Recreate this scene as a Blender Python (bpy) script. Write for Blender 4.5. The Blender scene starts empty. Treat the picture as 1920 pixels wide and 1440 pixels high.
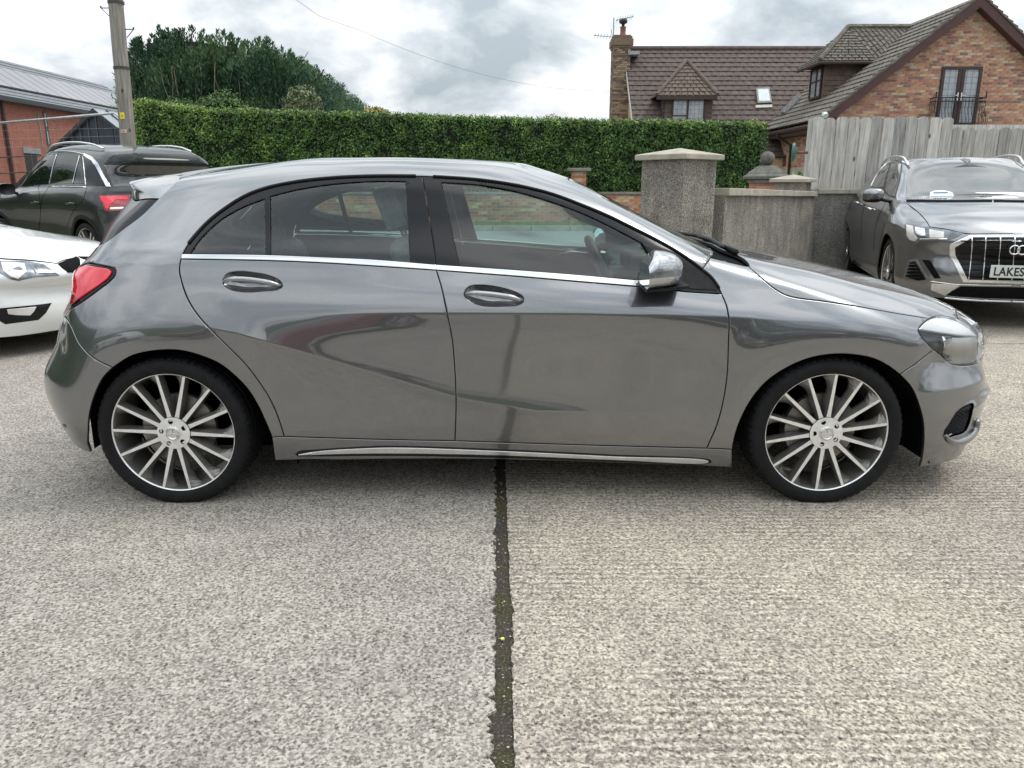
import bpy, bmesh, math, random
import numpy as np
from mathutils import Vector, Matrix, noise
from mathutils.bvhtree import BVHTree
from mathutils.geometry import delaunay_2d_cdt
R=math.radians
random.seed(7); RNG=np.random.default_rng(7)
SC=bpy.context.scene; COL=SC.collection
# ---------------------------------------------------------------- camera
CAM_H=1.304; CAM_P=R(14.5); FPX=1442.0
cd=bpy.data.cameras.new('camera'); cam=bpy.data.objects.new('camera',cd); COL.objects.link(cam)
cam.location=(0,0,CAM_H); cam.rotation_euler=(R(90)-CAM_P,0,0)
cd.sensor_fit='HORIZONTAL'; cd.sensor_width=36; cd.lens=36*FPX/1920
cd.clip_start=.05; cd.clip_end=3000; SC.camera=cam
# ---------------------------------------------------------------- world: bright broken cloud over a Nishita sky
SUN_EL=R(58); SUN_AZ=R(70)      # sun high to the right, a little behind the car (azimuth from +Y towards +X)
w=bpy.data.worlds.new('World'); SC.world=w; w.use_nodes=True; nt=w.node_tree; nt.nodes.clear()
def nn(nt,t,**k):
    n=nt.nodes.new(t)
    for a,b in k.items(): setattr(n,a,b)
    return n
def inp(n,i,v):
    n.inputs[i].default_value=v
def build_world():
    L=nt.links.new
    out=nn(nt,'ShaderNodeOutputWorld'); bg=nn(nt,'ShaderNodeBackground'); inp(bg,1,.12)
    sky=nn(nt,'ShaderNodeTexSky',sky_type='NISHITA',sun_disc=False,sun_elevation=SUN_EL,sun_rotation=SUN_AZ,dust_density=2.0)
    tc=nn(nt,'ShaderNodeTexCoord'); sp=nn(nt,'ShaderNodeSeparateXYZ'); L(tc.outputs['Generated'],sp.inputs[0])
    # cloud deck: direction projected on a high plane so clouds flatten towards the horizon
    mx=nn(nt,'ShaderNodeMath',operation='MAXIMUM'); L(sp.outputs[2],mx.inputs[0]); inp(mx,1,0.0)
    ad=nn(nt,'ShaderNodeMath',operation='ADD'); L(mx.outputs[0],ad.inputs[0]); inp(ad,1,.42)
    dv=nn(nt,'ShaderNodeVectorMath',operation='DIVIDE'); L(tc.outputs['Generated'],dv.inputs[0])
    cb=nn(nt,'ShaderNodeCombineXYZ')
    for i in range(3): L(ad.outputs[0],cb.inputs[i])
    L(cb.outputs[0],dv.inputs[1])
    mp=nn(nt,'ShaderNodeMapping'); L(dv.outputs[0],mp.inputs[0]); inp(mp,1,(3.1,1.7,0)); inp(mp,3,(1,1,.6))
    n1=nn(nt,'ShaderNodeTexNoise'); L(mp.outputs[0],n1.inputs['Vector']); inp(n1,'Scale',3.0); inp(n1,'Detail',9); inp(n1,'Roughness',.55); inp(n1,'Distortion',.15)
    r1=nn(nt,'ShaderNodeValToRGB'); L(n1.outputs[0],r1.inputs[0])
    e=r1.color_ramp.elements; e[0].position=.38; e[0].color=(3.05,3.5,3.85,1); e[1].position=.60; e[1].color=(7.0,7.15,7.25,1)
    m=e.new(.47); m.color=(4.4,4.8,5.1,1)
    n2=nn(nt,'ShaderNodeTexNoise'); L(mp.outputs[0],n2.inputs['Vector']); inp(n2,'Scale',.9); inp(n2,'Detail',3)
    r2=nn(nt,'ShaderNodeValToRGB'); L(n2.outputs[0],r2.inputs[0]); r2.color_ramp.elements[0].position=.52; r2.color_ramp.elements[1].position=.75
    r2.color_ramp.elements[1].color=(.45,.45,.45,1)
    mix=nn(nt,'ShaderNodeMixRGB'); L(r2.outputs[0],mix.inputs[0]); L(r1.outputs[0],mix.inputs[1]); L(sky.outputs[0],mix.inputs[2])
    # an overcast sky is brighter towards the zenith (CIE overcast law, softened)
    zr=nn(nt,'ShaderNodeMath',operation='MULTIPLY_ADD'); L(mx.outputs[0],zr.inputs[0]); inp(zr,1,1.7); inp(zr,2,1.0)
    vm=nn(nt,'ShaderNodeVectorMath',operation='SCALE'); L(mix.outputs[0],vm.inputs[0]); L(zr.outputs[0],vm.inputs['Scale'])
    L(vm.outputs[0],bg.inputs[0]); L(bg.outputs[0],out.inputs[0])
build_world()
sl=bpy.data.lights.new('sun','SUN'); sl.energy=1.2; sl.angle=R(20); sl.color=(1,.96,.9)
so=bpy.data.objects.new('sun',sl); COL.objects.link(so); so.rotation_euler=(R(90)-SUN_EL,0,R(180)-SUN_AZ)
so.location=(0,0,30)
vs=SC.view_settings; vs.view_transform='Standard'; vs.look='None'; vs.gamma=1; vs.use_curve_mapping=False; vs.exposure=0.17
SC.render.engine='CYCLES'
# ---------------------------------------------------------------- photograph <-> place
def ray(px,py):
    cx=(px-960)/FPX; cy=(py-720)/FPX; c,s=math.cos(CAM_P),math.sin(CAM_P)
    return Vector((cx,c-cy*s,-s-cy*c))
def atY(px,py,Y):
    d=ray(px,py); return Vector((0,0,CAM_H))+d*(Y/d.y)
def atZ(px,py,z=0):
    d=ray(px,py); return Vector((0,0,CAM_H))+d*((z-CAM_H)/d.z)
def onplane(px,py,p0,nrm):
    d=ray(px,py); o=Vector((0,0,CAM_H)); return o+d*((Vector(p0)-o).dot(Vector(nrm))/d.dot(Vector(nrm)))
# ---------------------------------------------------------------- helpers
def mat(name,col=(.5,.5,.5),rough=.6,metal=0,coat=0,var=0,scale=8,bump=0,bscale=40,spec=.5,col2=None,det=4,mask=(.35,.65),coords='Object',aniso=None,bdist=.01):
    m=bpy.data.materials.new(name); m.use_nodes=True; t=m.node_tree; b=t.nodes['Principled BSDF']; L=t.links.new
    inp(b,'Roughness',rough); inp(b,'Metallic',metal); inp(b,'Coat Weight',coat); inp(b,'Coat Roughness',.03); inp(b,'Specular IOR Level',spec)
    inp(b,'Base Color',(*col,1))
    tc=nn(t,'ShaderNodeTexCoord'); src=tc.outputs[coords]
    if aniso:
        mp=nn(t,'ShaderNodeMapping'); L(src,mp.inputs[0]); inp(mp,3,aniso); src=mp.outputs[0]
    if var or col2:
        n=nn(t,'ShaderNodeTexNoise'); L(src,n.inputs['Vector']); inp(n,'Scale',scale); inp(n,'Detail',det); inp(n,'Roughness',.6)
        r=nn(t,'ShaderNodeValToRGB'); L(n.outputs[0],r.inputs[0]); r.color_ramp.elements[0].position=mask[0]; r.color_ramp.elements[1].position=mask[1]
        a=col if col2 else tuple(c*(1-var) for c in col); c2=col2 or tuple(min(1,c*(1+var)) for c in col)
        r.color_ramp.elements[0].color=(*a,1); r.color_ramp.elements[1].color=(*c2,1); L(r.outputs[0],b.inputs['Base Color'])
    if bump:
        n=nn(t,'ShaderNodeTexNoise'); L(src,n.inputs['Vector']); inp(n,'Scale',bscale); inp(n,'Detail',5); inp(n,'Roughness',.65)
        bp=nn(t,'ShaderNodeBump'); L(n.outputs[0],bp.inputs['Height']); inp(bp,'Strength',bump); inp(bp,'Distance',bdist); L(bp.outputs[0],b.inputs['Normal'])
    return m
def tag(o,label=None,cat=None,group=None,kind=None):
    if label: o['label']=label
    if cat: o['category']=cat
    if group: o['group']=group
    if kind: o['kind']=kind
    return o
def empty(name,loc=(0,0,0),rz=0,**k):
    o=bpy.data.objects.new(name,None); COL.objects.link(o); o.location=loc; o.rotation_euler=(0,0,rz); o.empty_display_size=.2
    return tag(o,**k)
class MB:
    def __init__(s): s.v=[];s.f=[];s.m=[];s.n=0
    def add(s,v,f,m=0):
        s.v.extend([tuple(p) for p in v]); s.f.extend([tuple(i+s.n for i in q) for q in f]); s.m.extend([m]*len(f)); s.n+=len(v); return s
    def box(s,lo,hi,m=0,M=None):
        x0,y0,z0=lo;x1,y1,z1=hi
        v=[(x0,y0,z0),(x1,y0,z0),(x1,y1,z0),(x0,y1,z0),(x0,y0,z1),(x1,y0,z1),(x1,y1,z1),(x0,y1,z1)]
        if M is not None: v=[M@Vector(p) for p in v]
        return s.add(v,[(0,3,2,1),(4,5,6,7),(0,1,5,4),(1,2,6,5),(2,3,7,6),(3,0,4,7)],m)
    def tube(s,pts,r,n=8,m=0,cap=True,flat=None):
        pts=[Vector(p) for p in pts]; k=len(pts); rr=r if hasattr(r,'__len__') else [r]*k; v=[];up=None
        for i,p in enumerate(pts):
            t=(pts[min(i+1,k-1)]-pts[max(i-1,0)]).normalized()
            if up is None:
                up=Vector((0,0,1)) if abs(t.z)<.9 else Vector((1,0,0))
            a=t.cross(up).normalized(); b=a.cross(t).normalized(); up=b
            for j in range(n):
                th=2*math.pi*j/n; v.append(p+a*math.cos(th)*rr[i]+b*math.sin(th)*rr[i]*(flat or 1))
        f=[(i*n+j,i*n+(j+1)%n,(i+1)*n+(j+1)%n,(i+1)*n+j) for i in range(k-1) for j in range(n)]
        if cap: f+= [tuple(range(n-1,-1,-1)),tuple((k-1)*n+j for j in range(n))]
        return s.add(v,f,m)
    def prism(s,poly,d,m=0):
        """poly: list of 3D points (closed outline), extruded by vector d"""
        n=len(poly); d=Vector(d); v=[Vector(p) for p in poly]; v+= [p+d for p in v]
        return s.add(v,[tuple(range(n-1,-1,-1)),tuple(range(n,2*n))]+[(i,(i+1)%n,(i+1)%n+n,i+n) for i in range(n)],m)
    def lathe(s,prof,axis='y',n=48,m=0,c=(0,0,0),close=False):
        """prof: (radius, along) pairs"""
        k=len(prof);v=[]
        for r,a in prof:
            for j in range(n):
                th=2*math.pi*j/n; p={'y':(r*math.cos(th),a,r*math.sin(th)),'z':(r*math.cos(th),r*math.sin(th),a),'x':(a,r*math.cos(th),r*math.sin(th))}[axis]
                v.append((p[0]+c[0],p[1]+c[1],p[2]+c[2]))
        f=[(i*n+j,i*n+(j+1)%n,(i+1)*n+(j+1)%n,(i+1)*n+j) for i in range(k-1) for j in range(n)]
        return s.add(v,f,m)
    def mesh(s,name,mats,smooth=False):
        me=bpy.data.meshes.new(name); me.from_pydata(s.v,[],s.f)
        for q in (mats if isinstance(mats,(list,tuple)) else [mats]): me.materials.append(q)
        if len(set(s.m))>1 or (s.m and s.m[0]): me.polygons.foreach_set('material_index',s.m)
        if smooth: me.polygons.foreach_set('use_smooth',[True]*len(me.polygons))
        me.update(); return me
    def build(s,name,mats,parent=None,smooth=False,auto=None,**k):
        me=s.mesh(name,mats,smooth)
        if auto is not None:
            me.polygons.foreach_set('use_smooth',[True]*len(me.polygons)); me.set_sharp_from_angle(angle=R(auto))
        o=bpy.data.objects.new(name,me); COL.objects.link(o)
        if parent: o.parent=parent
        return tag(o,**k)
def link(name,me,parent=None,M=None,**k):
    o=bpy.data.objects.new(name,me); COL.objects.link(o)
    if parent: o.parent=parent
    if M is not None: o.matrix_basis=M
    return tag(o,**k)
def bevel(o,w,seg=2,ang=30):
    m=o.modifiers.new('bevel','BEVEL'); m.width=w; m.segments=seg; m.limit_method='ANGLE'; m.angle_limit=R(ang); m.harden_normals=False
    return o
# ================================================================ ground
def gz(x,y):
    """height of the ground: level yard, rising gently towards the road and the houses"""
    return float(np.interp(y,[-1e4,7.5,11,14,18.6,20,60,1e4],[0,0,.17,.22,.25,.36,.9,.9]))
def concrete(name,tone,ridge=0.0,seed=0):
    m=bpy.data.materials.new(name);m.use_nodes=True;t=m.node_tree;b=t.nodes['Principled BSDF'];L=t.links.new
    inp(b,'Roughness',.9);inp(b,'Specular IOR Level',.25)
    tc=nn(t,'ShaderNodeTexCoord');src=tc.outputs['Object']
    mp=nn(t,'ShaderNodeMapping');L(src,mp.inputs[0]);inp(mp,1,(seed,seed*.7,0));src=mp.outputs[0]
    def noise_(sc,det,rough=.6,vec=None,dist=0):
        n=nn(t,'ShaderNodeTexNoise');L(vec or src,n.inputs['Vector']);inp(n,'Scale',sc);inp(n,'Detail',det);inp(n,'Roughness',rough);inp(n,'Distortion',dist);return n.outputs[0]
    def ramp(o,st):
        r=nn(t,'ShaderNodeValToRGB');L(o,r.inputs[0]);e=r.color_ramp.elements
        e[0].position=st[0][0];e[0].color=(*st[0][1],1);e[1].position=st[-1][0];e[1].color=(*st[-1][1],1)
        for p,c in st[1:-1]: q=e.new(p);q.color=(*c,1)
        return r.outputs[0]
    def mixc(f,a,b_,mode='MIX'):
        x=nn(t,'ShaderNodeMixRGB',blend_type=mode)
        if hasattr(f,'links'):L(f,x.inputs[0])
        else:inp(x,0,f)
        L(a,x.inputs[1]);L(b_,x.inputs[2]);return x.outputs[0]
    g=[tone[0]*1,tone[1]*1,tone[2]*1]
    c=lambda k:tuple(v*k for v in g)
    vg=nn(t,'ShaderNodeTexVoronoi');L(src,vg.inputs['Vector']);inp(vg,'Scale',125);sg_=nn(t,'ShaderNodeSeparateXYZ');L(vg.outputs['Color'],sg_.inputs[0])
    mv=nn(t,'ShaderNodeMath',operation='MULTIPLY_ADD');L(sg_.outputs[2],mv.inputs[0]);inp(mv,1,.20);inp(mv,2,-.10)
    av=nn(t,'ShaderNodeMath',operation='ADD');L(noise_(105,7,.78),av.inputs[0]);L(mv.outputs[0],av.inputs[1])
    fine=ramp(av.outputs[0],[(.34,c(.28)),(.43,c(.62)),(.50,c(1.0)),(.565,c(1.28)),(.65,c(1.6))])
    # exposed stones: flattened voronoi cells, a few grey, brown or nearly black
    v=nn(t,'ShaderNodeTexVoronoi');L(src,v.inputs['Vector']);inp(v,'Scale',62);inp(v,'Randomness',1)
    sx=nn(t,'ShaderNodeSeparateXYZ');L(v.outputs['Color'],sx.inputs[0])
    stone=ramp(sx.outputs[0],[(.0,c(.42)),(.25,(.20*1.1,.19*1.1,.18*1.1)),(.5,c(.8)),(.75,(.27,.25,.24)),(1,c(1.15))])
    sm=nn(t,'ShaderNodeMath',operation='LESS_THAN');L(sx.outputs[1],sm.inputs[0]);inp(sm,1,.34)
    ds=nn(t,'ShaderNodeMath',operation='LESS_THAN');L(v.outputs['Distance'],ds.inputs[0]);inp(ds,1,.43)
    mk=nn(t,'ShaderNodeMath',operation='MULTIPLY');L(sm.outputs[0],mk.inputs[0]);L(ds.outputs[0],mk.inputs[1])
    mk2=nn(t,'ShaderNodeMath',operation='MULTIPLY');L(mk.outputs[0],mk2.inputs[0]);inp(mk2,1,.75)
    col=mixc(mk2.outputs[0],fine,stone)
    # dark flecks
    fl=ramp(noise_(62,3,.6),[(.31,(.16,.155,.15)),(.40,(1,1,1))]);col=mixc(.85,col,fl,'MULTIPLY')
    # broad stains and worn patches
    st=ramp(noise_(.9,6,.6,dist=.6),[(.30,(.84,.84,.86)),(.5,(.99,.99,.985)),(.70,(1.08,1.07,1.04))]);col=mixc(1,col,st,'MULTIPLY')
    st2=ramp(noise_(6,5,.65),[(.34,(.84,.84,.83)),(.6,(1.06,1.06,1.05))]);col=mixc(.8,col,st2,'MULTIPLY')
    h=noise_(120,5,.7)
    if ridge:
        sp=nn(t,'ShaderNodeSeparateXYZ');L(src,sp.inputs[0])
        w_=nn(t,'ShaderNodeMapping');L(src,w_.inputs[0]);inp(w_,3,(.5,4,1));wob=noise_(2.2,3,.5,w_.outputs[0])
        wv=nn(t,'ShaderNodeTexWave',wave_type='BANDS',bands_direction='Y');L(src,wv.inputs['Vector']);inp(wv,'Scale',9.5);inp(wv,'Distortion',6);inp(wv,'Detail',4);inp(wv,'Detail Scale',3.5);inp(wv,'Detail Roughness',.7)
        rr=ramp(wv.outputs[0],[(.0,(1-ridge*1.4,)*3),(.45,(1,1,1)),(1,(1+ridge*.7,)*3)])
        pm=ramp(noise_(1.3,2),[(.40,(0,0,0)),(.6,(1,1,1))])
        col=mixc(pm,col,mixc(1,col,rr,'MULTIPLY'))
        ad=nn(t,'ShaderNodeMath',operation='MULTIPLY_ADD');L(wv.outputs[0],ad.inputs[0]);inp(ad,1,.8);L(h,ad.inputs[2]);h=ad.outputs[0]
    L(col,b.inputs['Base Color'])
    bp=nn(t,'ShaderNodeBump');L(h,bp.inputs['Height']);inp(bp,'Strength',.55);inp(bp,'Distance',.006);L(bp.outputs[0],b.inputs['Normal'])
    return m
M_CL=concrete('brushed_concrete_grey',(.345,.314,.278),0.0,1.3);M_CR=concrete('ridged_concrete_buff',(.40,.356,.299),.26,5.1);M_CF=concrete('far_concrete',(.37,.33,.275),0,9.2)
def edge_x(y): return -.012-.019*(y-1.4)
def slab(name,xl,xr,y0,y1,m,jl=None,jr=None,seed=0):
    """concrete slab as a sheet with ragged joint edges and a short edge wall going down"""
    rg=np.random.default_rng(seed);ys=np.arange(y0,y1+.001,.012 if y1-y0<12 else .012)
    def rag(n,amp):
        a=np.interp(np.arange(n),np.arange(0,n+8,3),rg.normal(0,1,len(np.arange(0,n+8,3))))*.35+rg.normal(0,1,n)*.35+np.interp(np.arange(n),np.arange(0,n+30,14),rg.normal(0,1,len(np.arange(0,n+30,14))))*.9
        return a*amp
    n=len(ys);L_=np.array([edge_x(y)+.019 for y in ys])+abs(rag(n,.0075)) if jl else np.full(n,xl);R_=np.array([edge_x(y)-.022 for y in ys])-abs(rag(n,.019)) if jr else np.full(n,xr)
    mb=MB();v=[];cols=7
    xs=np.linspace(0,1,cols)
    for i,y in enumerate(ys):
        for f in xs:
            x=L_[i]+(R_[i]-L_[i])*f;v.append((x,y,gz(x,y)))
    f=[(i*cols+j,i*cols+j+1,(i+1)*cols+j+1,(i+1)*cols+j) for i in range(n-1) for j in range(cols-1)]
    k=len(v)
    for side,E in ((0,L_),(cols-1,R_)):
        b=len(v);v+=[(E[i],ys[i],gz(0,ys[i])-.03) for i in range(n)]
        f+=[(i*cols+side,(i+1)*cols+side,b+i+1,b+i) for i in range(n-1)]
    for row in (0,n-1):
        b=len(v);v+=[(v[row*cols+j][0],v[row*cols+j][1],v[row*cols+j][2]-.03) for j in range(cols)];f+=[(row*cols+j,row*cols+j+1,b+j+1,b+j) for j in range(cols-1)]
    mb.add(v,f);return mb.build(name,m,None,kind='structure')
slab('concrete_slab',-9,0,-3,6.75,M_CL,jr=True,seed=1);slab('concrete_slab',0,9,-3,6.40,M_CR,jl=True,seed=2)
slab('concrete_slab',-9,0,6.765,13.5,M_CF,jr=True,seed=3);slab('concrete_slab',0,9,6.415,13.5,M_CF,jl=True,seed=4)
# soil and moss filling the joints
def joint():
    m=bpy.data.materials.new('moss_and_grit');m.use_nodes=True;t=m.node_tree;b=t.nodes['Principled BSDF'];L=t.links.new;inp(b,'Roughness',.95)
    tc=nn(t,'ShaderNodeTexCoord');n=nn(t,'ShaderNodeTexNoise');L(tc.outputs['Object'],n.inputs['Vector']);inp(n,'Scale',7);inp(n,'Detail',6)
    r=nn(t,'ShaderNodeValToRGB');L(n.outputs[0],r.inputs[0]);e=r.color_ramp.elements;e[0].position=.42;e[0].color=(.055,.045,.036,1);e[1].position=.62;e[1].color=(.058,.054,.020,1)
    n2=nn(t,'ShaderNodeTexNoise');L(tc.outputs['Object'],n2.inputs['Vector']);inp(n2,'Scale',160);inp(n2,'Detail',3)
    r2=nn(t,'ShaderNodeValToRGB');L(n2.outputs[0],r2.inputs[0]);e=r2.color_ramp.elements;e[0].position=.4;e[0].color=(.5,.5,.5,1);e[1].position=.68;e[1].color=(3.4,3.2,3.0,1);q=e.new(.62);q.color=(1.1,1.1,1.1,1)
    mx=nn(t,'ShaderNodeMixRGB',blend_type='MULTIPLY');inp(mx,0,1);L(r.outputs[0],mx.inputs[1]);L(r2.outputs[0],mx.inputs[2]);L(mx.outputs[0],b.inputs['Base Color'])
    bp=nn(t,'ShaderNodeBump');L(n2.outputs[0],bp.inputs['Height']);inp(bp,'Strength',.8);inp(bp,'Distance',.006);L(bp.outputs[0],b.inputs['Normal'])
    mb=MB();ys=np.arange(-3,13.5,.04);v=[]
    for y in ys:
        for i,dx in enumerate((-.08,-.012,.012,.08)):
            v.append((edge_x(y)+dx,y,gz(0,y)-.006-.003*random.random()))
    n=len(ys);mb.add(v,[(i*4+j,i*4+j+1,(i+1)*4+j+1,(i+1)*4+j) for i in range(n-1) for j in range(3)])
    mb.build('joint_moss',m,None,kind='stuff')
joint()
# loose grit and stones lying on the concrete
def grit():
    me=[];mb=MB();cols=[mat('grit_dark',(.06,.058,.055),.9),mat('grit_grey',(.22,.215,.21),.9),mat('grit_pale',(.5,.47,.42),.9)]
    for i in range(1500):
        y=1.25+3.6*random.random()**1.3;x=random.uniform(-1,1)*(.3+y*.75);s=random.uniform(.0018,.0045)
        if random.random()<.25: x=edge_x(y)+random.gauss(0,.03)
        z=gz(x,y)+s*.2;v=[(x+s*random.uniform(.7,1.3)*a,y+s*random.uniform(.7,1.3)*b,z+s*c) for a,b,c in ((1,0,0),(0,1,0),(-1,0,0),(0,-1,0),(0,0,.8),(0,0,-.3))]
        mb.add(v,[(0,1,4),(1,2,4),(2,3,4),(3,0,4)],random.choice((0,0,1,1,2)))
    mb.build('loose_grit',cols,None,kind='stuff')
grit()
mb=MB();y=2.02;x=edge_x(y)-.004;mb.lathe([(.0001,.003),(.004,.003),(.0055,.0015),(.0055,-.002)],'z',12,0,(x,y,.001));mb.tube([(x-.004,y,.002),(x-.012,y+.001,.0015)],.0008,5)
mb.build('petal',mat('yellow_petal',(.85,.80,.12),.5,var=.1,scale=200),None,smooth=True,label='tiny bright yellow petal lying in the mossy joint between the slabs',category='petal') if False else tag(mb.build('petal',mat('yellow_petal',(.85,.80,.12),.5,var=.1,scale=200),None,smooth=True),'tiny bright yellow petal lying in the mossy joint between the slabs','petal')
# the land beyond: one sheet to the horizon
def land():
    mb=MB();ys=[-400,-60,-20,-3.1,7.5,11,13.6,16,18.6,20,30,60,200,1500];xs=[-1500,-200,-60,-20,-9,0,9,20,60,200,1500];v=[(x,y,gz(x,y)-.035-(0.02 if y>13 else .0)) for y in ys for x in xs];n=len(xs)
    mb.add(v,[(i*n+j,i*n+j+1,(i+1)*n+j+1,(i+1)*n+j) for i in range(len(ys)-1) for j in range(n-1)])
    mb.build('ground',concrete('yard_surface',(.25,.24,.225),0,3.3),None,kind='structure')
    # road, kerb stones and verge in front of the brick wall
    v=[];mb=MB()
    for x in (-60,60):
        for y in (13.9,18.6):v.append((x,y,gz(x,y)+.0))
    mb.add(v,[(0,2,3,1)]);mb.build('road',mat('road_asphalt',(.16,.165,.165),.9,var=.25,scale=30,bump=.3,bscale=150),None,kind='structure')
    gm=mat('kerb_stone',(.30,.30,.27),.9,var=.2,scale=6,bump=.3)
    kr=empty('kerb',(0,18.6,.25),kind='structure')
    b=MB();b.box((-.45,0,-.05),(.45,.14,.115));me=b.mesh('kerb_stone',gm)
    for i in range(-14,10):
        o=link('kerb_stone',me,kr);o.location=(i*.92,0,0)
    m=mat('verge_soil',(.10,.13,.04),.95,var=.3,scale=5)
    v=[(-60,18.76,.355),(60,18.76,.355),(60,20.0,.38),(-60,20.0,.38)];mb=MB();mb.add(v,[(0,1,2,3)]);mb.build('verge',m,None,kind='structure')
    g=[mat('grass_light',(.14,.22,.045),.8,var=.2),mat('grass_mid',(.09,.16,.03),.8,var=.2)];mb=MB()
    for i in range(16000):
        x=random.uniform(-9,5.5);y=random.uniform(18.78,19.98);h=random.uniform(.03,.09);z=.36;a=random.uniform(0,6.28);dx,dy=.006*math.cos(a),.006*math.sin(a);lx,ly=random.gauss(0,.02),random.gauss(0,.02)
        mb.add([(x-dx,y-dy,z),(x+dx,y+dy,z),(x+lx,y+ly,z+h)],[(0,1,2)],random.randint(0,1))
    mb.build('grass',g,None,kind='stuff')
land()
# ================================================================ brick work helper
BR=[mat('brick_orange',(.50,.22,.12),.9,var=.22,scale=9,bump=.3),mat('brick_buff',(.58,.41,.24),.9,var=.18,scale=9,bump=.3),mat('brick_red',(.42,.16,.10),.9,var=.22,scale=9,bump=.3),
    mat('brick_brown',(.28,.15,.11),.9,var=.25,scale=9,bump=.3),mat('brick_pink',(.52,.29,.18),.9,var=.2,scale=9,bump=.3)]
MORTAR=mat('mortar',(.44,.39,.33),.95,var=.15,scale=12,bump=.3)
_bm={}
def brick_mesh(k,L=.215,H=.065,D=.03,mats=BR):
    key=(k,round(L,3),id(mats))
    if key not in _bm:
        b=MB();b.box((-L/2+.002,-D,-H/2+.002),(L/2-.002,0,H/2-.002));_bm[key]=b.mesh('brick',mats[k])
    return _bm[key]
def brickface(parent,o,xd,W,H,inside=None,weights=(4,2,3,2,3),ind=300,key=None,mats=BR,proud=.008,cl=.225,ch=.075,rng=random):
    """stretcher-bond face from corner o along unit vector xd (outward normal is xd x z turned to the right-hand side); bricks stand proud of the wall core"""
    xd=Vector(xd).normalized();nrm=Vector((xd.y,-xd.x,0));o=Vector(o);cells=[]
    for r in range(int(H/ch)+1):
        z=(r+.5)*ch
        if z>H: break
        off=0 if r%2 else -.5
        for c in range(int(W/cl)+2):
            a=(c+off)*cl;b=a+cl;a=max(a,0);b=min(b,W)
            if b-a<.05: continue
            m=(a+b)/2
            if inside and not inside(m,z): continue
            cells.append((m,z,b-a-.010))
    if key: cells.sort(key=lambda c:key(*c[:2]))
    ang=math.atan2(xd.y,xd.x)
    rest=MB();cum=[sum(weights[:i+1]) for i in range(len(weights))]
    Mi=(parent.matrix_basis if parent else Matrix.Identity(4)).inverted()
    for i,(m,z,L) in enumerate(cells):
        k=next(j for j,c in enumerate(cum) if rng.random()*cum[-1]<=c or j==len(cum)-1);k=rng.choices(range(len(weights)),weights)[0]
        p=o+xd*m+Vector((0,0,z))+nrm*(proud+rng.uniform(-.002,.003))
        Mx=Mi@Matrix.Translation(p)@Matrix.Rotation(ang,4,'Z')
        if i<ind and abs(L-.215)<.006: link('brick',brick_mesh(k,mats=mats),parent,Mx@Matrix.Diagonal((1,-1,1,1)) if False else Mx@Matrix.Translation((0,.03,0)))
        else:
            rest.box((-L/2,0,-.0305),(L/2,.03,.0305),k,Mx)
    if rest.n: tag(rest.build('brickwork',mats,parent),kind='stuff')
def weathered_wood(name,col,col2):
    m=bpy.data.materials.new(name);m.use_nodes=True;t=m.node_tree;b=t.nodes['Principled BSDF'];L=t.links.new;inp(b,'Roughness',.85)
    tc=nn(t,'ShaderNodeTexCoord');oi=nn(t,'ShaderNodeObjectInfo');ad=nn(t,'ShaderNodeVectorMath',operation='ADD');L(tc.outputs['Object'],ad.inputs[0]);cm=nn(t,'ShaderNodeCombineXYZ')
    mu=nn(t,'ShaderNodeMath',operation='MULTIPLY');L(oi.outputs['Random'],mu.inputs[0]);inp(mu,1,37);L(mu.outputs[0],cm.inputs[0]);L(mu.outputs[0],cm.inputs[2]);L(cm.outputs[0],ad.inputs[1])
    mp=nn(t,'ShaderNodeMapping');L(ad.outputs[0],mp.inputs[0]);inp(mp,3,(14,14,.9))
    n=nn(t,'ShaderNodeTexNoise');L(mp.outputs[0],n.inputs['Vector']);inp(n,'Scale',2.2);inp(n,'Detail',8);inp(n,'Roughness',.65);inp(n,'Distortion',.5)
    r=nn(t,'ShaderNodeValToRGB');L(n.outputs[0],r.inputs[0]);r.color_ramp.elements[0].position=.35;r.color_ramp.elements[1].position=.68;r.color_ramp.elements[0].color=(*col,1);r.color_ramp.elements[1].color=(*col2,1)
    mr=nn(t,'ShaderNodeMapRange');L(oi.outputs['Random'],mr.inputs[0]);inp(mr,3,.6);inp(mr,4,1.12)
    mx=nn(t,'ShaderNodeMixRGB',blend_type='MULTIPLY');inp(mx,0,1);L(r.outputs[0],mx.inputs[1]);L(mr.outputs[0],mx.inputs[2])
    # knots
    v=nn(t,'ShaderNodeTexVoronoi');mk=nn(t,'ShaderNodeMapping');L(ad.outputs[0],mk.inputs[0]);inp(mk,3,(5,5,2.6));L(mk.outputs[0],v.inputs['Vector']);inp(v,'Scale',1)
    lt=nn(t,'ShaderNodeValToRGB');L(v.outputs['Distance'],lt.inputs[0]);lt.color_ramp.elements[0].position=.05;lt.color_ramp.elements[0].color=(.25,.22,.2,1);lt.color_ramp.elements[1].position=.12;lt.color_ramp.elements[1].color=(1,1,1,1)
    m2=nn(t,'ShaderNodeMixRGB',blend_type='MULTIPLY');inp(m2,0,1);L(mx.outputs[0],m2.inputs[1]);L(lt.outputs[0],m2.inputs[2]);L(m2.outputs[0],b.inputs['Base Color'])
    bp=nn(t,'ShaderNodeBump');L(n.outputs[0],bp.inputs['Height']);inp(bp,'Strength',.6);inp(bp,'Distance',.01);L(bp.outputs[0],b.inputs['Normal']);return m
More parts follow.
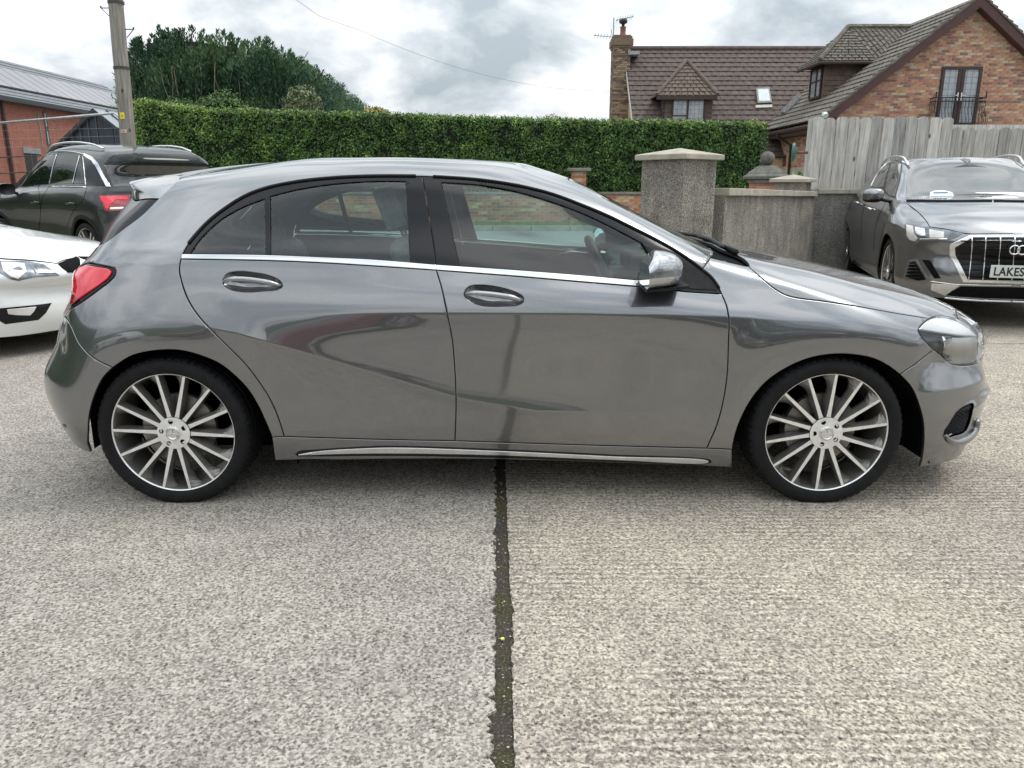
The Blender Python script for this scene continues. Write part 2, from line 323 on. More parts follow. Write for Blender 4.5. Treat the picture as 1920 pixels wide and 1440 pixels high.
# ================================================================ rendered (pebble-dashed) yard walls
def dash(name,c1,c2):
    m=mat(name,c1,.95,col2=c2,scale=3,det=8,mask=(.35,.68));t=m.node_tree;b=t.nodes['Principled BSDF'];L=t.links.new
    tc=nn(t,'ShaderNodeTexCoord');v=nn(t,'ShaderNodeTexNoise');L(tc.outputs['Object'],v.inputs['Vector']);inp(v,'Scale',85);inp(v,'Detail',4);inp(v,'Roughness',.7)
    r=nn(t,'ShaderNodeValToRGB');L(v.outputs[0],r.inputs[0]);r.color_ramp.elements[0].position=.36;r.color_ramp.elements[0].color=(.35,.35,.35,1);r.color_ramp.elements[1].position=.66;r.color_ramp.elements[1].color=(1.75,1.72,1.65,1)
    cur=b.inputs['Base Color'].links[0].from_socket;mx=nn(t,'ShaderNodeMixRGB',blend_type='MULTIPLY');inp(mx,0,1);L(cur,mx.inputs[1]);L(r.outputs[0],mx.inputs[2]);L(mx.outputs[0],b.inputs['Base Color'])
    bp=nn(t,'ShaderNodeBump');L(v.outputs[0],bp.inputs['Height']);inp(bp,'Strength',1);inp(bp,'Distance',.03);L(bp.outputs[0],b.inputs['Normal'])
    # rain streaks and damp patches running down from the coping
    mp=nn(t,'ShaderNodeMapping');L(tc.outputs['Object'],mp.inputs[0]);inp(mp,3,(5,5,.7));n=nn(t,'ShaderNodeTexNoise');L(mp.outputs[0],n.inputs['Vector']);inp(n,'Scale',1.6);inp(n,'Detail',6);inp(n,'Roughness',.6)
    r=nn(t,'ShaderNodeValToRGB');L(n.outputs[0],r.inputs[0]);r.color_ramp.elements[0].position=.34;r.color_ramp.elements[0].color=(.74,.75,.74,1);r.color_ramp.elements[1].position=.62;r.color_ramp.elements[1].color=(1.12,1.10,1.06,1)
    cur=b.inputs['Base Color'].links[0].from_socket;m3=nn(t,'ShaderNodeMixRGB',blend_type='MULTIPLY');inp(m3,0,1);L(cur,m3.inputs[1]);L(r.outputs[0],m3.inputs[2]);L(m3.outputs[0],b.inputs['Base Color']);return m
DASH=dash('pebble_dash',(.25,.24,.225),(.43,.40,.36));DASH2=dash('pebble_dash_grey',(.25,.255,.25),(.38,.375,.36));COPE=mat('sandstone_coping',(.33,.30,.25),.9,col2=(.46,.42,.345),scale=7,det=6,bump=.4,bscale=60)
def rough_box(mb,x0,x1,y0,y1,z0,z1,step=.09,amp=.006,rg=random):
    """box with slightly uneven rendered faces"""
    nx,ny,nz=[max(1,int((b-a)/step)) for a,b in((x0,x1),(y0,y1),(z0,z1))]
    def face(f,na,nb):
        v=[];base=[]
        for j in range(nb+1):
            for i in range(na+1):
                p=list(f(i/na,j/nb));
                if 0<i<na and 0<j<nb:
                    for k in range(3):p[k]+=rg.uniform(-amp,amp)
                v.append(p)
        mb.add(v,[(j*(na+1)+i,j*(na+1)+i+1,(j+1)*(na+1)+i+1,(j+1)*(na+1)+i) for j in range(nb) for i in range(na)])
    X,Y,Z=x1-x0,y1-y0,z1-z0
    face(lambda a,b:(x0+X*a,y0,z0+Z*b),nx,nz);face(lambda a,b:(x1-X*a,y1,z0+Z*b),nx,nz);face(lambda a,b:(x0,y1-Y*a,z0+Z*b),ny,nz);face(lambda a,b:(x1,y0+Y*a,z0+Z*b),ny,nz);face(lambda a,b:(x0+X*a,y0+Y*b,z1),nx,ny)
def gate_pillar(loc,rz,s,h,cap,capth,peak,label,m=DASH):
    r=empty('gate_pillar',loc,rz);tag(r,label,'pillar')
    mb=MB();rough_box(mb,-s/2,s/2,-s/2,s/2,-.2,h);mb.build('render_coat',m,r)
    c=cap/2;mb=MB();v=[(-c,-c,h+.003),(c,-c,h+.003),(c,c,h+.003),(-c,c,h+.003),(-c,-c,h+capth),(c,-c,h+capth),(c,c,h+capth),(-c,c,h+capth),(0,0,h+capth+peak)]
    mb.add(v,[(0,3,2,1),(0,1,5,4),(1,2,6,5),(2,3,7,6),(3,0,4,7),(4,5,8),(5,6,8),(6,7,8),(7,4,8)]);o=mb.build('capstone',COPE,r);bevel(o,.006,2,25);return r
pc=atY(1284,299,6.30)
a=R(41);s_=.43
cx=pc.x-(-s_/2*math.cos(a)+(s_/2)*math.sin(a))*-1;cx=pc.x-(-s_/2*math.cos(a)-(-s_/2)*math.sin(a));cy=pc.y-(-s_/2*math.sin(a)+(-s_/2)*math.cos(a))
gate_pillar((cx,cy,0),a,s_,pc.z,.52,.045,.055,'big square grey pebble-dashed pillar with pyramid sandstone cap, nearest the bonnet')
p2=atY(1487,342,10.75);gate_pillar((p2.x,p2.y,gz(0,10.7)),R(60),.40,p2.z-gz(0,10.7),.52,.045,.06,'smaller grey rendered pillar with sandstone cap where the wooden fence starts',DASH)
# wall between the pillars, coping stones each a part
def yard_wall(p0,p1,th,label,m,unit=.42,g0=0,g1=0):
    p0=Vector(p0);p1=Vector(p1);L_=math.hypot(p1.x-p0.x,p1.y-p0.y);rz=math.atan2(p1.y-p0.y,p1.x-p0.x)
    r=empty('yard_wall',(p0.x,p0.y,0),rz);tag(r,label,'wall')
    mb=MB();n=max(2,int(L_/.1));nz=12;v=[]
    for sy in (-th/2,th/2):
        for j in range(nz+1):
            for i in range(n+1):
                f=i/n;z0=-.2;z1=p0.z+(p1.z-p0.z)*f-.05;v.append((L_*f,sy+random.uniform(-.004,.004),z0+(z1-z0)*j/nz))
    k=(nz+1)*(n+1);F=[(b+j*(n+1)+i,b+j*(n+1)+i+1,b+(j+1)*(n+1)+i+1,b+(j+1)*(n+1)+i) for b in (0,k) for j in range(nz) for i in range(n)]
    F+=[(nz*(n+1)+i,nz*(n+1)+i+1,k+nz*(n+1)+i+1,k+nz*(n+1)+i) for i in range(n)]
    F+=[tuple(q) for q in [(j*(n+1),k+j*(n+1),k+(j+1)*(n+1),(j+1)*(n+1)) for j in range(nz)]]+[(j*(n+1)+n,k+j*(n+1)+n,k+(j+1)*(n+1)+n,(j+1)*(n+1)+n) for j in range(nz)]
    mb.add(v,F);mb.build('render_coat',m,r)
    nst=max(1,round(L_/unit));u=L_/nst
    for i in range(nst):
        b=MB();b.box((i*u+.003,-th/2-.035,-.05),((i+1)*u-.003,th/2+.035,.0));
        b.v=[(x,y,z+(.012 if z>-.01 and abs(y)<1 else 0)+p0.z+(p1.z-p0.z)*x/L_+random.uniform(-.002,.002)) for x,y,z in b.v];o=b.build('coping_stone',COPE,r);bevel(o,.006,2)
w0=atY(1336,355,6.75);w1=atY(1512,361,10.45);yard_wall(w0,w1,.22,'pebble-dashed wall with sandstone coping running between the two capped pillars',DASH)
w2=atY(1527,356,10.95);yard_wall((w2.x,w2.y,w2.z),(w2.x+6.5,w2.y+.1,w2.z+.02),.22,'grey rendered wall with sandstone coping under the wooden board fence',DASH2)
# ---- wooden board fence
WOOD=weathered_wood('weathered_board',(.33,.315,.29),(.70,.67,.62))
fy=11.12;ft=empty('board_fence',(atY(1512,355,fy).x,fy,1.2));tag(ft,'weathered grey wooden fence of round-topped upright boards standing on the rendered wall','fence')
fx0=ft.location.x
def board(w,h,k):
    n=9;pts=[(-w/2,0,0),(w/2,0,0)]+[(w/2*math.cos(t)*(1 if True else 1),0,h-w*.30+w*.30*math.sin(t)) for t in np.linspace(0,math.pi,n)]
    b=MB();b.prism(pts,(0,.022,0));return b
rg=random.Random(5)
xs=fx0;i=0
zb=atY(1600,356,fy).z
while xs<fx0+5.9:
    w=.150+rg.uniform(-.006,.008);tall=i<12
    zt=atY(1640,219,fy).z if tall else atY(1840,239,fy).z
    zt+=rg.uniform(-.012,.012)
    o=board(w,zt-zb,i).build('board',WOOD,ft);o.location=(xs-fx0+w/2,rg.uniform(-.004,.004),zb-1.2);o.rotation_euler=(0,rg.gauss(0,.006),0)
    xs+=w+.011;i+=1
for z in (zb+.18,zb+.78):
    b=MB();b.box((.02,.024,0),(5.85,.07,.09));o=b.build('rail',WOOD,ft);o.location=(0,0,z-1.2)
b=MB();b.box((-.025,0,0),(.0,.10,1));o=b.build('end_post',WOOD,ft);o.location=(0,0,zb-1.2);o.scale=(1,1,atY(1512,222,fy).z-zb)
# ---- convex mirror on the end of the fence
q=atY(1489,286,11.0);mr_=empty('convex_mirror',q);tag(mr_,'green-backed round convex traffic mirror on an arm beside the wooden fence','mirror')
T_=Matrix.Rotation(R(-62+130),4,'Z')
b=MB();b.lathe([(.001,.035),(.06,.028),(.105,.012),(.128,0),(.128,-.02),(.120,-.028)],'y',28);o=b.build('mirror_back',mat('green_plastic',(.03,.13,.10),.4,var=.2),mr_,smooth=True);o.matrix_basis=T_@Matrix.Rotation(R(180),4,'Z')@Matrix.Scale(1.0,4)
b=MB();b.lathe([(.118,0.022),(.08,.031),(.04,.036),(.001,.038)],'y',28);o=b.build('mirror_glass',M_MIR if False else mat('mirror_glass',(.55,.52,.45),.12,metal=.9,var=.2,scale=20),mr_,smooth=True);o.matrix_basis=T_
b=MB();b.tube([(.02,0,0),(.20,.05,0)],.018,8);b.build('arm',mat('red_brown_arm',(.16,.05,.04),.5),mr_,smooth=True)
# ================================================================ brick boundary wall with pillars (behind the road)
bw=empty('brick_wall',(0,20.0,.3));tag(bw,'low orange and buff brick wall with flat grey coping below the clipped hedge','wall')
zt=atY(1150,360,20).z
b=MB();b.box((-13,0.012,-.3),(5.5,.22,zt-.3-.06));b.build('wall_core',MORTAR,bw)
brickface(bw,(-13,20.012,.36),(1,0,0),18.5,zt-.42,ind=290,key=lambda m,z:abs(m-13))
for i in range(-14,6):
    b=MB();b.box((i*.95+.004-.0,-.04,zt-.3-.06),(i*.95+.946,.26,zt-.3));o=b.build('coping_stone',mat('grey_coping',(.22,.21,.19),.9,var=.2,scale=4) if i==-14 else bpy.data.materials['grey_coping'],bw);bevel(o,.006)
def brick_pillar(px0,px1,ytop,Y,label,ball=False,capw=.1,name='brick_pillar'):
    a=atY(px0,ytop,Y);c=atY(px1,ytop,Y);w=c.x-a.x;h=a.z;z0=gz(0,Y)
    r=empty(name,((a.x+c.x)/2,Y,z0));tag(r,label,'pillar')
    b=MB();b.box((-w/2+.01,.01,-.1),(w/2-.01,w-.01,h-z0));b.build('core',MORTAR,r)
    brickface(r,(a.x,Y+.012,z0),(1,0,0),w,h-z0,ind=120,cl=w/max(1,round(w/.225)));
    brickface(r,(a.x+.012,Y+w,z0),(0,-1,0),w,h-z0,ind=0,cl=w/max(1,round(w/.225)))
    b=MB();b.box((-w/2-capw,-capw,h-z0+.002),(w/2+capw,w+capw,h-z0+.075));o=b.build('capstone',bpy.data.materials['grey_coping'],r);bevel(o,.01)
    return r,w,h-z0
brick_pillar(1072,1100,321,19.75,'slim orange brick pillar with flat cap in front of the dark hedge')
r,w,h=brick_pillar(1419,1468,343,16.0,'brick gate pillar crowned by a weathered stone ball on a stepped cap',name='gate_pillar',capw=.03)
STN=mat('dark_weathered_stone',(.10,.098,.085),.95,col2=(.17,.165,.14),scale=9,bump=.5,bscale=60)
b=MB();pr=[(w*.80,0),(w*.80,.05),(w*.66,.10),(w*.62,.13),(w*.36,.24),(w*.28,.26)]
k=4
v=[]
for rr,z in pr:
    for j in range(4):
        t=R(45+90*j);v.append((rr*math.cos(t)*1.25,w/2+rr*math.sin(t)*1.25,h+.078+z))
b.add(v,[(i*4+j,i*4+(j+1)%4,(i+1)*4+(j+1)%4,(i+1)*4+j) for i in range(5) for j in range(4)]+[(20,21,22,23)]);b.build('stepped_cap',STN,r)
b=MB();rb=atY(1443,297,16.2);n=12;prof=[(.14*math.sin(t),-.14*math.cos(t)) for t in np.linspace(0.01,3.13,13)];b.lathe([(.09,-.19),(.07,-.15),(.06,-.13)],'z',20);b.lathe(prof,'z',24);o=b.build('ball_finial',STN,r,smooth=True);o.location=(0,w/2,rb.z-r.location.z)
# ================================================================ car body surfaces
def _nsp(k,Y):
    n=len(k);h=np.diff(k);A=np.zeros((n,n));A[0,0]=A[-1,-1]=1;Rr=np.zeros_like(Y)
    for i in range(1,n-1):
        A[i,i-1]=h[i-1];A[i,i]=2*(h[i-1]+h[i]);A[i,i+1]=h[i];Rr[i]=6*((Y[i+1]-Y[i])/h[i]-(Y[i]-Y[i-1])/h[i-1])
    return np.linalg.solve(A,Rr)
def catmull(pts,step,closed=False):
    """smooth curve through 2-D points, sampled about every step"""
    P=np.array(pts,float);n=len(P);out=[]
    rng=range(n if closed else n-1)
    for i in rng:
        p1=P[i];p2=P[(i+1)%n]
        p0=P[(i-1)%n] if (closed or i>0) else 2*p1-p2
        p3=P[(i+2)%n] if (closed or i<n-2) else 2*p2-p1
        k=max(1,int(np.linalg.norm(p2-p1)/step))
        d01=max(1e-6,np.linalg.norm(p1-p0))**.5;d12=max(1e-6,np.linalg.norm(p2-p1))**.5;d23=max(1e-6,np.linalg.norm(p3-p2))**.5
        m1=(p2-p1)+d12*((p1-p0)/d01-(p2-p0)/(d01+d12)); m2=(p2-p1)+d12*((p3-p2)/d23-(p3-p1)/(d12+d23))
        for j in range(k):
            t=j/k;out.append((2*t**3-3*t*t+1)*p1+(t**3-2*t*t+t)*m1+(-2*t**3+3*t*t)*p2+(t**3-t*t)*m2)
    if not closed: out.append(P[-1])
    return np.array(out)
def lin(pts,step,closed=False):
    P=np.array(pts,float);n=len(P);out=[]
    for i in range(n if closed else n-1):
        a,b=P[i],P[(i+1)%n];k=max(1,int(np.linalg.norm(b-a)/step))
        for j in range(k): out.append(a+(b-a)*j/k)
    if not closed: out.append(P[-1])
    return np.array(out)
def pip(P,poly):
    x,y=P[:,0],P[:,1];c=np.zeros(len(P),bool);n=len(poly);j=n-1
    for i in range(n):
        xi,yi=poly[i];xj,yj=poly[j]
        if yi!=yj:
            c^=((yi>y)!=(yj>y))&(x<(xj-xi)*(y-yi)/(yj-yi)+xi)
        j=i
    return c
def area2(p): 
    x,y=p[:,0],p[:,1];return (x*np.roll(y,-1)-np.roll(x,-1)*y).sum()
class Surf:
    """smooth car body: a net of rings (bottom to roof) by stations (rear to front), each (x, half-width, z)"""
    def __init__(s,net,disp=None):
        N=np.array(net,float);s.nr,s.ns=N.shape[:2];s.disp=disp;s.net=N
        mir=N*[1,-1,1];up=np.concatenate([mir[:,2:0:-1],N,mir[:,-2:-4:-1]],1)
        full=np.concatenate([up,(up*[1,-1,1])[-2:-4:-1]],0)
        d=np.linalg.norm(np.diff(up[2:8],axis=1),axis=2).mean(0);s.ku=np.concatenate([[0],np.cumsum(d)]);s.ku-=s.ku[2]
        d=np.linalg.norm(np.diff(full[:,7:16],axis=0),axis=2).mean(1);s.kt=np.concatenate([[0],np.cumsum(d)])
        s.U=s.ku[2+s.ns-1];s.T=s.kt[s.nr-1];s.full=full
        s.Mu=_nsp(s.ku,np.eye(len(s.ku)));s.Mt=_nsp(s.kt,np.eye(len(s.kt)))
    def _b(s,k,M,x):
        n=len(k);i=np.clip(np.searchsorted(k,x)-1,0,n-2);h=k[i+1]-k[i];a=(k[i+1]-x)/h;b=(x-k[i])/h;r=np.arange(len(x))
        B=((a**3-a)[:,None]*M[i]+(b**3-b)[:,None]*M[i+1])*(h**2/6)[:,None];B[r,i]+=a;B[r,i+1]+=b
        return B
    def base(s,u,t):
        Bt=s._b(s.kt,s.Mt,t);Bu=s._b(s.ku,s.Mu,u)
        return np.stack([((Bt@s.full[:,:,c])*Bu).sum(1) for c in range(3)],1)
    def bn(s,u,t,f):
        e=.004;a=f(u+e,t)-f(u-e,t);b=f(u,t+e)-f(u,t-e);n=np.cross(b,a);return n/np.maximum(np.linalg.norm(n,axis=1),1e-9)[:,None]
    def P(s,u,t):
        p=s.base(u,t)
        if s.disp is not None:
            n=s.bn(u,t,s.base);p=p+n*s.disp(p[:,0],p[:,1],p[:,2])[:,None]
        return p
    def N(s,u,t): return s.bn(u,t,s.P)
    def sr(s,pts,step=.02):
        q=[(np.interp(a,np.arange(s.ns),s.ku[2:2+s.ns]),np.interp(b,np.arange(s.nr),s.kt[:s.nr])) for a,b in pts]
        return catmull(q,step) if len(q)>2 else lin(q,step)
class Car:
    def __init__(s,root,surf,seen='R'):
        s.root=root;s.S=surf;s.M=Matrix.Translation(root.location)@Matrix.Rotation(root.rotation_euler.z,4,'Z');s.Mi=s.M.inverted();s.seen=seen
        nu,ntt=240,170;u=np.linspace(0,surf.U,nu);t=np.linspace(0,surf.T,ntt);uu,tt=np.meshgrid(u,t)
        p=surf.P(uu.ravel(),tt.ravel());s.gu,s.gt=uu.ravel(),tt.ravel()
        F=[(j*nu+i,j*nu+i+1,(j+1)*nu+i+1,(j+1)*nu+i) for j in range(ntt-1) for i in range(nu-1)]
        q=np.concatenate([p*[1,-1,1],p]);n=len(p);s.q=q;s.n=n
        s.bvh=BVHTree.FromPolygons([tuple(a) for a in q],F+[tuple(i+n for i in f[::-1]) for f in F])
        s.F=F;s.nF=len(F)
        W=np.array(s.M)[:3,:3];wq=q@W.T+np.array(s.M)[:3,3];s.pq=s.project(wq)
        nm=surf.N(s.gu,s.gt);nm=np.concatenate([nm*[1,-1,1],nm]);nw=nm@W.T;vis=((np.array([0,0,CAM_H])-wq)*nw).sum(1)>0
        s.pq[~vis]=1e6
        s.feat=np.zeros((0,2))
    def solve(s,q,tmax=6.0):
        """(x,z) points on the flank -> (u,t)"""
        q=np.array(q,float);tl=np.interp(tmax,np.arange(s.S.nr),s.S.kt[:s.S.nr]);gm=s.gt<tl;gp=s.S.base(s.gu[gm],s.gt[gm]);gu,gt=s.gu[gm],s.gt[gm]
        side=gp[:,1]>.3;gp=gp[side];gu=gu[side];gt=gt[side]
        i=np.array([((gp[:,[0,2]]-a)**2).sum(1).argmin() for a in q]);u,t=gu[i].copy(),gt[i].copy();e=1e-3
        for _ in range(4):
            p0=s.S.base(u,t);pu=(s.S.base(u+e,t)-p0)/e;pt=(s.S.base(u,t+e)-p0)/e;d=q-p0[:,[0,2]]
            det=pu[:,0]*pt[:,2]-pt[:,0]*pu[:,2];det=np.where(abs(det)<1e-4,1e-4,det)
            u=u+np.clip((d[:,0]*pt[:,2]-d[:,1]*pt[:,0])/det,-.03,.03);t=t+np.clip((pu[:,0]*d[:,1]-pu[:,2]*d[:,0])/det,-.03,.03)
        return np.stack([u,np.clip(t,0,s.S.T)],1)
    def crease(s,xz,tmax=6.0,offs=(-.006,0,.006),step=.012):
        """register a crease given as an (x,z) line so that every panel crossing it gets rows of points along it"""
        c=s.solve(lin(xz,step),tmax);u,t=c[:,0],c[:,1]
        c=np.stack([u,t],1);T=np.gradient(c,axis=0);T/=np.maximum(np.linalg.norm(T,axis=1),1e-9)[:,None];n=np.stack([-T[:,1],T[:,0]],1)
        s.feat=np.concatenate([s.feat]+[c+n*o for o in offs])
    def project(s,w):
        z=w[:,2]-CAM_H;c,sn=math.cos(CAM_P),math.sin(CAM_P);zc=w[:,1]*c-z*sn;yc=w[:,1]*sn+z*c
        return np.stack([960+FPX*w[:,0]/zc,720-FPX*yc/zc],1)
    def px(s,pts,smooth=True,step=6,side=None):
        P=catmull(pts,step) if smooth and len(pts)>2 else lin(pts,step)
        o=s.Mi@Vector((0,0,CAM_H));R3=s.Mi.to_3x3();u=np.zeros(len(P));t=np.zeros(len(P));H=np.zeros((len(P),3));ok=np.zeros(len(P),bool)
        for k,(a,b) in enumerate(P):
            h=s.bvh.ray_cast(o,(R3@ray(a,b)).normalized())
            if h[0] is None:
                i=((s.pq-[a,b])**2).sum(1).argmin()%s.n;u[k],t[k]=s.gu[i],s.gt[i]
            else:
                ok[k]=True;i0,i1,i2,i3=s.F[h[2]%s.nF];u[k],t[k]=(s.gu[i0]+s.gu[i1])/2,(s.gt[i0]+s.gt[i3])/2
                H[k]=np.array(h[0])*[1,-1 if h[2]<s.nF else 1,1]
        if ok.any():
            A,B,hp=u[ok],t[ok],H[ok];e=1e-3
            for _ in range(3):
                p0=s.S.P(A,B);pu=(s.S.P(A+e,B)-p0)/e;pt=(s.S.P(A,B+e)-p0)/e;D=hp-p0
                a_=(pu*pu).sum(1);b_=(pu*pt).sum(1);c_=(pt*pt).sum(1);f=(pu*D).sum(1);g=(pt*D).sum(1);det=np.maximum(a_*c_-b_*b_,1e-9)
                A=A+np.clip((c_*f-b_*g)/det,-.03,.03);B=B+np.clip((a_*g-b_*f)/det,-.03,.03)
            u[ok]=A;t[ok]=B
        return np.stack([np.clip(u,0,s.S.U),np.clip(t,0,s.S.T)],1)
    def to3(s,uv,off=0,sgn=-1):
        u,t=uv[:,0],uv[:,1];p=s.S.P(u,t)+s.S.N(u,t)*np.reshape(off,(-1,1));return p*[1,sgn,1]
    def inset(s,uv,dist):
        """move closed loop (ccw) inwards by dist metres along the surface"""
        u,t=uv[:,0],uv[:,1];e=.002;p=s.S.P(u,t);pu=(s.S.P(u+e,t)-p)/e;pt=(s.S.P(u,t+e)-p)/e;n=s.S.N(u,t)
        T=np.roll(p,-1,0)-np.roll(p,1,0);T/=np.maximum(np.linalg.norm(T,axis=1),1e-9)[:,None];inw=np.cross(T,n)
        D=inw*dist;a=(pu*pu).sum(1);b=(pu*pt).sum(1);c=(pt*pt).sum(1);f=(pu*D).sum(1);g=(pt*D).sum(1);det=np.maximum(a*c-b*b,1e-9)
        du=(c*f-b*g)/det;dt=(a*g-b*f)/det;du=np.clip(du,-.02,.02);dt=np.clip(dt,-.02,.02)
        return uv+np.stack([du,dt],1),inw
    def _panel(s,outer,holes=(),gap=.0022,wall=.012,ds=.03,off=0,edge=.004,sgn=-1):
        def clean(l):
            l=np.array(l,float);k=[0]
            for i in range(1,len(l)):
                if np.linalg.norm(l[i]-l[k[-1]])>.002:k.append(i)
            if np.linalg.norm(l[k[-1]]-l[k[0]])<.002:k.pop()
            l=l[k];
            return l if area2(l)>0 else l[::-1]
        loops=[clean(outer)]+[clean(h) for h in holes];V2=[];E=[];bd=[];inner=[]
        for li,l in enumerate(loops):
            sg=1 if li==0 else -1
            c0,inw=s.inset(l,gap*sg)
            # free edge on the centre line or sill must stay put
            on=(l[:,0]<1e-4)|(l[:,0]>s.S.U-1e-4)|(l[:,1]>s.S.T-1e-4)
            c0[on]=l[on];c1,_=s.inset(c0,edge*sg)
            c1[on]=c0[on]
            base=len(V2);n=len(c0);V2+=list(map(tuple,c0));E+=[(base+i,base+(i+1)%n) for i in range(n)]
            bd.append((base,n,inw*sg,on));inner.append(c1)
            for i in range(n):
                if not on[i]:V2.append(tuple(c1[i]))
            c=c0
            loops[li]=c
        o=loops[0];u=np.arange(o[:,0].min(),o[:,0].max(),ds);t=np.arange(o[:,1].min(),o[:,1].max(),ds);uu,tt=np.meshgrid(u,t)
        uu=uu+(np.arange(len(t))%2)[:,None]*ds/2
        g=np.stack([uu.ravel(),tt.ravel()],1);k=pip(g,o)
        for h in loops[1:]:k&=~pip(g,h)
        g=g[k];allb=np.concatenate(loops)
        if len(g):
            dm=np.full(len(g),9.)
            for a in range(0,len(allb),200):
                dm=np.minimum(dm,np.sqrt(((g[:,None]-allb[None,a:a+200])**2).sum(2)).min(1))
            g=g[dm>.012]
            if len(s.feat):
                f=s.feat;k=pip(f,o)
                for h in loops[1:]:k&=~pip(f,h)
                f=f[k]
                if len(f):
                    fm=np.array([((allb-q)**2).sum(1).min() for q in f]);f=f[fm>.005**2]
                if len(f):
                    gm=np.full(len(g),9.)
                    for a in range(0,len(f),200):gm=np.minimum(gm,((g[:,None]-f[None,a:a+200])**2).sum(2).min(1))
                    g=g[gm>.011**2];V2+=list(map(tuple,f))
            V2+=list(map(tuple,g))
        r=delaunay_2d_cdt([Vector(v) for v in V2],E,[],0,1e-6,False);pv=np.array([tuple(v) for v in r[0]]);tri=np.array([f for f in r[2]])
        c=pv[tri].mean(1);k=pip(c,loops[0])
        for h in loops[1:]:k&=~pip(c,h)
        tri=tri[k]
        a=pv[tri];cr=(a[:,1,0]-a[:,0,0])*(a[:,2,1]-a[:,0,1])-(a[:,1,1]-a[:,0,1])*(a[:,2,0]-a[:,0,0]);tri[cr<0]=tri[cr<0][:,::-1]
        P=s.S.P(pv[:,0],pv[:,1]);Nn=s.S.N(pv[:,0],pv[:,1]);P=P+Nn*off;VN=Nn.copy();vv=[P];vn=[VN];F=[tuple(f) for f in tri];nv=len(P)
        for base,n,inw,on in bd:
            idx=[]
            key={}
            b0=np.array(V2[base:base+n]);dd=((pv[:,None]-b0[None])**2).sum(2) if len(pv)*n<4e6 else None
            if dd is None: ii=np.array([((pv-q)**2).sum(1).argmin() for q in b0])
            else: ii=dd.argmin(0)
            nb=Nn[ii];ed=~on
            P[ii[ed]]-=nb[ed]*.0012
            VN[ii[ed]]=nb[ed]-inw[ed]*.9
            if wall>0:
                w0=P[ii];w1=w0-nb*wall;o_=-inw;vv+=[w0,w1];vn+=[o_,o_]
                for i in range(n):
                    j=(i+1)%n
                    if on[i] and on[j]:continue
                    F.append((nv+i,nv+n+i,nv+n+j,nv+j) if (inw is not None) else 0)
                nv+=2*n
        V=np.concatenate(vv);VN=np.concatenate(vn);VN/=np.maximum(np.linalg.norm(VN,axis=1),1e-9)[:,None]
        return V,F,VN
    def panel(s,name,matl,outer,holes=(),both=False,sgn=-1,parent=None,label=None,**k):
        V,F,VN=s._panel(outer,holes,**k)
        parts=[]
        for sg in ([-1,1] if both else [sgn]):
            f=F if sg<0 else [q[::-1] for q in F];parts.append((V*[1,sg,1],f,VN*[1,sg,1]))
        vs_=np.concatenate([p[0] for p in parts]);ns_=np.concatenate([p[2] for p in parts]);fs=list(parts[0][1])
        if both:
            n0=len(V);mp=np.arange(n0)+n0;mid=abs(V[:,1])<1e-4;mp[mid]=np.arange(n0)[mid];vs_[:n0][mid,1]=0;ns_[:n0][mid,1]=0   # weld the halves on the centre line
            fs+=[tuple(int(mp[i]) for i in q) for q in parts[1][1]]
            used=np.zeros(len(vs_),bool)
            for q in fs:used[list(q)]=True
            re=np.cumsum(used)-1;vs_=vs_[used];ns_=ns_[used];fs=[tuple(int(re[i]) for i in q) for q in fs]
        return s.obj(name,vs_,fs,ns_,matl,parent or s.root,label)
    def obj(s,name,V,F,N,matl,parent,label=None):
        me=bpy.data.meshes.new(name);me.from_pydata([tuple(v) for v in V],[],[tuple(int(i) for i in f) for f in F]);me.materials.append(matl)
        me.polygons.foreach_set('use_smooth',[True]*len(me.polygons))
        if N is not None: me.normals_split_custom_set_from_vertices([tuple(n) for n in N])
        o=bpy.data.objects.new(name,me);COL.objects.link(o);o.parent=parent
        if label:o['label']=label
        return o
def cat(*a): return np.concatenate(a)
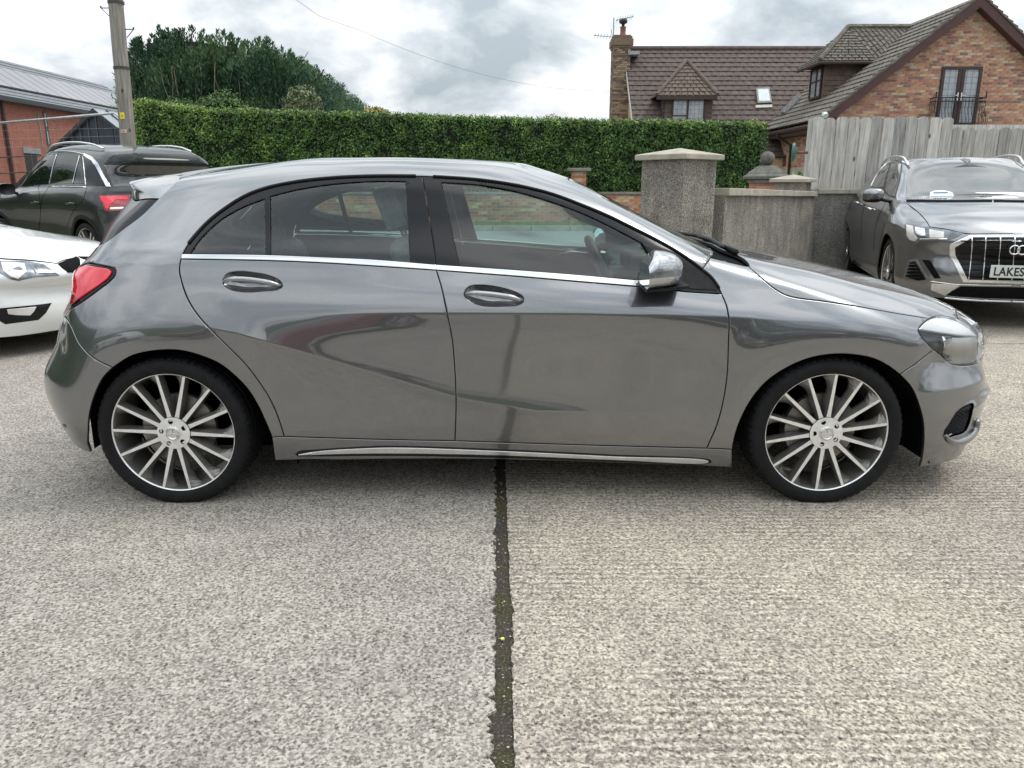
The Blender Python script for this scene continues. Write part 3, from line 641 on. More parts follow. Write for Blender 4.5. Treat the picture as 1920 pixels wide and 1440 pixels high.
HNET=[[(-2.03,0,0.25),(-2.01,0.35,0.25),(-1.935,0.6,0.24),(-1.85,0.73,0.22),(-1.755,0.79,0.21),(-1.6,0.82,0.19),(-1.35,0.83,0.185),(-1.0,0.835,0.185),(-0.6,0.84,0.18),(-0.2,0.84,0.175),(0.25,0.84,0.17),(0.65,0.84,0.16),(0.95,0.835,0.155),(1.3,0.83,0.15),(1.58,0.82,0.145),(1.83,0.78,0.135),(2.015,0.66,0.13),(2.15,0.42,0.13),(2.21,0,0.13)],
[(-2.07,0,0.36),(-2.05,0.35,0.36),(-1.975,0.62,0.35),(-1.88,0.76,0.33),(-1.765,0.84,0.32),(-1.6,0.865,0.31),(-1.35,0.87,0.3),(-1,0.865,0.295),(-0.6,0.862,0.29),(-0.2,0.862,0.28),(0.25,0.862,0.27),(0.65,0.862,0.26),(0.95,0.865,0.25),(1.3,0.87,0.25),(1.58,0.86,0.25),(1.85,0.81,0.24),(2.045,0.67,0.23),(2.19,0.43,0.23),(2.25,0,0.23)],
[(-2.09,0,0.5),(-2.07,0.35,0.5),(-1.995,0.63,0.49),(-1.9,0.78,0.48),(-1.775,0.86,0.47),(-1.6,0.885,0.46),(-1.35,0.89,0.46),(-1,0.872,0.45),(-0.6,0.866,0.45),(-0.2,0.866,0.45),(0.25,0.866,0.45),(0.65,0.866,0.45),(0.95,0.873,0.45),(1.3,0.885,0.45),(1.58,0.875,0.43),(1.86,0.82,0.42),(2.065,0.68,0.41),(2.21,0.43,0.4),(2.265,0,0.4)],
[(-2.07,0,0.62),(-2.05,0.35,0.62),(-1.965,0.62,0.62),(-1.87,0.765,0.62),(-1.755,0.845,0.62),(-1.6,0.88,0.62),(-1.35,0.89,0.62),(-1,0.88,0.61),(-0.6,0.873,0.61),(-0.2,0.873,0.61),(0.25,0.873,0.61),(0.65,0.873,0.61),(0.95,0.88,0.61),(1.3,0.888,0.62),(1.58,0.873,0.61),(1.85,0.815,0.58),(2.055,0.67,0.55),(2.195,0.42,0.54),(2.25,0,0.54)],
[(-2.0,0,0.8),(-1.98,0.35,0.8),(-1.905,0.59,0.8),(-1.82,0.735,0.8),(-1.725,0.82,0.8),(-1.58,0.865,0.8),(-1.35,0.88,0.8),(-1,0.878,0.805),(-0.6,0.875,0.81),(-0.2,0.873,0.81),(0.25,0.873,0.81),(0.65,0.873,0.805),(0.95,0.873,0.8),(1.3,0.875,0.785),(1.58,0.855,0.755),(1.85,0.78,0.71),(2.035,0.64,0.69),(2.17,0.4,0.69),(2.22,0,0.69)],
[(-1.95,0,0.9),(-1.93,0.35,0.9),(-1.865,0.56,0.9),(-1.79,0.7,0.9),(-1.705,0.79,0.9),(-1.56,0.84,0.9),(-1.34,0.86,0.9),(-1,0.858,0.905),(-0.6,0.852,0.905),(-0.2,0.85,0.9),(0.25,0.848,0.89),(0.65,0.845,0.875),(0.95,0.84,0.86),(1.28,0.825,0.865),(1.55,0.785,0.82),(1.76,0.69,0.8),(1.87,0.54,0.805),(1.93,0.33,0.825),(1.95,0,0.83)],
[(-1.945,0.0,0.95),(-1.925,0.34,0.95),(-1.87,0.54,0.95),(-1.795,0.675,0.95),(-1.7,0.7675,0.9525),(-1.55,0.82,0.955),(-1.33,0.8425,0.955),(-1.0,0.8415,0.9575),(-0.6,0.836,0.9525),(-0.2,0.8325,0.9425),(0.25,0.828,0.9275),(0.635,0.82,0.9125),(0.915,0.809,0.9075),(1.14,0.788,0.925),(1.32,0.73,0.905),(1.45,0.63,0.905),(1.53,0.49,0.91),(1.575,0.28,0.92),(1.59,0,0.925)],
[(-1.88,0,1.0),(-1.86,0.33,1.0),(-1.805,0.52,1.0),(-1.74,0.65,1.0),(-1.665,0.745,1.005),(-1.54,0.8,1.01),(-1.32,0.825,1.01),(-1,0.825,1.01),(-0.6,0.82,1.0),(-0.2,0.815,0.985),(0.25,0.808,0.965),(0.62,0.795,0.95),(0.88,0.778,0.955),(1.02,0.735,0.972),(1.1,0.665,0.98),(1.15,0.56,0.987),(1.18,0.44,0.99),(1.205,0.25,0.997),(1.215,0,1.0)],
[(-1.79,0,1.12),(-1.77,0.33,1.12),(-1.715,0.49,1.12),(-1.66,0.6,1.12),(-1.595,0.685,1.12),(-1.48,0.735,1.115),(-1.28,0.765,1.11),(-0.98,0.77,1.1),(-0.6,0.767,1.09),(-0.2,0.765,1.075),(0.2,0.757,1.05),(0.48,0.748,1.06),(0.67,0.73,1.052),(0.79,0.69,1.045),(0.86,0.63,1.043),(0.9,0.54,1.042),(0.925,0.41,1.042),(0.945,0.23,1.045),(0.95,0,1.045)],
[(-1.7,0,1.23),(-1.68,0.32,1.23),(-1.635,0.45,1.225),(-1.575,0.545,1.22),(-1.5,0.62,1.225),(-1.38,0.665,1.22),(-1.2,0.695,1.215),(-0.92,0.705,1.21),(-0.58,0.705,1.205),(-0.2,0.7,1.195),(0.12,0.69,1.18),(0.32,0.675,1.185),(0.45,0.658,1.18),(0.535,0.62,1.18),(0.575,0.555,1.18),(0.6,0.47,1.18),(0.615,0.36,1.185),(0.625,0.21,1.187),(0.63,0,1.188)],
[(-1.6,0,1.315),(-1.58,0.3,1.315),(-1.54,0.42,1.31),(-1.48,0.5,1.3),(-1.4,0.55,1.315),(-1.28,0.59,1.32),(-1.1,0.615,1.325),(-0.85,0.63,1.33),(-0.55,0.635,1.335),(-0.22,0.632,1.33),(0.0,0.625,1.315),(0.14,0.61,1.3),(0.22,0.58,1.295),(0.28,0.54,1.295),(0.31,0.485,1.3),(0.33,0.42,1.305),(0.345,0.33,1.315),(0.355,0.19,1.322),(0.36,0,1.325)],
[(-1.5,0,1.355),(-1.48,0.27,1.353),(-1.44,0.37,1.345),(-1.38,0.43,1.34),(-1.29,0.475,1.35),(-1.15,0.505,1.365),(-0.97,0.525,1.385),(-0.75,0.54,1.393),(-0.5,0.545,1.398),(-0.24,0.54,1.392),(-0.06,0.53,1.382),(0.04,0.51,1.372),(0.095,0.48,1.367),(0.13,0.44,1.363),(0.15,0.39,1.363),(0.17,0.33,1.365),(0.185,0.25,1.37),(0.195,0.14,1.376),(0.2,0,1.378)],
[(-1.25,0,1.395),(-1.24,0.17,1.393),(-1.21,0.22,1.391),(-1.16,0.26,1.389),(-1.08,0.285,1.398),(-0.97,0.3,1.405),(-0.83,0.31,1.42),(-0.66,0.315,1.424),(-0.47,0.315,1.424),(-0.28,0.31,1.42),(-0.15,0.3,1.414),(-0.07,0.285,1.41),(-0.02,0.265,1.406),(0.01,0.24,1.404),(0.035,0.21,1.404),(0.055,0.17,1.405),(0.07,0.13,1.406),(0.078,0.07,1.408),(0.08,0,1.408)],
[(-1.0,0,1.413),(-0.9528,0,1.4163),(-0.9056,0,1.4195),(-0.8583,0,1.4227),(-0.8111,0,1.4258),(-0.7639,0,1.4288),(-0.7167,0,1.4293),(-0.6694,0,1.4297),(-0.6222,0,1.4299),(-0.575,0,1.43),(-0.5278,0,1.4299),(-0.4806,0,1.4297),(-0.4333,0,1.4293),(-0.3861,0,1.4288),(-0.3389,0,1.4282),(-0.2917,0,1.4275),(-0.2444,0,1.4267),(-0.1972,0,1.4259),(-0.15,0,1.425)]]
# ================================================================ car materials and shared car pieces
def paint(name,col,flake=.25,metal=.75,rough=.38,coat=1.0,cior=2.35):
    m=bpy.data.materials.new(name);m.use_nodes=True;t=m.node_tree;b=t.nodes['Principled BSDF'];L=t.links.new
    inp(b,'Metallic',metal);inp(b,'Roughness',rough);inp(b,'Coat Weight',coat);inp(b,'Coat Roughness',.03);inp(b,'Coat IOR',cior)
    tc=nn(t,'ShaderNodeTexCoord');n=nn(t,'ShaderNodeTexNoise');L(tc.outputs['Object'],n.inputs['Vector']);inp(n,'Scale',900);inp(n,'Detail',1)
    r=nn(t,'ShaderNodeValToRGB');L(n.outputs[0],r.inputs[0]);r.color_ramp.elements[0].position=.35;r.color_ramp.elements[1].position=.7
    r.color_ramp.elements[0].color=(*[c*(1-flake) for c in col],1);r.color_ramp.elements[1].color=(*[c*(1+flake) for c in col],1)
    n2=nn(t,'ShaderNodeTexNoise');L(tc.outputs['Object'],n2.inputs['Vector']);inp(n2,'Scale',2.5);inp(n2,'Detail',6)
    # faint road film low on the body
    sp=nn(t,'ShaderNodeSeparateXYZ');L(tc.outputs['Object'],sp.inputs[0])
    mr=nn(t,'ShaderNodeMapRange');L(sp.outputs[2],mr.inputs[0]);inp(mr,1,.15);inp(mr,2,.75);inp(mr,3,.30);inp(mr,4,0.02)
    mu=nn(t,'ShaderNodeMath',operation='MULTIPLY');L(mr.outputs[0],mu.inputs[0]);L(n2.outputs[0],mu.inputs[1])
    mx=nn(t,'ShaderNodeMixRGB');L(mu.outputs[0],mx.inputs[0]);L(r.outputs[0],mx.inputs[1]);inp(mx,2,(.17,.155,.135,1));L(mx.outputs[0],b.inputs['Base Color'])
    ad=nn(t,'ShaderNodeMath',operation='MULTIPLY');L(mu.outputs[0],ad.inputs[0]);inp(ad,1,.35);ad2=nn(t,'ShaderNodeMath',operation='ADD');L(ad.outputs[0],ad2.inputs[0]);inp(ad2,1,.032);L(ad2.outputs[0],b.inputs['Coat Roughness'])
    return m
def glass(name,tint=(.62,.76,.73),refl=.9,rough=.0,ior=1.5):
    m=bpy.data.materials.new(name);m.use_nodes=True;t=m.node_tree;t.nodes.clear();L=t.links.new
    o=nn(t,'ShaderNodeOutputMaterial');mx=nn(t,'ShaderNodeMixShader');tr=nn(t,'ShaderNodeBsdfTransparent');g=nn(t,'ShaderNodeBsdfGlossy');inp(g,'Roughness',rough);inp(g,'Color',(refl,)*3+(1,))
    inp(tr,0,(*tint,1));f=nn(t,'ShaderNodeFresnel');inp(f,'IOR',ior)
    tc=nn(t,'ShaderNodeTexCoord');n=nn(t,'ShaderNodeTexNoise');L(tc.outputs['Object'],n.inputs['Vector']);inp(n,'Scale',3);inp(n,'Detail',5)
    d=nn(t,'ShaderNodeBsdfDiffuse');inp(d,0,(.5,.5,.48,1));m2=nn(t,'ShaderNodeMixShader');mr=nn(t,'ShaderNodeMapRange');L(n.outputs[0],mr.inputs[0]);inp(mr,1,.4);inp(mr,2,.8);inp(mr,3,.0);inp(mr,4,.018)
    L(f.outputs[0],mx.inputs[0]);L(tr.outputs[0],mx.inputs[1]);L(g.outputs[0],mx.inputs[2]);L(mr.outputs[0],m2.inputs[0]);L(mx.outputs[0],m2.inputs[1]);L(d.outputs[0],m2.inputs[2]);L(m2.outputs[0],o.inputs[0])
    return m
M={}
M['grey']=paint('metallic_grey_paint',(.152,.157,.168),metal=.88,rough=.30,cior=2.2)
M['black_gloss']=mat('gloss_black_plastic',(.008,.008,.010),.16,spec=.32)
M['black_trim']=mat('black_rubber_trim',(.010,.010,.011),.55,spec=.25,var=.3,scale=30)
M['black_matt']=mat('matt_black_liner',(.006,.006,.007),.9,spec=.12,var=.3,scale=20,bump=.2)
M['chrome']=mat('chrome',(.75,.76,.77),.07,metal=1,var=.03,scale=5)
M['mirror_shell']=mat('silver_mirror_shell',(.50,.51,.52),.13,metal=.9,coat=.5,var=.08,scale=9)
M['satin']=mat('satin_aluminium',(.78,.78,.77),.22,metal=.9,var=.06,scale=14)
M['rim_face']=mat('machined_alloy',(.84,.835,.82),.30,metal=.55,var=.10,scale=30)
M['rim_dark']=mat('dark_alloy_lacquer',(.20,.19,.175),.33,metal=.55,var=.15,scale=12,coat=.3)
M['tyre']=mat('tyre_rubber',(.007,.007,.008),.75,spec=.3,var=.35,scale=25,bump=.25,bscale=120)
M['brake']=mat('brake_steel',(.28,.26,.24),.38,metal=.8,var=.2,scale=30)
M['hub_dark']=mat('hub_dark',(.02,.019,.018),.7,var=.3)
M['glass_front']=glass('tinted_side_glass',(.70,.90,.86),ior=1.62)
M['glass_rear']=glass('tinted_rear_glass',(.70,.88,.84),ior=1.7)
M['dark_glass']=mat('dark_car_glass',(.012,.016,.016),.02,coat=1,spec=.9,var=.2)
M['glass_dark']=glass('privacy_glass',(.10,.13,.13))
M['glass_screen']=glass('windscreen_glass',(.66,.78,.74))
M['lens']=glass('clear_lamp_lens',(.985,.99,.99),1.0,ior=1.55)
M['red']=mat('red_lamp_lens',(.72,.008,.035),.08,coat=1,var=.12,scale=3)
M['red_dark']=mat('dark_red_reflector',(.30,.0,.012),.15,coat=1,var=.6,scale=60)
M['privacy']=mat('privacy_car_glass',(.006,.010,.009),.03,spec=.3,var=.3)
M['seat']=mat('dark_seat_fabric',(.22,.225,.23),.8,var=.25,scale=40,bump=.2)
M['lining']=mat('pale_roof_lining',(.30,.31,.30),.9,var=.08)
M['dash']=mat('soft_dash_plastic',(.055,.06,.063),.5,var=.2,bump=.15)
M['bright_in']=mat('bright_lamp_shell',(.86,.87,.86),.3,metal=0,var=.05,scale=5)
M['silver_in']=mat('silver_reflector',(.74,.72,.68),.3,metal=.25,var=.1,scale=9)
M['lamp_dark']=mat('smoked_lamp_housing',(.20,.22,.24),.2,metal=.6,var=.4,scale=14)
def tyre_mesh(Ro=.318,Ri=.251,w=.225):
    """axis y, outer face towards -y at y=0"""
    mb=MB();h=w;e=Ro-Ri
    prof=[(Ri,.004),(Ri+.004,-.003),(Ri+e*.3,-.010),(Ri+e*.62,-.010),(Ri+e*.84,-.003),(Ro-.006,.012),(Ro-.002,.022)]
    # tread with circumferential grooves
    g=.006
    for a,b in ((.032,.062),(.072,.104),(.118,.150),(.160,.188)):
        prof+=[(Ro-.001,a),(Ro,(a+b)/2),(Ro-.001,b),(Ro-g,b+.002),(Ro-g,b+.008)]
    prof=prof[:-2]+[(Ro-.004,h-.018),(Ri+e*.8,h+.003),(Ri+e*.4,h+.006),(Ri,h)]
    mb.lathe(prof,'y',96);return mb.mesh('tyre',M['tyre'],True)
def lug_mesh(Ro=.319):
    """sipes over the tread shoulder"""
    mb=MB()
    for i in range(64):
        th=2*math.pi*i/64
        for y0,y1 in ((.006,.030),(.192,.214)):
            a=[];
            for dy,dr in ((y0,-.004 if y0<.1 else .0015),(y1,.0015 if y0<.1 else -.004)):
                for dt in (-.030,.030):
                    a.append(((Ro+dr)*math.cos(th+dt),dy,(Ro+dr)*math.sin(th+dt)))
            b=[(x*.97,y,z*.97) for x,y,z in a]
            mb.add(a+b,[(0,1,3,2),(4,6,7,5),(0,4,5,1),(2,3,7,6),(0,2,6,4),(1,5,7,3)])
    return mb.mesh('tread_block',M['tyre'])
def rim_mesh(Ro=.2555):
    mb=MB()
    mb.lathe([(Ro-.006,.004),(Ro-.004,.000),(Ro,-.0015),(Ro+.002,.003),(Ro,.012)],'y',96,0)          # machined lip
    mb.lathe([(Ro-.006,.004),(Ro-.010,.012),(Ro-.014,.035),(Ro-.022,.09),(Ro-.030,.15),(Ro-.012,.20),(Ro+.004,.214)],'y',96,1)
    return mb.mesh('rim',[M['rim_face'],M['rim_dark']],True)
def spoke_mesh(Ro=.250,Rh=.062,dark=True):
    """one spoke along +x; face plane y=0 (outside is -y); flare on the counter-clockwise side as seen from outside (towards +z)"""
    mb=MB();N=12
    F=[];B=[]
    prof=[]
    for i in range(N+1):
        f=i/N;r=Rh-.012+(Ro-Rh+.012)*f
        hw=.0085-.0032*f+ (.005*(1-f/.12) if f<.12 else 0)
        fl=.004+.009*f+ (.046*max(0,(f-.66)/.34)**2.2)
        dp=.002+.010*math.sin(math.pi*min(1,f*1.1))*0+.006*(1-f)
        prof.append((r,hw,fl,dp))
    v=[];
    for r,hw,fl,dp in prof:
        f=(r-Rh)/(Ro-Rh)
        v+=[(r,dp,-hw),(r,dp,hw),(r,dp+.010,hw+fl*.45),(r,dp+.018+.012*f,hw+fl),(r,dp+.045,hw+fl*.8),(r,dp+.045,-hw-.004),(r,dp+.020,-hw-.003)]
    k=7
    for i in range(N):
        a=i*k;b=a+k
        for j in range(k):
            q=(a+j,a+(j+1)%k,b+(j+1)%k,b+j)
            mb.f.append(q);mb.m.append(0 if j==0 else 1)
    mb.v=v;mb.n=len(v)
    return mb.mesh('spoke',[M['rim_face'],M['rim_dark']],False)
def hub_mesh():
    mb=MB();n=70;Rr=.068
    # face disc with five bolt holes, via delaunay
    outer=[(Rr*math.cos(2*math.pi*i/n),Rr*math.sin(2*math.pi*i/n)) for i in range(n)]
    V=[Vector(p) for p in outer];E=[(i,(i+1)%n) for i in range(n)];holes=[]
    for k in range(5):
        a=2*math.pi*k/5+.5;c=(.050*math.cos(a),.050*math.sin(a));b=len(V);m=14
        hl=[(c[0]+.0102*math.cos(2*math.pi*j/m),c[1]+.0102*math.sin(2*math.pi*j/m)) for j in range(m)];holes.append(hl)
        V+=[Vector(p) for p in hl];E+=[(b+j,b+(j+1)%m) for j in range(m)]
    r=delaunay_2d_cdt(V,E,[],0,1e-7,False);pv=np.array([tuple(p) for p in r[0]]);tr=np.array([tuple(f) for f in r[2]]);c=pv[tr].mean(1);k=pip(c,outer)
    for h in holes:k&=~pip(c,h)
    mb.add([(x,-.001-.010*max(0,1-math.hypot(x,z)/Rr)*0+.004*(math.hypot(x,z)/Rr)**2,z) for x,z in pv],[tuple(t) for t in tr[k]],0)
    for hl in holes:
        m=len(hl);mb.add([(x,.002,z) for x,z in hl]+[(x,.035,z) for x,z in hl],[(j,(j+1)%m,(j+1)%m+m,j+m) for j in range(m)],1)
    mb.lathe([(Rr,.003),(Rr+.001,.02),(Rr-.003,.05)],'y',56,1)
    mb.lathe([(.001,.036),(Rr,.036)],'y',24,1)
    return mb.mesh('hub',[M['rim_face'],M['hub_dark']],False)
def cap_mesh(star=True):
    mb=MB();mb.lathe([(.0,-.007),(.014,-.0068),(.024,-.006),(.0245,-.0085),(.0285,-.0085),(.030,-.005),(.031,.001)],'y',40,0)
    if star:
        for k in range(3):
            a=R(90+120*k);t=(.0225*math.cos(a),-.0085,.0225*math.sin(a));l=[(.005*math.cos(a+s*R(60)),-.0075,.005*math.sin(a+s*R(60))) for s in(-1,1)]
            mb.add([t,l[0],(0,-.0115,0),l[1]],[(0,1,2),(0,2,3)],1)
        mb.lathe([(.0215,-.0075),(.0225,-.0098),(.0240,-.0095),(.0245,-.007)],'y',40,1)
        for k in range(16):
            a=2*math.pi*k/16; 
            if k%4: mb.box((.0258*math.cos(a)-.0012,-.0092,.0258*math.sin(a)-.0012),(.0258*math.cos(a)+.0012,-.0086,.0258*math.sin(a)+.0012),2)
    return mb.mesh('centre_cap',[M['satin'],M['chrome'],M['black_trim']],True)
def disc_mesh():
    mb=MB();mb.lathe([(.075,.075),(.150,.075),(.152,.08),(.152,.10),(.075,.10)],'y',64,0);mb.lathe([(.02,.06),(.074,.062),(.078,.09)],'y',40,1)
    n=28
    mb.add([(.153*math.cos(R(a)),.06,.153*math.sin(R(a))) for a in range(150,211,10)]+[(.095*math.cos(R(a)),.055,.095*math.sin(R(a))) for a in range(150,211,10)]+
           [(.158*math.cos(R(a)),.11,.158*math.sin(R(a))) for a in range(150,211,10)],[(i,i+1,i+8,i+7) for i in range(6)]+[(i,i+14,i+15,i+1) for i in range(6)],0)
    return mb.mesh('brake_disc',[M['brake'],M['hub_dark']],False)
def add_wheel(root,mesh,x,y,z,side,rot=0,nsp=14,scale=1.0,star=True):
    """wheel as a part of root, its pieces sub-parts; side -1 = outer face at -y"""
    wr=link('wheel',mesh['tyre'],root,Matrix.Translation((x,y,z))@Matrix.Rotation(0 if side<0 else math.pi,4,'Z')@Matrix.Rotation(rot,4,'Y')@Matrix.Scale(scale,4))
    link('tread',mesh['lug'],wr,kind='stuff');link('rim',mesh['rim'],wr);link('hub',mesh['hub'],wr);link('centre_cap',mesh['cap'],wr);link('brake_disc',mesh['disc'],wr)
    for k in range(nsp):
        link('spoke',mesh['spoke'],wr,Matrix.Rotation(2*math.pi*k/nsp,4,'Y'))
    return wr
WH=dict(tyre=tyre_mesh(),lug=lug_mesh(),rim=rim_mesh(),spoke=spoke_mesh(),hub=hub_mesh(),cap=cap_mesh(),disc=disc_mesh())
def seat_pair(root,x,y,z,col,w=.50,back=.58,tilt=18,headrest=True,depth=.5):
    mb=MB();mb.box((-depth/2,-w/2,0),(depth/2,w/2,.14));o=mb.build('seat',col,root,auto=60);o.location=(x,y,z);bevel(o,.05,3)
    mb=MB();mb.box((-.06,-w/2,0),(.06,w/2,back));o2=mb.build('seat_back',col,root,auto=60);o2.matrix_basis=Matrix.Translation((x-depth/2,y,z+.10))@Matrix.Rotation(R(-tilt),4,'Y');bevel(o2,.05,3)
    if headrest:
        mb=MB();mb.box((-.045,-.13,back+.04),(.05,.13,back+.22));mb.tube([(0,-.05,back-.02),(0,-.05,back+.1)],.007,6);mb.tube([(0,.05,back-.02),(0,.05,back+.1)],.007,6)
        o3=mb.build('headrest',col,root,auto=60);o3.matrix_basis=o2.matrix_basis.copy();bevel(o3,.035,3)
def steering(root,x,y,z,r=.185,tilt=24):
    mb=MB();T=Matrix.Translation((x,y,z))@Matrix.Rotation(R(-tilt),4,'Y')
    ring=[T@Vector((0,r*math.cos(a),r*math.sin(a))) for a in np.linspace(0,2*math.pi,41)];mb.tube(ring,.016,8,cap=False)
    for a in (0,math.pi,-math.pi/2): mb.tube([T@Vector((.02,0,0)),T@Vector((0,r*math.cos(a),r*math.sin(a)))],[.03,.014],6)
    mb.tube([T@Vector((.03,0,0)),T@Vector((.35,0,-.12))],.035,8);mb.tube([T@Vector((-.02,0,0)),T@Vector((.03,0,0))],.065,16)
    return mb.build('steering_wheel',M['dash'],root,auto=40)
def blob(name,mb,matl,root,sub=2):
    o=mb.build(name,matl,root,smooth=True);m=o.modifiers.new('s','SUBSURF');m.levels=m.render_levels=sub;return o
# ================================================================ house materials
TILE=mat('concrete_roof_tile',(.085,.068,.058),.85,col2=(.15,.125,.11),scale=16,det=8,bump=.5,bscale=30,mask=(.3,.72))
LICH=(.34,.32,.29)
def tile_mat(name,a,b_,lich=.62,us=3.3):
    """roof tile: weathered colour, narrow upright joints between tiles, pale lichen specks"""
    m=mat(name,a,.85,col2=b_,scale=5,det=8);t=m.node_tree;b=t.nodes['Principled BSDF'];L=t.links.new
    tc=nn(t,'ShaderNodeTexCoord');n=nn(t,'ShaderNodeTexNoise');L(tc.outputs['Object'],n.inputs['Vector']);inp(n,'Scale',11);inp(n,'Detail',5);inp(n,'Roughness',.75)
    r=nn(t,'ShaderNodeValToRGB');L(n.outputs[0],r.inputs[0]);r.color_ramp.elements[0].position=lich;r.color_ramp.elements[0].color=(0,0,0,1);r.color_ramp.elements[1].position=lich+.06;r.color_ramp.elements[1].color=(1,1,1,1)
    mx=nn(t,'ShaderNodeMixRGB');L(r.outputs[0],mx.inputs[0]);cur=b.inputs['Base Color'].links[0].from_socket;L(cur,mx.inputs[1]);inp(mx,2,(*LICH,1));L(mx.outputs[0],b.inputs['Base Color']);return m
TIL=tile_mat('brown_roof_tile',(.072,.053,.044),(.130,.100,.085),.66);TIL2=tile_mat('lichened_roof_tile',(.095,.082,.068),(.17,.15,.12),.58);TIL3=tile_mat('hung_tile',(.10,.070,.055),(.16,.12,.095),.72)
DBR=mat('dark_brown_upvc',(.05,.024,.018),.35,var=.2,scale=3);FASC=mat('brown_fascia',(.055,.032,.027),.5,var=.15)
WGL=glass('house_window_glass',(.94,.96,.97),1.0,ior=1.7);NET=mat('net_curtain',(.80,.83,.85),.9,var=.12,scale=4)
LEADM=mat('lead_strip',(.22,.23,.24),.5,var=.1);LFL=mat('lead_flashing',(.33,.35,.37),.5,var=.15)
def quadgrid(mb,p00,p10,p11,p01,nu,nv,m=0):
    p00,p10,p11,p01=map(Vector,(p00,p10,p11,p01));v=[]
    for j in range(nv+1):
        for i in range(nu+1):
            a,b=i/nu,j/nv;v.append(p00*(1-a)*(1-b)+p10*a*(1-b)+p11*a*b+p01*(1-a)*b)
    mb.add(v,[(j*(nu+1)+i,j*(nu+1)+i+1,(j+1)*(nu+1)+i+1,(j+1)*(nu+1)+i) for j in range(nv) for i in range(nu)],m)
def tiled_slope(parent,o,ex,eu,nrm,L0,L1,H,course,tw,m,clipL=None,clipR=None,rg=random,single=False):
    """roof plane as overlapping courses. o = lower-left corner, ex along the eaves, eu up the slope. clipL/R(h)-> limits along ex. Every tile is geometry; the tiles of a course are one part"""
    o,ex,eu,nrm=Vector(o),Vector(ex).normalized(),Vector(eu).normalized(),Vector(nrm).normalized();n=int(round(H/course));inv=parent.matrix_basis.inverted()
    for k in range(n):
        h0=k*H/n;h1=(k+1)*H/n+.03;hm=(k+.5)*H/n;a=clipL(hm) if clipL else L0;b=clipR(hm) if clipR else L1
        if b-a<.05: continue
        mb=MB();x=a-(tw*.5 if k%2 else 0);
        while x<b-.01:
            x0=max(x,a);x1=min(x+tw-.008,b)
            if x1-x0>.02:
                j=rg.uniform(-.004,.004);hump=.012
                pts=[]
                for f,hh in ((0,0),(.25,hump),(.75,hump),(1,0)):
                    xx=x0+(x1-x0)*f
                    pts.append((o+ex*xx+eu*h0+nrm*(.040+hh+j),o+ex*xx+eu*h1+nrm*(.012+hh*.5),o+ex*xx+eu*h0+nrm*(.018)))
                v=[p[0] for p in pts]+[p[1] for p in pts]+[p[2] for p in pts]
                mb.add([inv@q for q in v],[(i,i+1,i+5,i+4) for i in range(3)]+[(8+i,9+i,i+1,i) for i in range(3)]+[(0,4,8),(3,11,7)])
            x+=tw
        mb.build('tile_course',m,parent)
def window(parent,o,ux,uz,nrm,W,H,fr,mull=(),trans=(),lead=0,name='window',depth=.05,fw=.06,net=True):
    """frame proud of the wall, glass set back, net curtain behind; ux,uz unit vectors in the window plane"""
    o,ux,uz,nrm=Vector(o),Vector(ux),Vector(uz),Vector(nrm);inv=parent.matrix_basis.inverted();M4=Matrix((( *ux,0),(*nrm,0),(*uz,0),(0,0,0,1))).transposed();M4=Matrix.Translation(o)@M4;M4=inv@M4
    f=MB()
    f.box((0,-.03,0),(fw,depth,H),0,M4);f.box((W-fw,-.03,0),(W,depth,H),0,M4);f.box((fw,-.03,0),(W-fw,depth,fw),0,M4);f.box((fw,-.03,H-fw),(W-fw,depth,H),0,M4)
    for x in mull:f.box((x-fw*.55,-.028,fw),(x+fw*.55,depth-.008,H-fw),0,M4)
    for (x0,x1,z) in trans:f.box((x0,-.026,z-fw*.4),(x1,depth-.012,z+fw*.4),0,M4)
    w=f.build(name,fr,parent)
    g=MB();g.add([M4@Vector(p) for p in ((fw,.015,fw),(W-fw,.015,fw),(W-fw,.015,H-fw),(fw,.015,H-fw))],[(0,1,2,3)]);g.build('pane',WGL,w)
    if lead:
        g=MB();n=int((W-2*fw)/lead)
        for i in range(1,n+1):g.box((fw+i*lead-.004,.016,fw),(fw+i*lead+.004,.021,H-fw),0,M4)
        for i in range(1,int((H-2*fw)/lead)+1):g.box((fw,.0165,fw+i*lead-.004),(W-fw,.0205,fw+i*lead+.004),0,M4)
        g.build('leading',LEADM,w)
    if net:
        g=MB();n=30;v=[]
        for i in range(n+1):
            x=fw+(W-2*fw)*i/n
            for z in (fw,H-fw):v.append(M4@Vector((x,.001+.006*math.sin(i*1.9),z)))
        g.add(v,[(2*i,2*i+2,2*i+3,2*i+1) for i in range(n)]);g.build('net_curtain',NET,w)
    return w
# ================================================================ far house: long tiled roof, chimney, hipped dormer
YR,YE=33.5,29.0
rd=atY(1182,93,YR);ZR=rd.z;xl=atY(1170,97,YR).x;PIT=math.tan(R(44))
ZE=ZR-(YR-YE)*PIT
hA=empty('tiled_house',(xl,YE,0));tag(hA,'brown-tiled house behind the hedge with a chimney at its left gable and a hipped dormer','house')
def roofA(y): return ZR-(YR-y)*PIT
tl=math.hypot(YR-YE,ZR-ZE);eu=Vector((0,YR-YE,ZR-ZE)).normalized();nr=Vector((0,-eu.z,eu.y))
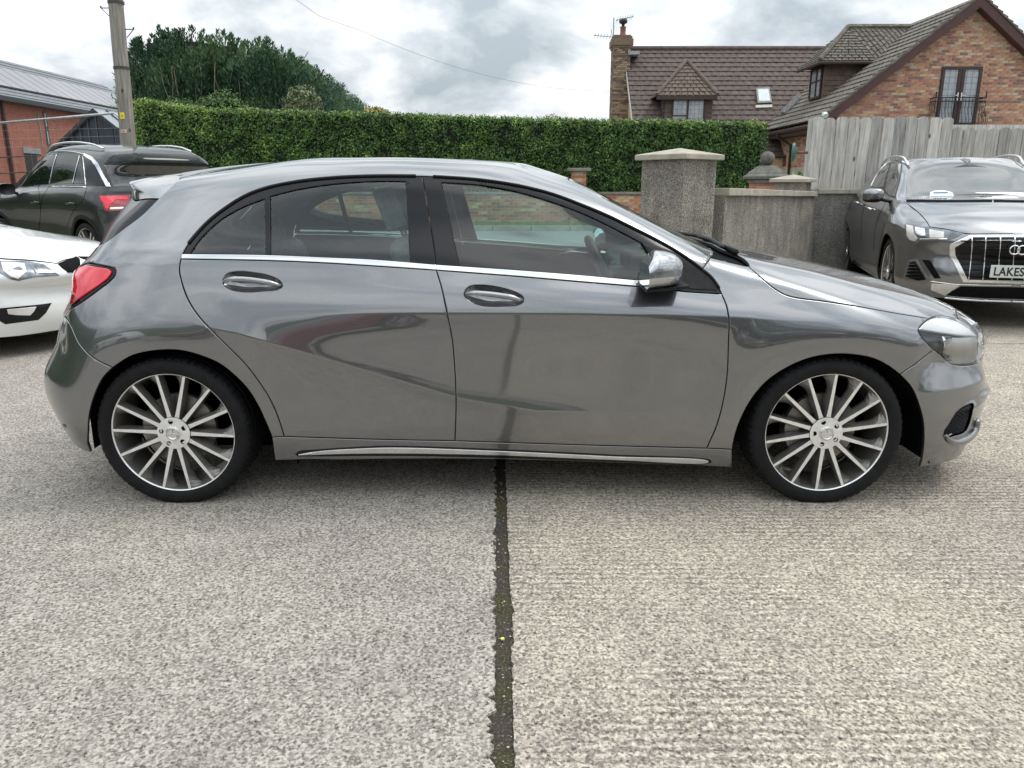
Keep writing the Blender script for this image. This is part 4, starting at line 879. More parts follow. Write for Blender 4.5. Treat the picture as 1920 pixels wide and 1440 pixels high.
# dormer outline first so the skylight and dormer stand on the slope
tiled_slope(hA,(xl,YE,ZE),(1,0,0),eu,nr,0,10.5,tl,.29,.30,TIL)
I=hA.matrix_basis.inverted()
mb=MB();mb.add([I@Vector(p) for p in ((xl,YE,ZE),(xl+10.5,YE,ZE),(xl+10.5,YR,ZR),(xl,YR,ZR),(xl,YR+4.5,ZE),(xl+10.5,YR+4.5,ZE))],[(0,1,2,3),(3,2,5,4)]);mb.build('roof',TIL,hA)
mb=MB();mb.tube([I@Vector((xl+10.5*i/22,YR,ZR+.03)) for i in range(23)],.11,8);mb.build('ridge_tiles',TIL,hA)
mb=MB();v=[(xl+.12,YE+.1,0),(xl+10.4,YE+.1,0),(xl+10.4,YE+.1,ZE),(xl+.12,YE+.1,ZE),(xl+.12,YR+4.4,0),(xl+.12,YR+4.4,ZE),(xl+.12,YR,ZR-.08)];mb.add([I@Vector(p) for p in v],[(0,1,2,3),(0,3,6,5,4)]);mb.build('wall',BR[1],hA)
mb=MB()
vb=[(xl-.02,YE,ZE-.02),(xl-.02,YR,ZR-.02),(xl-.02,YR,ZR-.20),(xl-.02,YE,ZE-.20)];mb.prism([I@Vector(p) for p in vb],(.05,0,0));mb.build('white_verge',mat('white_paint',(.7,.7,.68),.6,var=.1),hA)
# chimney
cl=atY(1149,150,32.6).x;cr=atY(1181,62,32.6).x;cw=.78;ct=atY(1165,68,32.6).z
mb=MB();mb.box((cl,32.55,0),(cl+.62,33.3,ZR-.3));
ch=mb.build('chimney_core',MORTAR,None)
ch.name='chimney_stack';ch.parent=hA;ch.matrix_parent_inverse=hA.matrix_basis.inverted();ch.parent=None
bpy.data.objects.remove(ch)
cst=MB();cst.box(I@Vector((cl,32.55,.4)),I@Vector((cl+.66,33.3,ct)));cs=cst.build('chimney_stack',MORTAR,hA)
BR2=[mat('stock_buff',(.33,.24,.15),.9,var=.2,scale=9),mat('stock_brown',(.20,.14,.10),.9,var=.2,scale=9),mat('stock_dark',(.12,.09,.075),.9,var=.2,scale=9)]
def brickpart(par,root,*a,**k):
    """brick pieces as sub-parts of a part"""
    brickface(par,*a,**k)
brickface(cs,(cl-xl,32.55-YE-.012,.4),(1,0,0),.66,ct-.4,weights=(3,3,2),mats=BR2,ind=60,cl=.22,key=lambda m,z:-z)
brickface(cs,(cl-xl-.012,33.3-YE,.4),(0,-1,0),.75,ct-.4,weights=(3,3,2),mats=BR2,ind=0,cl=.25)
mb=MB()
for i,(e,z0_,z1_) in enumerate(((.05,ct-.42,ct-.34),(.09,ct-.34,ct-.10),(.05,ct-.10,ct),(.0,ct,ct+.05))):
    mb.box(I@Vector((cl-e,32.55-e,z0_)),I@Vector((cl+.66+e,33.3+e,z1_)))
mb.build('chimney_head',BR2[1],hA)
mb=MB();mb.box(I@Vector((cl+.55,32.4,ZR-.35)),I@Vector((cl+1.0,33.2,ZR-.22)));mb.build('flashing',LFL,hA)
pz=ct+.05;pc_=I@Vector((cl+.38,32.9,pz));mb=MB();mb.lathe([(.14,0),(.13,.04),(.11,.10),(.11,.30),(.13,.34)],'z',16,0,tuple(pc_));mb.build('chimney_pot',mat('terracotta',(.30,.12,.08),.8,var=.2),hA,smooth=True)
mb=MB();mb.lathe([(.06,.34),(.06,.44),(.15,.48),(.17,.56),(.13,.64),(.02,.66)],'z',14,0,tuple(pc_));mb.build('cowl',DKM if 'DKM' in globals() else mat('dark_iron_cowl',(.04,.04,.04),.5,var=.3),hA,smooth=True)
# aerials on the chimney
AER=mat('aerial_metal',(.25,.25,.25),.5,metal=.5,var=.1);ap=Vector((cl-.03,32.6,ct-.3));at_=atY(1155,33,32.6)
mb=MB();q=lambda p:I@Vector(p)
mb.tube([q(ap),q((ap.x,32.6,at_.z))],.02,5);mb.build('aerial_mast',AER,hA)
for (x0,y0,x1,y1) in ((1155,38,1188,31),(1113,66,1152,70)):
    a=atY(x0,y0,32.55);b=atY(x1,y1,32.55);mb=MB();mb.tube([q(a),q(b)],.015,4)
    for k in range(7):
        c=a.lerp(b,(k+.5)/7);mb.tube([q(c+Vector((0,-.25,.05))),q(c+Vector((0,.25,-.05)))],.008,3)
    mb.build('aerial',AER,hA)
mb=MB();a=atY(1146,55,32.5);b=atY(1150,80,32.5);mb.tube([q(a),q(b)],.012,4);mb.build('aerial',AER,hA)
# dormer on the front slope
DY=30.35
dl=atY(1245,228,DY).x;dr=atY(1334,228,DY).x;zt=atY(1285,174,DY).z;wl=atY(1258,228,DY).x;wr=atY(1320,228,DY).x;zb_=roofA(DY)
mb=MB();mb.add([I@Vector(p) for p in ((dl,DY,zb_-.6),(dr,DY,zb_-.6),(dr,DY,zt),(dl,DY,zt),(dl,YR-.5,zt),(dr,YR-.5,zt))],[(0,1,2,3),(0,3,4),(1,5,2)]);dm=mb.build('dormer',TIL3,hA)
def hung(par,o,ex,W,H,nrm,m=None,course=.16,inside=None):
    o=Vector(o);ex=Vector(ex);n=int(H/course);mb=MB()
    for k in range(n):
        z=k*course;x=0 if k%2 else -.1
        while x<W:
            x0=max(0,x);x1=min(W,x+.19)
            if x1-x0>.03 and (inside is None or inside((x0+x1)/2,z+course/2)):
                N_=Vector(nrm);a=o+ex*x0+Vector((0,0,z));b=o+ex*x1+Vector((0,0,z));mb.add([a+N_*.035,b+N_*.035,b+N_*.012+Vector((0,0,course+.01)),a+N_*.012+Vector((0,0,course+.01)),a,b],[(0,1,2,3),(4,5,1,0)])
            x+=.2
    tag(mb.build('hung_tiles',m or TIL3,par),kind='stuff')
hung(dm,(dl-xl,DY-YE,zb_-.6),(1,0,0),wl-dl,zt-zb_+.6,(0,-1,0));hung(dm,(wr-xl,DY-YE,zb_-.6),(1,0,0),dr-wr,zt-zb_+.6,(0,-1,0))
hung(dm,(dl-xl,DY-YE+2.2,zb_-.6),(0,-1,0),2.2,zt-zb_+.6,(-1,0,0))
w=window(dm,(wl-0,DY-.02,zb_-.55),(1,0,0),(0,0,1),(0,-1,0),wr-wl,zt-zb_+.53,DBR,mull=((wr-wl)*.48,),trans=((.05,(wr-wl)*.48,(zt-zb_+.53)*.50),),lead=.16) if False else window(hA,(wl,DY-.02,zb_-.55),(1,0,0),(0,0,1),(0,-1,0),wr-wl,zt-zb_+.53,DBR,mull=((wr-wl)*.48,),trans=((.05,(wr-wl)*.48,(zt-zb_+.53)*.50),),lead=.16)
# hipped dormer roof
el=atY(1232,180,DY-.3);er=atY(1346,170,DY-.3);ap_=atY(1288,117,DY+1.1);ev=el.z
def hip(par,inv,P,tri,m,nmc=9,name='dormer_roof'):
    """a stepped, tiled hip: each facet a stack of overlapping strips"""
    mb=MB()
    for (a,b,c) in tri:
        a,b,c=[Vector(P[i]) for i in (a,b,c)];N_=(b-a).cross(c-a).normalized()
        for k in range(nmc):
            f0=k/nmc;f1=min(1,(k+1)/nmc+.03);L0=a.lerp(c,f0);R0=b.lerp(c,f0);L1=a.lerp(c,f1);R1=b.lerp(c,f1)
            cnt=max(1,int((R0-L0).length/.22))
            for i in range(cnt):
                g0,g1=i/cnt+.012/1,(i+1)/cnt-.012
                q0=L0.lerp(R0,g0);q1=L0.lerp(R0,g1);q2=L1.lerp(R1,g1);q3=L1.lerp(R1,g0)
                mb.add([inv@(q0+N_*.05),inv@(q1+N_*.05),inv@(q2+N_*.012),inv@(q3+N_*.012),inv@q0,inv@q1],[(0,1,2,3),(4,5,1,0)])
        mb.add([inv@a,inv@b,inv@c],[(0,1,2)])
    return mb.build(name,m,par)
bk=YR-.1
P=[(el.x,DY-.3,ev),(er.x,DY-.3,ev),tuple(ap_),(el.x,DY+1.9,ev),(er.x,DY+1.9,ev),(ap_.x,min(YR,YR-(ZR-ap_.z)/PIT+.1),ap_.z)]
hip(hA,I,P,[(0,1,2),(3,0,2),(1,4,2),(3,2,5),(2,4,5)],TIL3)
mb=MB();mb.box(I@Vector((el.x,DY-.32,ev-.12)),I@Vector((er.x,DY-.24,ev)));mb.build('gutter',FASC,hA)
for a,b in ((0,2),(1,2)):
    mb=MB();mb.tube([I@(Vector(P[a])+Vector((0,0,.06))),I@(Vector(P[b])+Vector((0,0,.08)))],.07,6);mb.build('hip_tiles',TIL3,hA)
# rooflight in the far slope
def onroofA(px_,py_): return onplane(px_,py_,(0,YR,ZR),(0,-eu.z,eu.y))
s1=[onroofA(*p) for p in ((1419,198),(1446,197),(1441,169),(1416,170))]
mb=MB();mb.prism([I@(p+nr*.03) for p in s1],(I.to_3x3()@nr)*.10);sk=mb.build('rooflight',mat('rooflight_frame',(.16,.15,.14),.5,var=.1),hA)
c=sum(s1,Vector())/4;mb=MB();mb.add([I@(c+(p-c)*.78+nr*.135) for p in s1],[(0,1,2,3)]);mb.build('pane',mat('rooflight_glass',(.50,.56,.58),.15,coat=.5,var=.1),sk)
mb=MB();b0=[onroofA(*p) for p in ((1416,205),(1447,204),(1447,199),(1416,200))];mb.prism([I@(p+nr*.06) for p in b0],(I.to_3x3()@nr)*.02);mb.build('lead_apron',mat('pale_lead',(.50,.48,.42),.7,var=.1),sk)
# ================================================================ near house: brick gable with juliet balcony
GY=24.6
apx=atY(1831,-4,GY);evl=atY(1549,212,GY);evr_x=2*apx.x-evl.x
hB=empty('gabled_house',(evl.x,GY,0));tag(hB,'red and buff brick house with a steep gable, dark brown bargeboards and a balcony window','house')
IB=hB.matrix_basis.inverted();xe=evl.x+.35;sl_=(apx.z-evl.z)/(apx.x-evl.x);zb0=1.9
BY=31.6
core=MB()
zE=lambda x:(evl.z+(x-evl.x)*sl_ if x<apx.x else evl.z+(evr_x-x)*sl_)-.12
cv=[(xe,GY+.04,0),(evr_x-.35,GY+.04,0),(evr_x-.35,GY+.04,zE(evr_x-.35)),(apx.x,GY+.04,zE(apx.x)),(xe,GY+.04,zE(xe)),(xe,BY,0),(xe,BY,zE(xe))]
core.add([IB@Vector(p) for p in cv],[(0,1,2,3,4),(5,0,4,6)]);wl_=core.build('wall',MORTAR,hB)
dL,dR,dT,dB=atY(1767,126,GY),atY(1842,126,GY),atY(1800,125,GY).z,atY(1800,240,GY).z
dw0,dw1=dL.x,dR.x
BRG=[mat('gable_orange',(.47,.235,.145),.9,var=.2,scale=9,bump=.3),mat('gable_buff',(.53,.39,.26),.9,var=.18,scale=9,bump=.3),mat('gable_red',(.37,.175,.13),.9,var=.2,scale=9,bump=.3),mat('gable_plum',(.25,.14,.11),.9,var=.2,scale=9,bump=.3),mat('gable_pink',(.50,.28,.17),.9,var=.2,scale=9,bump=.3)]
brickface(wl_,(xe-evl.x,.04,zb0),(1,0,0),evr_x-.35-xe,apx.z-zb0,inside=lambda m,z:(z+zb0+.04<zE(xe+m)) and not (dw0-.03<xe+m<dw1+.03 and dB-.03<z+zb0<dT+.03) and xe+m<18.2,ind=300,mats=BRG,weights=(4,3,3,2,3),key=lambda m,z:abs(xe+m-14.2)+abs(z+zb0-4.2)*1.3)
brickface(wl_,(xe-evl.x,BY-GY,zb0),(0,-1,0),BY-GY-.05,zE(xe)-zb0,ind=0,mats=BRG,weights=(4,3,3,2,3))
# bargeboards, verge
BARG=mat('brown_bargeboard',(.075,.030,.026),.45,var=.15,scale=3)
for s,x0 in ((1,evl.x),(-1,evr_x)):
    n_=Vector((-s*sl_,0,1)).normalized();a=Vector((x0-s*.25,GY-.28,evl.z-.25*sl_));b=Vector((apx.x,GY-.28,apx.z))
    mb=MB();mb.prism([IB@p for p in (a-Vector((0,0,.30)),b-Vector((0,0,.30)),b,a)],(0,.035,0));mb.build('bargeboard',BARG,hB)
    mb=MB();mb.add([IB@p for p in (a-Vector((0,0,.29)),b-Vector((0,0,.29)),b-Vector((0,-.30,.29)),a-Vector((0,-.30,.29)))],[(0,1,2,3)]);mb.build('soffit',BARG,hB)
    # verge tiles stepping down on the gable edge
    N=26;mb=MB()
    for k in range(N):
        p=a.lerp(b,k/N);q=a.lerp(b,(k+1)/N);mb.prism([IB@(v+Vector((0,-.03,0))) for v in (p-Vector((0,0,.0)),q,q+Vector((0,0,.05)),p+Vector((0,0,.10)))],(0,.25,0))
    tag(mb.build('verge_tiles',TIL2,hB),kind='stuff')
# left slope, running back from the gable
sx=Vector((0,-1,0));su=Vector((1,0,sl_)).normalized();sn=Vector((-sl_,0,1)).normalized();SL=math.hypot(apx.x-evl.x,apx.z-evl.z)+.3
o_=Vector((evl.x-.25,BY+1.5,evl.z-.25*sl_))
tiled_slope(hB,o_,sx,su,sn,0,BY+1.5-GY+.26,SL,.30,.30,TIL2)
mb=MB();mb.add([IB@p for p in (o_,o_+sx*(BY+1.5-GY+.2),o_+sx*(BY+1.5-GY+.2)+su*SL,o_+su*SL)],[(0,1,2,3)]);
p_=Vector((evr_x+.2,BY+1.5,evl.z-.2*sl_));mb.add([IB@q_ for q_ in (p_,Vector((p_.x,GY-.25,p_.z)),Vector((apx.x,GY-.25,apx.z+.02)),Vector((apx.x,BY+1.5,apx.z+.02)))],[(3,2,1,0)]);mb.build('roof',TIL2,hB)
for k in range(26):
    pass
# gutter and downpipe on the side wall
mb=MB();mb.tube([IB@Vector((evl.x-.20,GY-.1,evl.z-.32)),IB@Vector((evl.x-.20,BY+.5,evl.z-.32))],.075,8);mb.build('gutter',FASC,hB)
mb=MB();mb.box(IB@Vector((evl.x-.14,GY+.02,evl.z-.50)),IB@Vector((xe,BY+.5,evl.z-.28)));mb.build('fascia',FASC,hB)
def onside(px_,py_): return onplane(px_,py_,(xe-.06,0,0),(1,0,0))
a=onside(1484,258);mb=MB();mb.tube([IB@Vector((evl.x-.20,a.y,evl.z-.36)),IB@Vector((evl.x-.19,a.y,evl.z-.50)),IB@Vector((xe-.06,a.y,evl.z-.75)),IB@Vector((xe-.06,a.y,.3))],.042,8);mb.build('downpipe',DBR,hB,smooth=True)
a=onside(1457,292);b=onside(1470,312);mb=MB();y0,y1=sorted((a.y,b.y));mb.box(IB@Vector((xe-.015,y0,b.z)),IB@Vector((xe+.01,y1,a.z)));ww=mb.build('window',DBR,hB)
mb=MB();mb.box(IB@Vector((xe-.02,y0+.06,b.z+.06)),IB@Vector((xe-.014,y1-.06,a.z-.06)));mb.build('pane',mat('dark_pane',(.03,.035,.04),.1,coat=.5),ww)
q_=atY(1546,214,GY-.35);mb=MB();mb.box((-.07,-.03,-.06),(.07,.03,.06));mb.tube([(0,0,.02),(0,-.10,-.06)],[.06,.085],8);o=mb.build('security_lamp',mat('white_plastic',(.75,.75,.73),.4,var=.05),hB,auto=40);o.location=IB@q_
# french doors
FRW=.10;W_=dw1-dw0;H_=dT-dB
fd=window(hB,(dw0,GY,dB),(1,0,0),(0,0,1),(0,-1,0),W_,H_,DBR,mull=(W_*.5-.055,W_*.5+.055),trans=((.06,W_*.5,.12),(W_*.5,W_-.06,.12)),lead=.17,name='french_door',fw=.085)
for s in (-1,1):
    mb=MB();x=dw0+W_/2+s*.055;z=dB+H_*.52;mb.box(IB@Vector((x-.015,GY-.07,z-.12)),IB@Vector((x+.015,GY-.05,z+.10)));mb.tube([IB@Vector((x,GY-.085,z+.02)),IB@Vector((x+s*.10,GY-.09,z+.02))],.012,6);mb.build('handle',mat('white_handle',(.8,.8,.8),.3,var=.05),hB)
# juliet balcony: bowed bars
IRON=mat('black_ironwork',(.012,.012,.014),.45,var=.3)
bl,br_=atY(1754,182,GY-.30).x,atY(1848,182,GY-.30).x;zt_=atY(1800,183,GY-.3).z;zm_=atY(1800,190,GY-.3).z;zb1=atY(1800,239,GY-.3).z
bal=MB();by=GY-.33
for z in (zt_,zm_):
    bal.tube([IB@Vector((bl,GY-.01,z)),IB@Vector((bl,by,z)),IB@Vector((br_,by,z)),IB@Vector((br_,GY-.01,z))],.017,6)
bal.tube([IB@Vector((bl,GY-.01,zb1)),IB@Vector((bl,by+.05,zb1)),IB@Vector((br_,by+.05,zb1)),IB@Vector((br_,GY-.01,zb1))],.017,6)
bo=bal.build('balcony',IRON,hB)
def bow(x,y0,dx,dy):
    H=zt_-zb1;return [IB@Vector((x+dx*b,y0+dy*b,zb1+H*f)) for f,b in ((0,0),(.08,.75),(.2,1.1),(.35,.85),(.5,.3),(.62,.02),(.75,.12),(.88,.06),(1,0))]
nb=15
for i in range(nb+1):
    x=bl+(br_-bl)*i/nb;mb=MB();mb.tube(bow(x,by,0,-.13),.0085,5);mb.build('bar',IRON,bo,smooth=True)
for s,x in ((-1,bl),(1,br_)):
    for j in range(4):
        mb=MB();mb.tube(bow(x,by+(j)*.09,s*.13,0),.0085,5);mb.build('bar',IRON,bo,smooth=True)
    mb=MB();mb.tube([IB@Vector((x,by,zt_-.02)),IB@Vector((x,by,zt_+.16))],.02,6);mb.build('post',IRON,bo)
# dormer on the left slope, its window facing the road side, cheek facing the yard
near=onplane(1541,186,(10.95,0,0),(1,0,0));DX=None
def roofBz(x): return evl.z+(x-evl.x)*sl_
# the cheek's lower near corner sits on the slope at px (1543,185)
k=onplane(1543,186,o_,sn);DX=k.x;dY0=k.y
fw_=onplane(1516,190,(DX,0,0),(1,0,0));dY1=fw_.y
zdt=onplane(1543,116,(0,dY0,0),(0,1,0)).z
xr=evl.x+(zdt-evl.z)/sl_
mb=MB();mb.add([IB@Vector(p) for p in ((DX,dY0,roofBz(DX)-.1),(xr+.05,dY0,zdt),(DX,dY0,zdt),(DX,dY1,roofBz(DX)-.1),(DX,dY1,zdt),(xr+.05,dY1,zdt))],[(0,1,2),(3,0,2,4),(3,4,5)]);dmb=mb.build('dormer',TIL3,hB)
hung(dmb,(DX-evl.x,dY0-GY,roofBz(DX)-.05),(1,0,0),xr-DX,zdt-roofBz(DX)+.05,(0,-1,0),inside=lambda m,z:z>m*sl_-.12)
window(hB,(DX-.02,dY1-.12,roofBz(DX)+.08),(0,-1,0),(0,0,1),(-1,0,0),abs(dY1-dY0)-.30,zdt-roofBz(DX)-.18,DBR,mull=(abs(dY1-dY0)*.42,),trans=((.05,abs(dY1-dY0)-.35,.55),),lead=.16)
ea=Vector((DX-.35,dY0-.35,zdt-.03));eb=Vector((DX-.35,dY1+.35,zdt-.03));xin=xr+.5
r1=onplane(1590,53,(0,(dY0+dY1)/2,0),(0,1,0));r2=Vector((min(apx.x,evl.x+(r1.z-evl.z)/sl_),(dY0+dY1)/2,r1.z))
P=[tuple(ea),tuple(eb),tuple(r1),(evl.x+(zdt-evl.z)/sl_,dY0-.35,zdt-.03),(evl.x+(zdt-evl.z)/sl_,dY1+.35,zdt-.03),tuple(r2)]
hip(hB,IB,P,[(1,0,2),(0,3,2),(2,3,5),(4,1,2),(4,2,5)],TIL2,12)
mb=MB();mb.tube([IB@(Vector(P[2])+Vector((0,0,.05))),IB@(Vector(P[5])+Vector((0,0,.05)))],.09,6);mb.tube([IB@(Vector(P[0])+Vector((0,0,.05))),IB@(Vector(P[2])+Vector((0,0,.06)))],.08,6);mb.build('hip_tiles',TIL2,hB)
mb=MB();mb.tube([IB@(eb-Vector((0,0,.04))),IB@(ea-Vector((0,0,.04))),IB@Vector((P[3][0],ea.y,ea.z-.04))],.06,8);mb.build('gutter',FASC,hB)
# rooflights low on the left slope
for pts in (((1466,214),(1500,180),(1506,184),(1474,216)),):
    s2=[onplane(*p,o_,sn) for p in pts];mb=MB();mb.prism([IB@(p+sn*.06) for p in s2],(sn)*.07);mb.build('rooflight',mat('rooflight_dark',(.20,.22,.23),.25,coat=.5,var=.2),hB)
# ================================================================ red brick building with slates and solar panels
XB=-22.0
def onx(px_,py_,x=XB): return onplane(px_,py_,(x,0,0),(1,0,0))
e0=onx(0,179);ZEV=e0.z;Y0b,Y1b=22.0,51.0
xrd=-25.6;zrd=onx(0,112,xrd).z
rb_=empty('brick_building',(XB,Y0b,0));tag(rb_,'red brick building with grey slate roof and solar panels at far left','building');IR=rb_.matrix_basis.inverted()
def bricktex(name,c1,c2,mort):
    m=bpy.data.materials.new(name);m.use_nodes=True;t=m.node_tree;b=t.nodes['Principled BSDF'];L=t.links.new;inp(b,'Roughness',.9)
    tc=nn(t,'ShaderNodeTexCoord');sp=nn(t,'ShaderNodeSeparateXYZ');cb=nn(t,'ShaderNodeCombineXYZ');L(tc.outputs['Object'],sp.inputs[0]);L(sp.outputs[1],cb.inputs[0]);L(sp.outputs[2],cb.inputs[1])
    br=nn(t,'ShaderNodeTexBrick');L(cb.outputs[0],br.inputs['Vector']);inp(br,'Scale',1);inp(br,'Brick Width',.225);inp(br,'Row Height',.075);inp(br,'Mortar Size',.009);inp(br,'Color1',(*c1,1));inp(br,'Color2',(*c2,1));inp(br,'Mortar',(*mort,1));inp(br,'Bias',.1)
    n=nn(t,'ShaderNodeTexNoise');L(tc.outputs['Object'],n.inputs['Vector']);inp(n,'Scale',1.2);inp(n,'Detail',6);r=nn(t,'ShaderNodeValToRGB');L(n.outputs[0],r.inputs[0]);r.color_ramp.elements[0].color=(.78,.78,.78,1);r.color_ramp.elements[1].color=(1.15,1.15,1.15,1)
    mx=nn(t,'ShaderNodeMixRGB',blend_type='MULTIPLY');inp(mx,0,1);L(br.outputs[0],mx.inputs[1]);L(r.outputs[0],mx.inputs[2]);L(mx.outputs[0],b.inputs['Base Color'])
    bp=nn(t,'ShaderNodeBump');L(br.outputs[1],bp.inputs['Height']);inp(bp,'Strength',.5);inp(bp,'Distance',-.01);L(bp.outputs[0],b.inputs['Normal']);return m
RB=bricktex('red_brickwork',(.40,.135,.085),(.31,.095,.062),(.27,.17,.13))
SLATE=mat('grey_slate',(.105,.115,.125),.55,col2=(.20,.215,.23),scale=3,det=9,aniso=(1,.5,3),mask=(.3,.7));SOLAR=mat('solar_glass',(.20,.18,.19),.28,metal=.25,coat=.4,var=.10,scale=.7);SFR=mat('panel_frame',(.035,.04,.045),.5)
openings=[]
def op(a,b): p,q=onx(*a),onx(*b);return sorted((p.y,q.y)),sorted((p.z,q.z))
wins=[((79,208),(95,276)),((153,222),(165,233)),((45,287),(70,300))]
mb=MB();mb.add([IR@Vector(p) for p in ((XB,Y0b,0),(XB,Y1b,0),(XB,Y1b,ZEV),(XB,Y0b,ZEV),(2*xrd-XB,Y0b,0),(2*xrd-XB,Y0b,ZEV),(xrd,Y0b,zrd-.1),(2*xrd-XB,Y1b,0),(2*xrd-XB,Y1b,ZEV),(xrd,Y1b,zrd-.1))],[(0,1,2,3),(4,0,3,6,5),(1,7,8,9,2)]);mb.build('wall',RB,rb_)
se=Vector((xrd-XB,0,zrd-ZEV));ov=se.normalized()*-.45
mb=MB();E0=Vector((XB,Y0b-.3,ZEV))+ov;nS=14
for k in range(nS):
    f0,f1=k/nS,(k+1)/nS;a=E0+(se-ov)*f0;b=E0+(se-ov)*f1;sn_=Vector((zrd-ZEV,0,XB-xrd)).normalized()
    mb.add([IR@(a+sn_*.03),IR@(a+sn_*.03+Vector((0,Y1b-Y0b+.6,0))),IR@(b+sn_*.005+Vector((0,Y1b-Y0b+.6,0))),IR@(b+sn_*.005),IR@a,IR@(a+Vector((0,Y1b-Y0b+.6,0)))],[(0,1,2,3),(4,5,1,0)])
mb.add([IR@Vector((xrd,Y0b-.3,zrd)),IR@Vector((xrd,Y1b+.3,zrd)),IR@Vector((2*xrd-XB,Y1b+.3,ZEV)),IR@Vector((2*xrd-XB,Y0b-.3,ZEV))],[(0,1,2,3)]);mb.build('slate_roof',SLATE,rb_)
mb=MB();mb.box(IR@Vector((XB-.05,Y0b-.3,ZEV-.22)),IR@Vector((XB+.42,Y1b+.3,ZEV-.04)));mb.build('eaves_soffit',SFR,rb_)
sn_=Vector((zrd-ZEV,0,XB-xrd)).normalized();ln_=se.length
onr=lambda px_,py_:onplane(px_,py_,(XB,0,ZEV),tuple(sn_))
pa=onr(19,134);pb_=onr(200,178);f=lambda p:((Vector((p.x,0,p.z))-Vector((XB,0,ZEV))).length/ln_)
lo=f(onr(100,182));hi=f(onr(100,152));ps=(pb_.y-pa.y)/9.
npn=int((pa.y-Y0b-1)/ps);y=pa.y-ps*npn
while y<Y1b-.5:
    mb=MB();a=Vector((XB,y+.03,ZEV))+se*lo;b=Vector((XB,y+.03,ZEV))+se*hi;mb.prism([IR@(p+sn_*.05) for p in (a,a+Vector((0,ps-.06,0)),b+Vector((0,ps-.06,0)),b)],sn_*.05);mb.build('solar_panel',SOLAR,rb_);y+=ps
mb=MB();a=Vector((XB,pa.y-ps*npn,ZEV))+se*(lo-.01);b=Vector((XB,pa.y-ps*npn,ZEV))+se*(hi+.01);D=Vector((0,y-(pa.y-ps*npn),0));mb.prism([IR@(p+sn_*.035) for p in (a,a+D,b+D,b)],sn_*.03);mb.build('panel_rail',SFR,rb_)
for a,b in wins[:2]:
    (ya,yb),(za,zb2)=op(a,b);mb=MB();mb.box(IR@Vector((XB-.05,ya,za)),IR@Vector((XB+.03,yb,zb2)));ww=mb.build('window',mat('dark_window_frame',(.05,.05,.05),.5) if 'dwf' not in globals() else dwf,rb_);dwf=ww.data.materials[0]
    n=2 if zb2-za>1.5 else 1
    for k in range(n):
        h=(zb2-za)/n;mb=MB();mb.box(IR@Vector((XB+.025,ya+.10,za+k*h+.12)),IR@Vector((XB+.036,yb-.12,za+(k+1)*h-.10)));mb.build('pane',mat('sky_pane',(.55,.58,.58),.2,coat=.6,var=.15) if k==0 and n==2 else bpy.data.materials.get('sky_pane'),ww)
(ya,yb),(za,zb2)=op((71,212),(79,275));mb=MB();mb.box(IR@Vector((XB,ya,za)),IR@Vector((XB+.03,yb,zb2)));mb.build('grey_cladding',mat('grey_cladding',(.25,.25,.24),.7,var=.15),rb_)
(ya,yb),(za,zb2)=op(*wins[2]);mb=MB();mb.box(IR@Vector((XB,ya,za-2)),IR@Vector((XB+.01,yb,zb2)));mb.build('doorway',mat('dark_opening',(.03,.03,.032),.8),rb_);mb=MB();mb.box(IR@Vector((XB,ya-.1,zb2)),IR@Vector((XB+.05,yb+.3,zb2+.25)));mb.build('lintel',bpy.data.materials['grey_cladding'],rb_)
a=onx(1,205);mb=MB();mb.tube([IR@Vector((XB+.1,a.y,ZEV-.1)),IR@Vector((XB+.1,a.y,0))],.07,8);mb.build('downpipe',bpy.data.materials['brown_fascia'],rb_)
# dark clad gabled outbuilding in front of it
OY=30.0;ap2=atY(179,209,OY);lf=atY(121,266,OY);sw=(ap2.z-lf.z)/(ap2.x-lf.x);hw=3.2
ob=empty('clad_outbuilding',(ap2.x,OY,0));tag(ob,'small dark grey metal-clad outbuilding with a pointed gable left of the pole','building')
CLAD=mat('dark_cladding',(.045,.055,.070),.45,var=.15,scale=2,metal=.2)
n=22
for i in range(n):
    x0=-hw+2*hw*i/n;x1=-hw+2*hw*(i+1)/n;z=lambda x:ap2.z-abs(x)*sw
    mb=MB();pts=[(x0+.02,0,0),(x1-.02,0,0),(x1-.02,0,z(x1)-.03),(x0+.02,0,z(x0)-.03)];mb.prism(pts,(0,.06,0));mb.build('cladding_panel',CLAD,ob)
    
mb=MB();mb.add([(-hw,.03,0),(hw,.03,0),(hw,.03,ap2.z-hw*sw),(0,.03,ap2.z-.02),(-hw,.03,ap2.z-hw*sw),(-hw,9,0),(-hw,9,ap2.z-hw*sw),(hw,9,0),(hw,9,ap2.z-hw*sw)],[(0,1,2,3,4),(5,0,4,6),(1,7,8,2)]);mb.build('wall',SFR,ob)
RF=mat('standing_seam_roof',(.30,.33,.36),.35,metal=.4,var=.1)
for s in(-1,1):
    mb=MB();zz=ap2.z-(hw+.1)*sw;mb.prism([(s*(hw+.1),-.15,zz),(0,-.15,ap2.z),(0,-.15,ap2.z+.08),(s*(hw+.1),-.15,zz+.08)],(0,9.3,0));mb.build('roof',RF,ob)
    mb=MB();mb.prism([(s*(hw+.1),-.19,zz-.04),(0,-.19,ap2.z-.04),(0,-.19,ap2.z+.10),(s*(hw+.1),-.19,zz+.10)],(0,.03,0));mb.build('bargeboard',SFR,ob)
    for k in range(7):
        y=.8+k*1.2;mb=MB();mb.prism([(s*(hw+.1),y,zz+.08),(0,y,ap2.z+.08),(0,y,ap2.z+.13),(s*(hw+.1),y,zz+.13)],(0,.05,0));mb.build('roof_seam',SFR,ob)
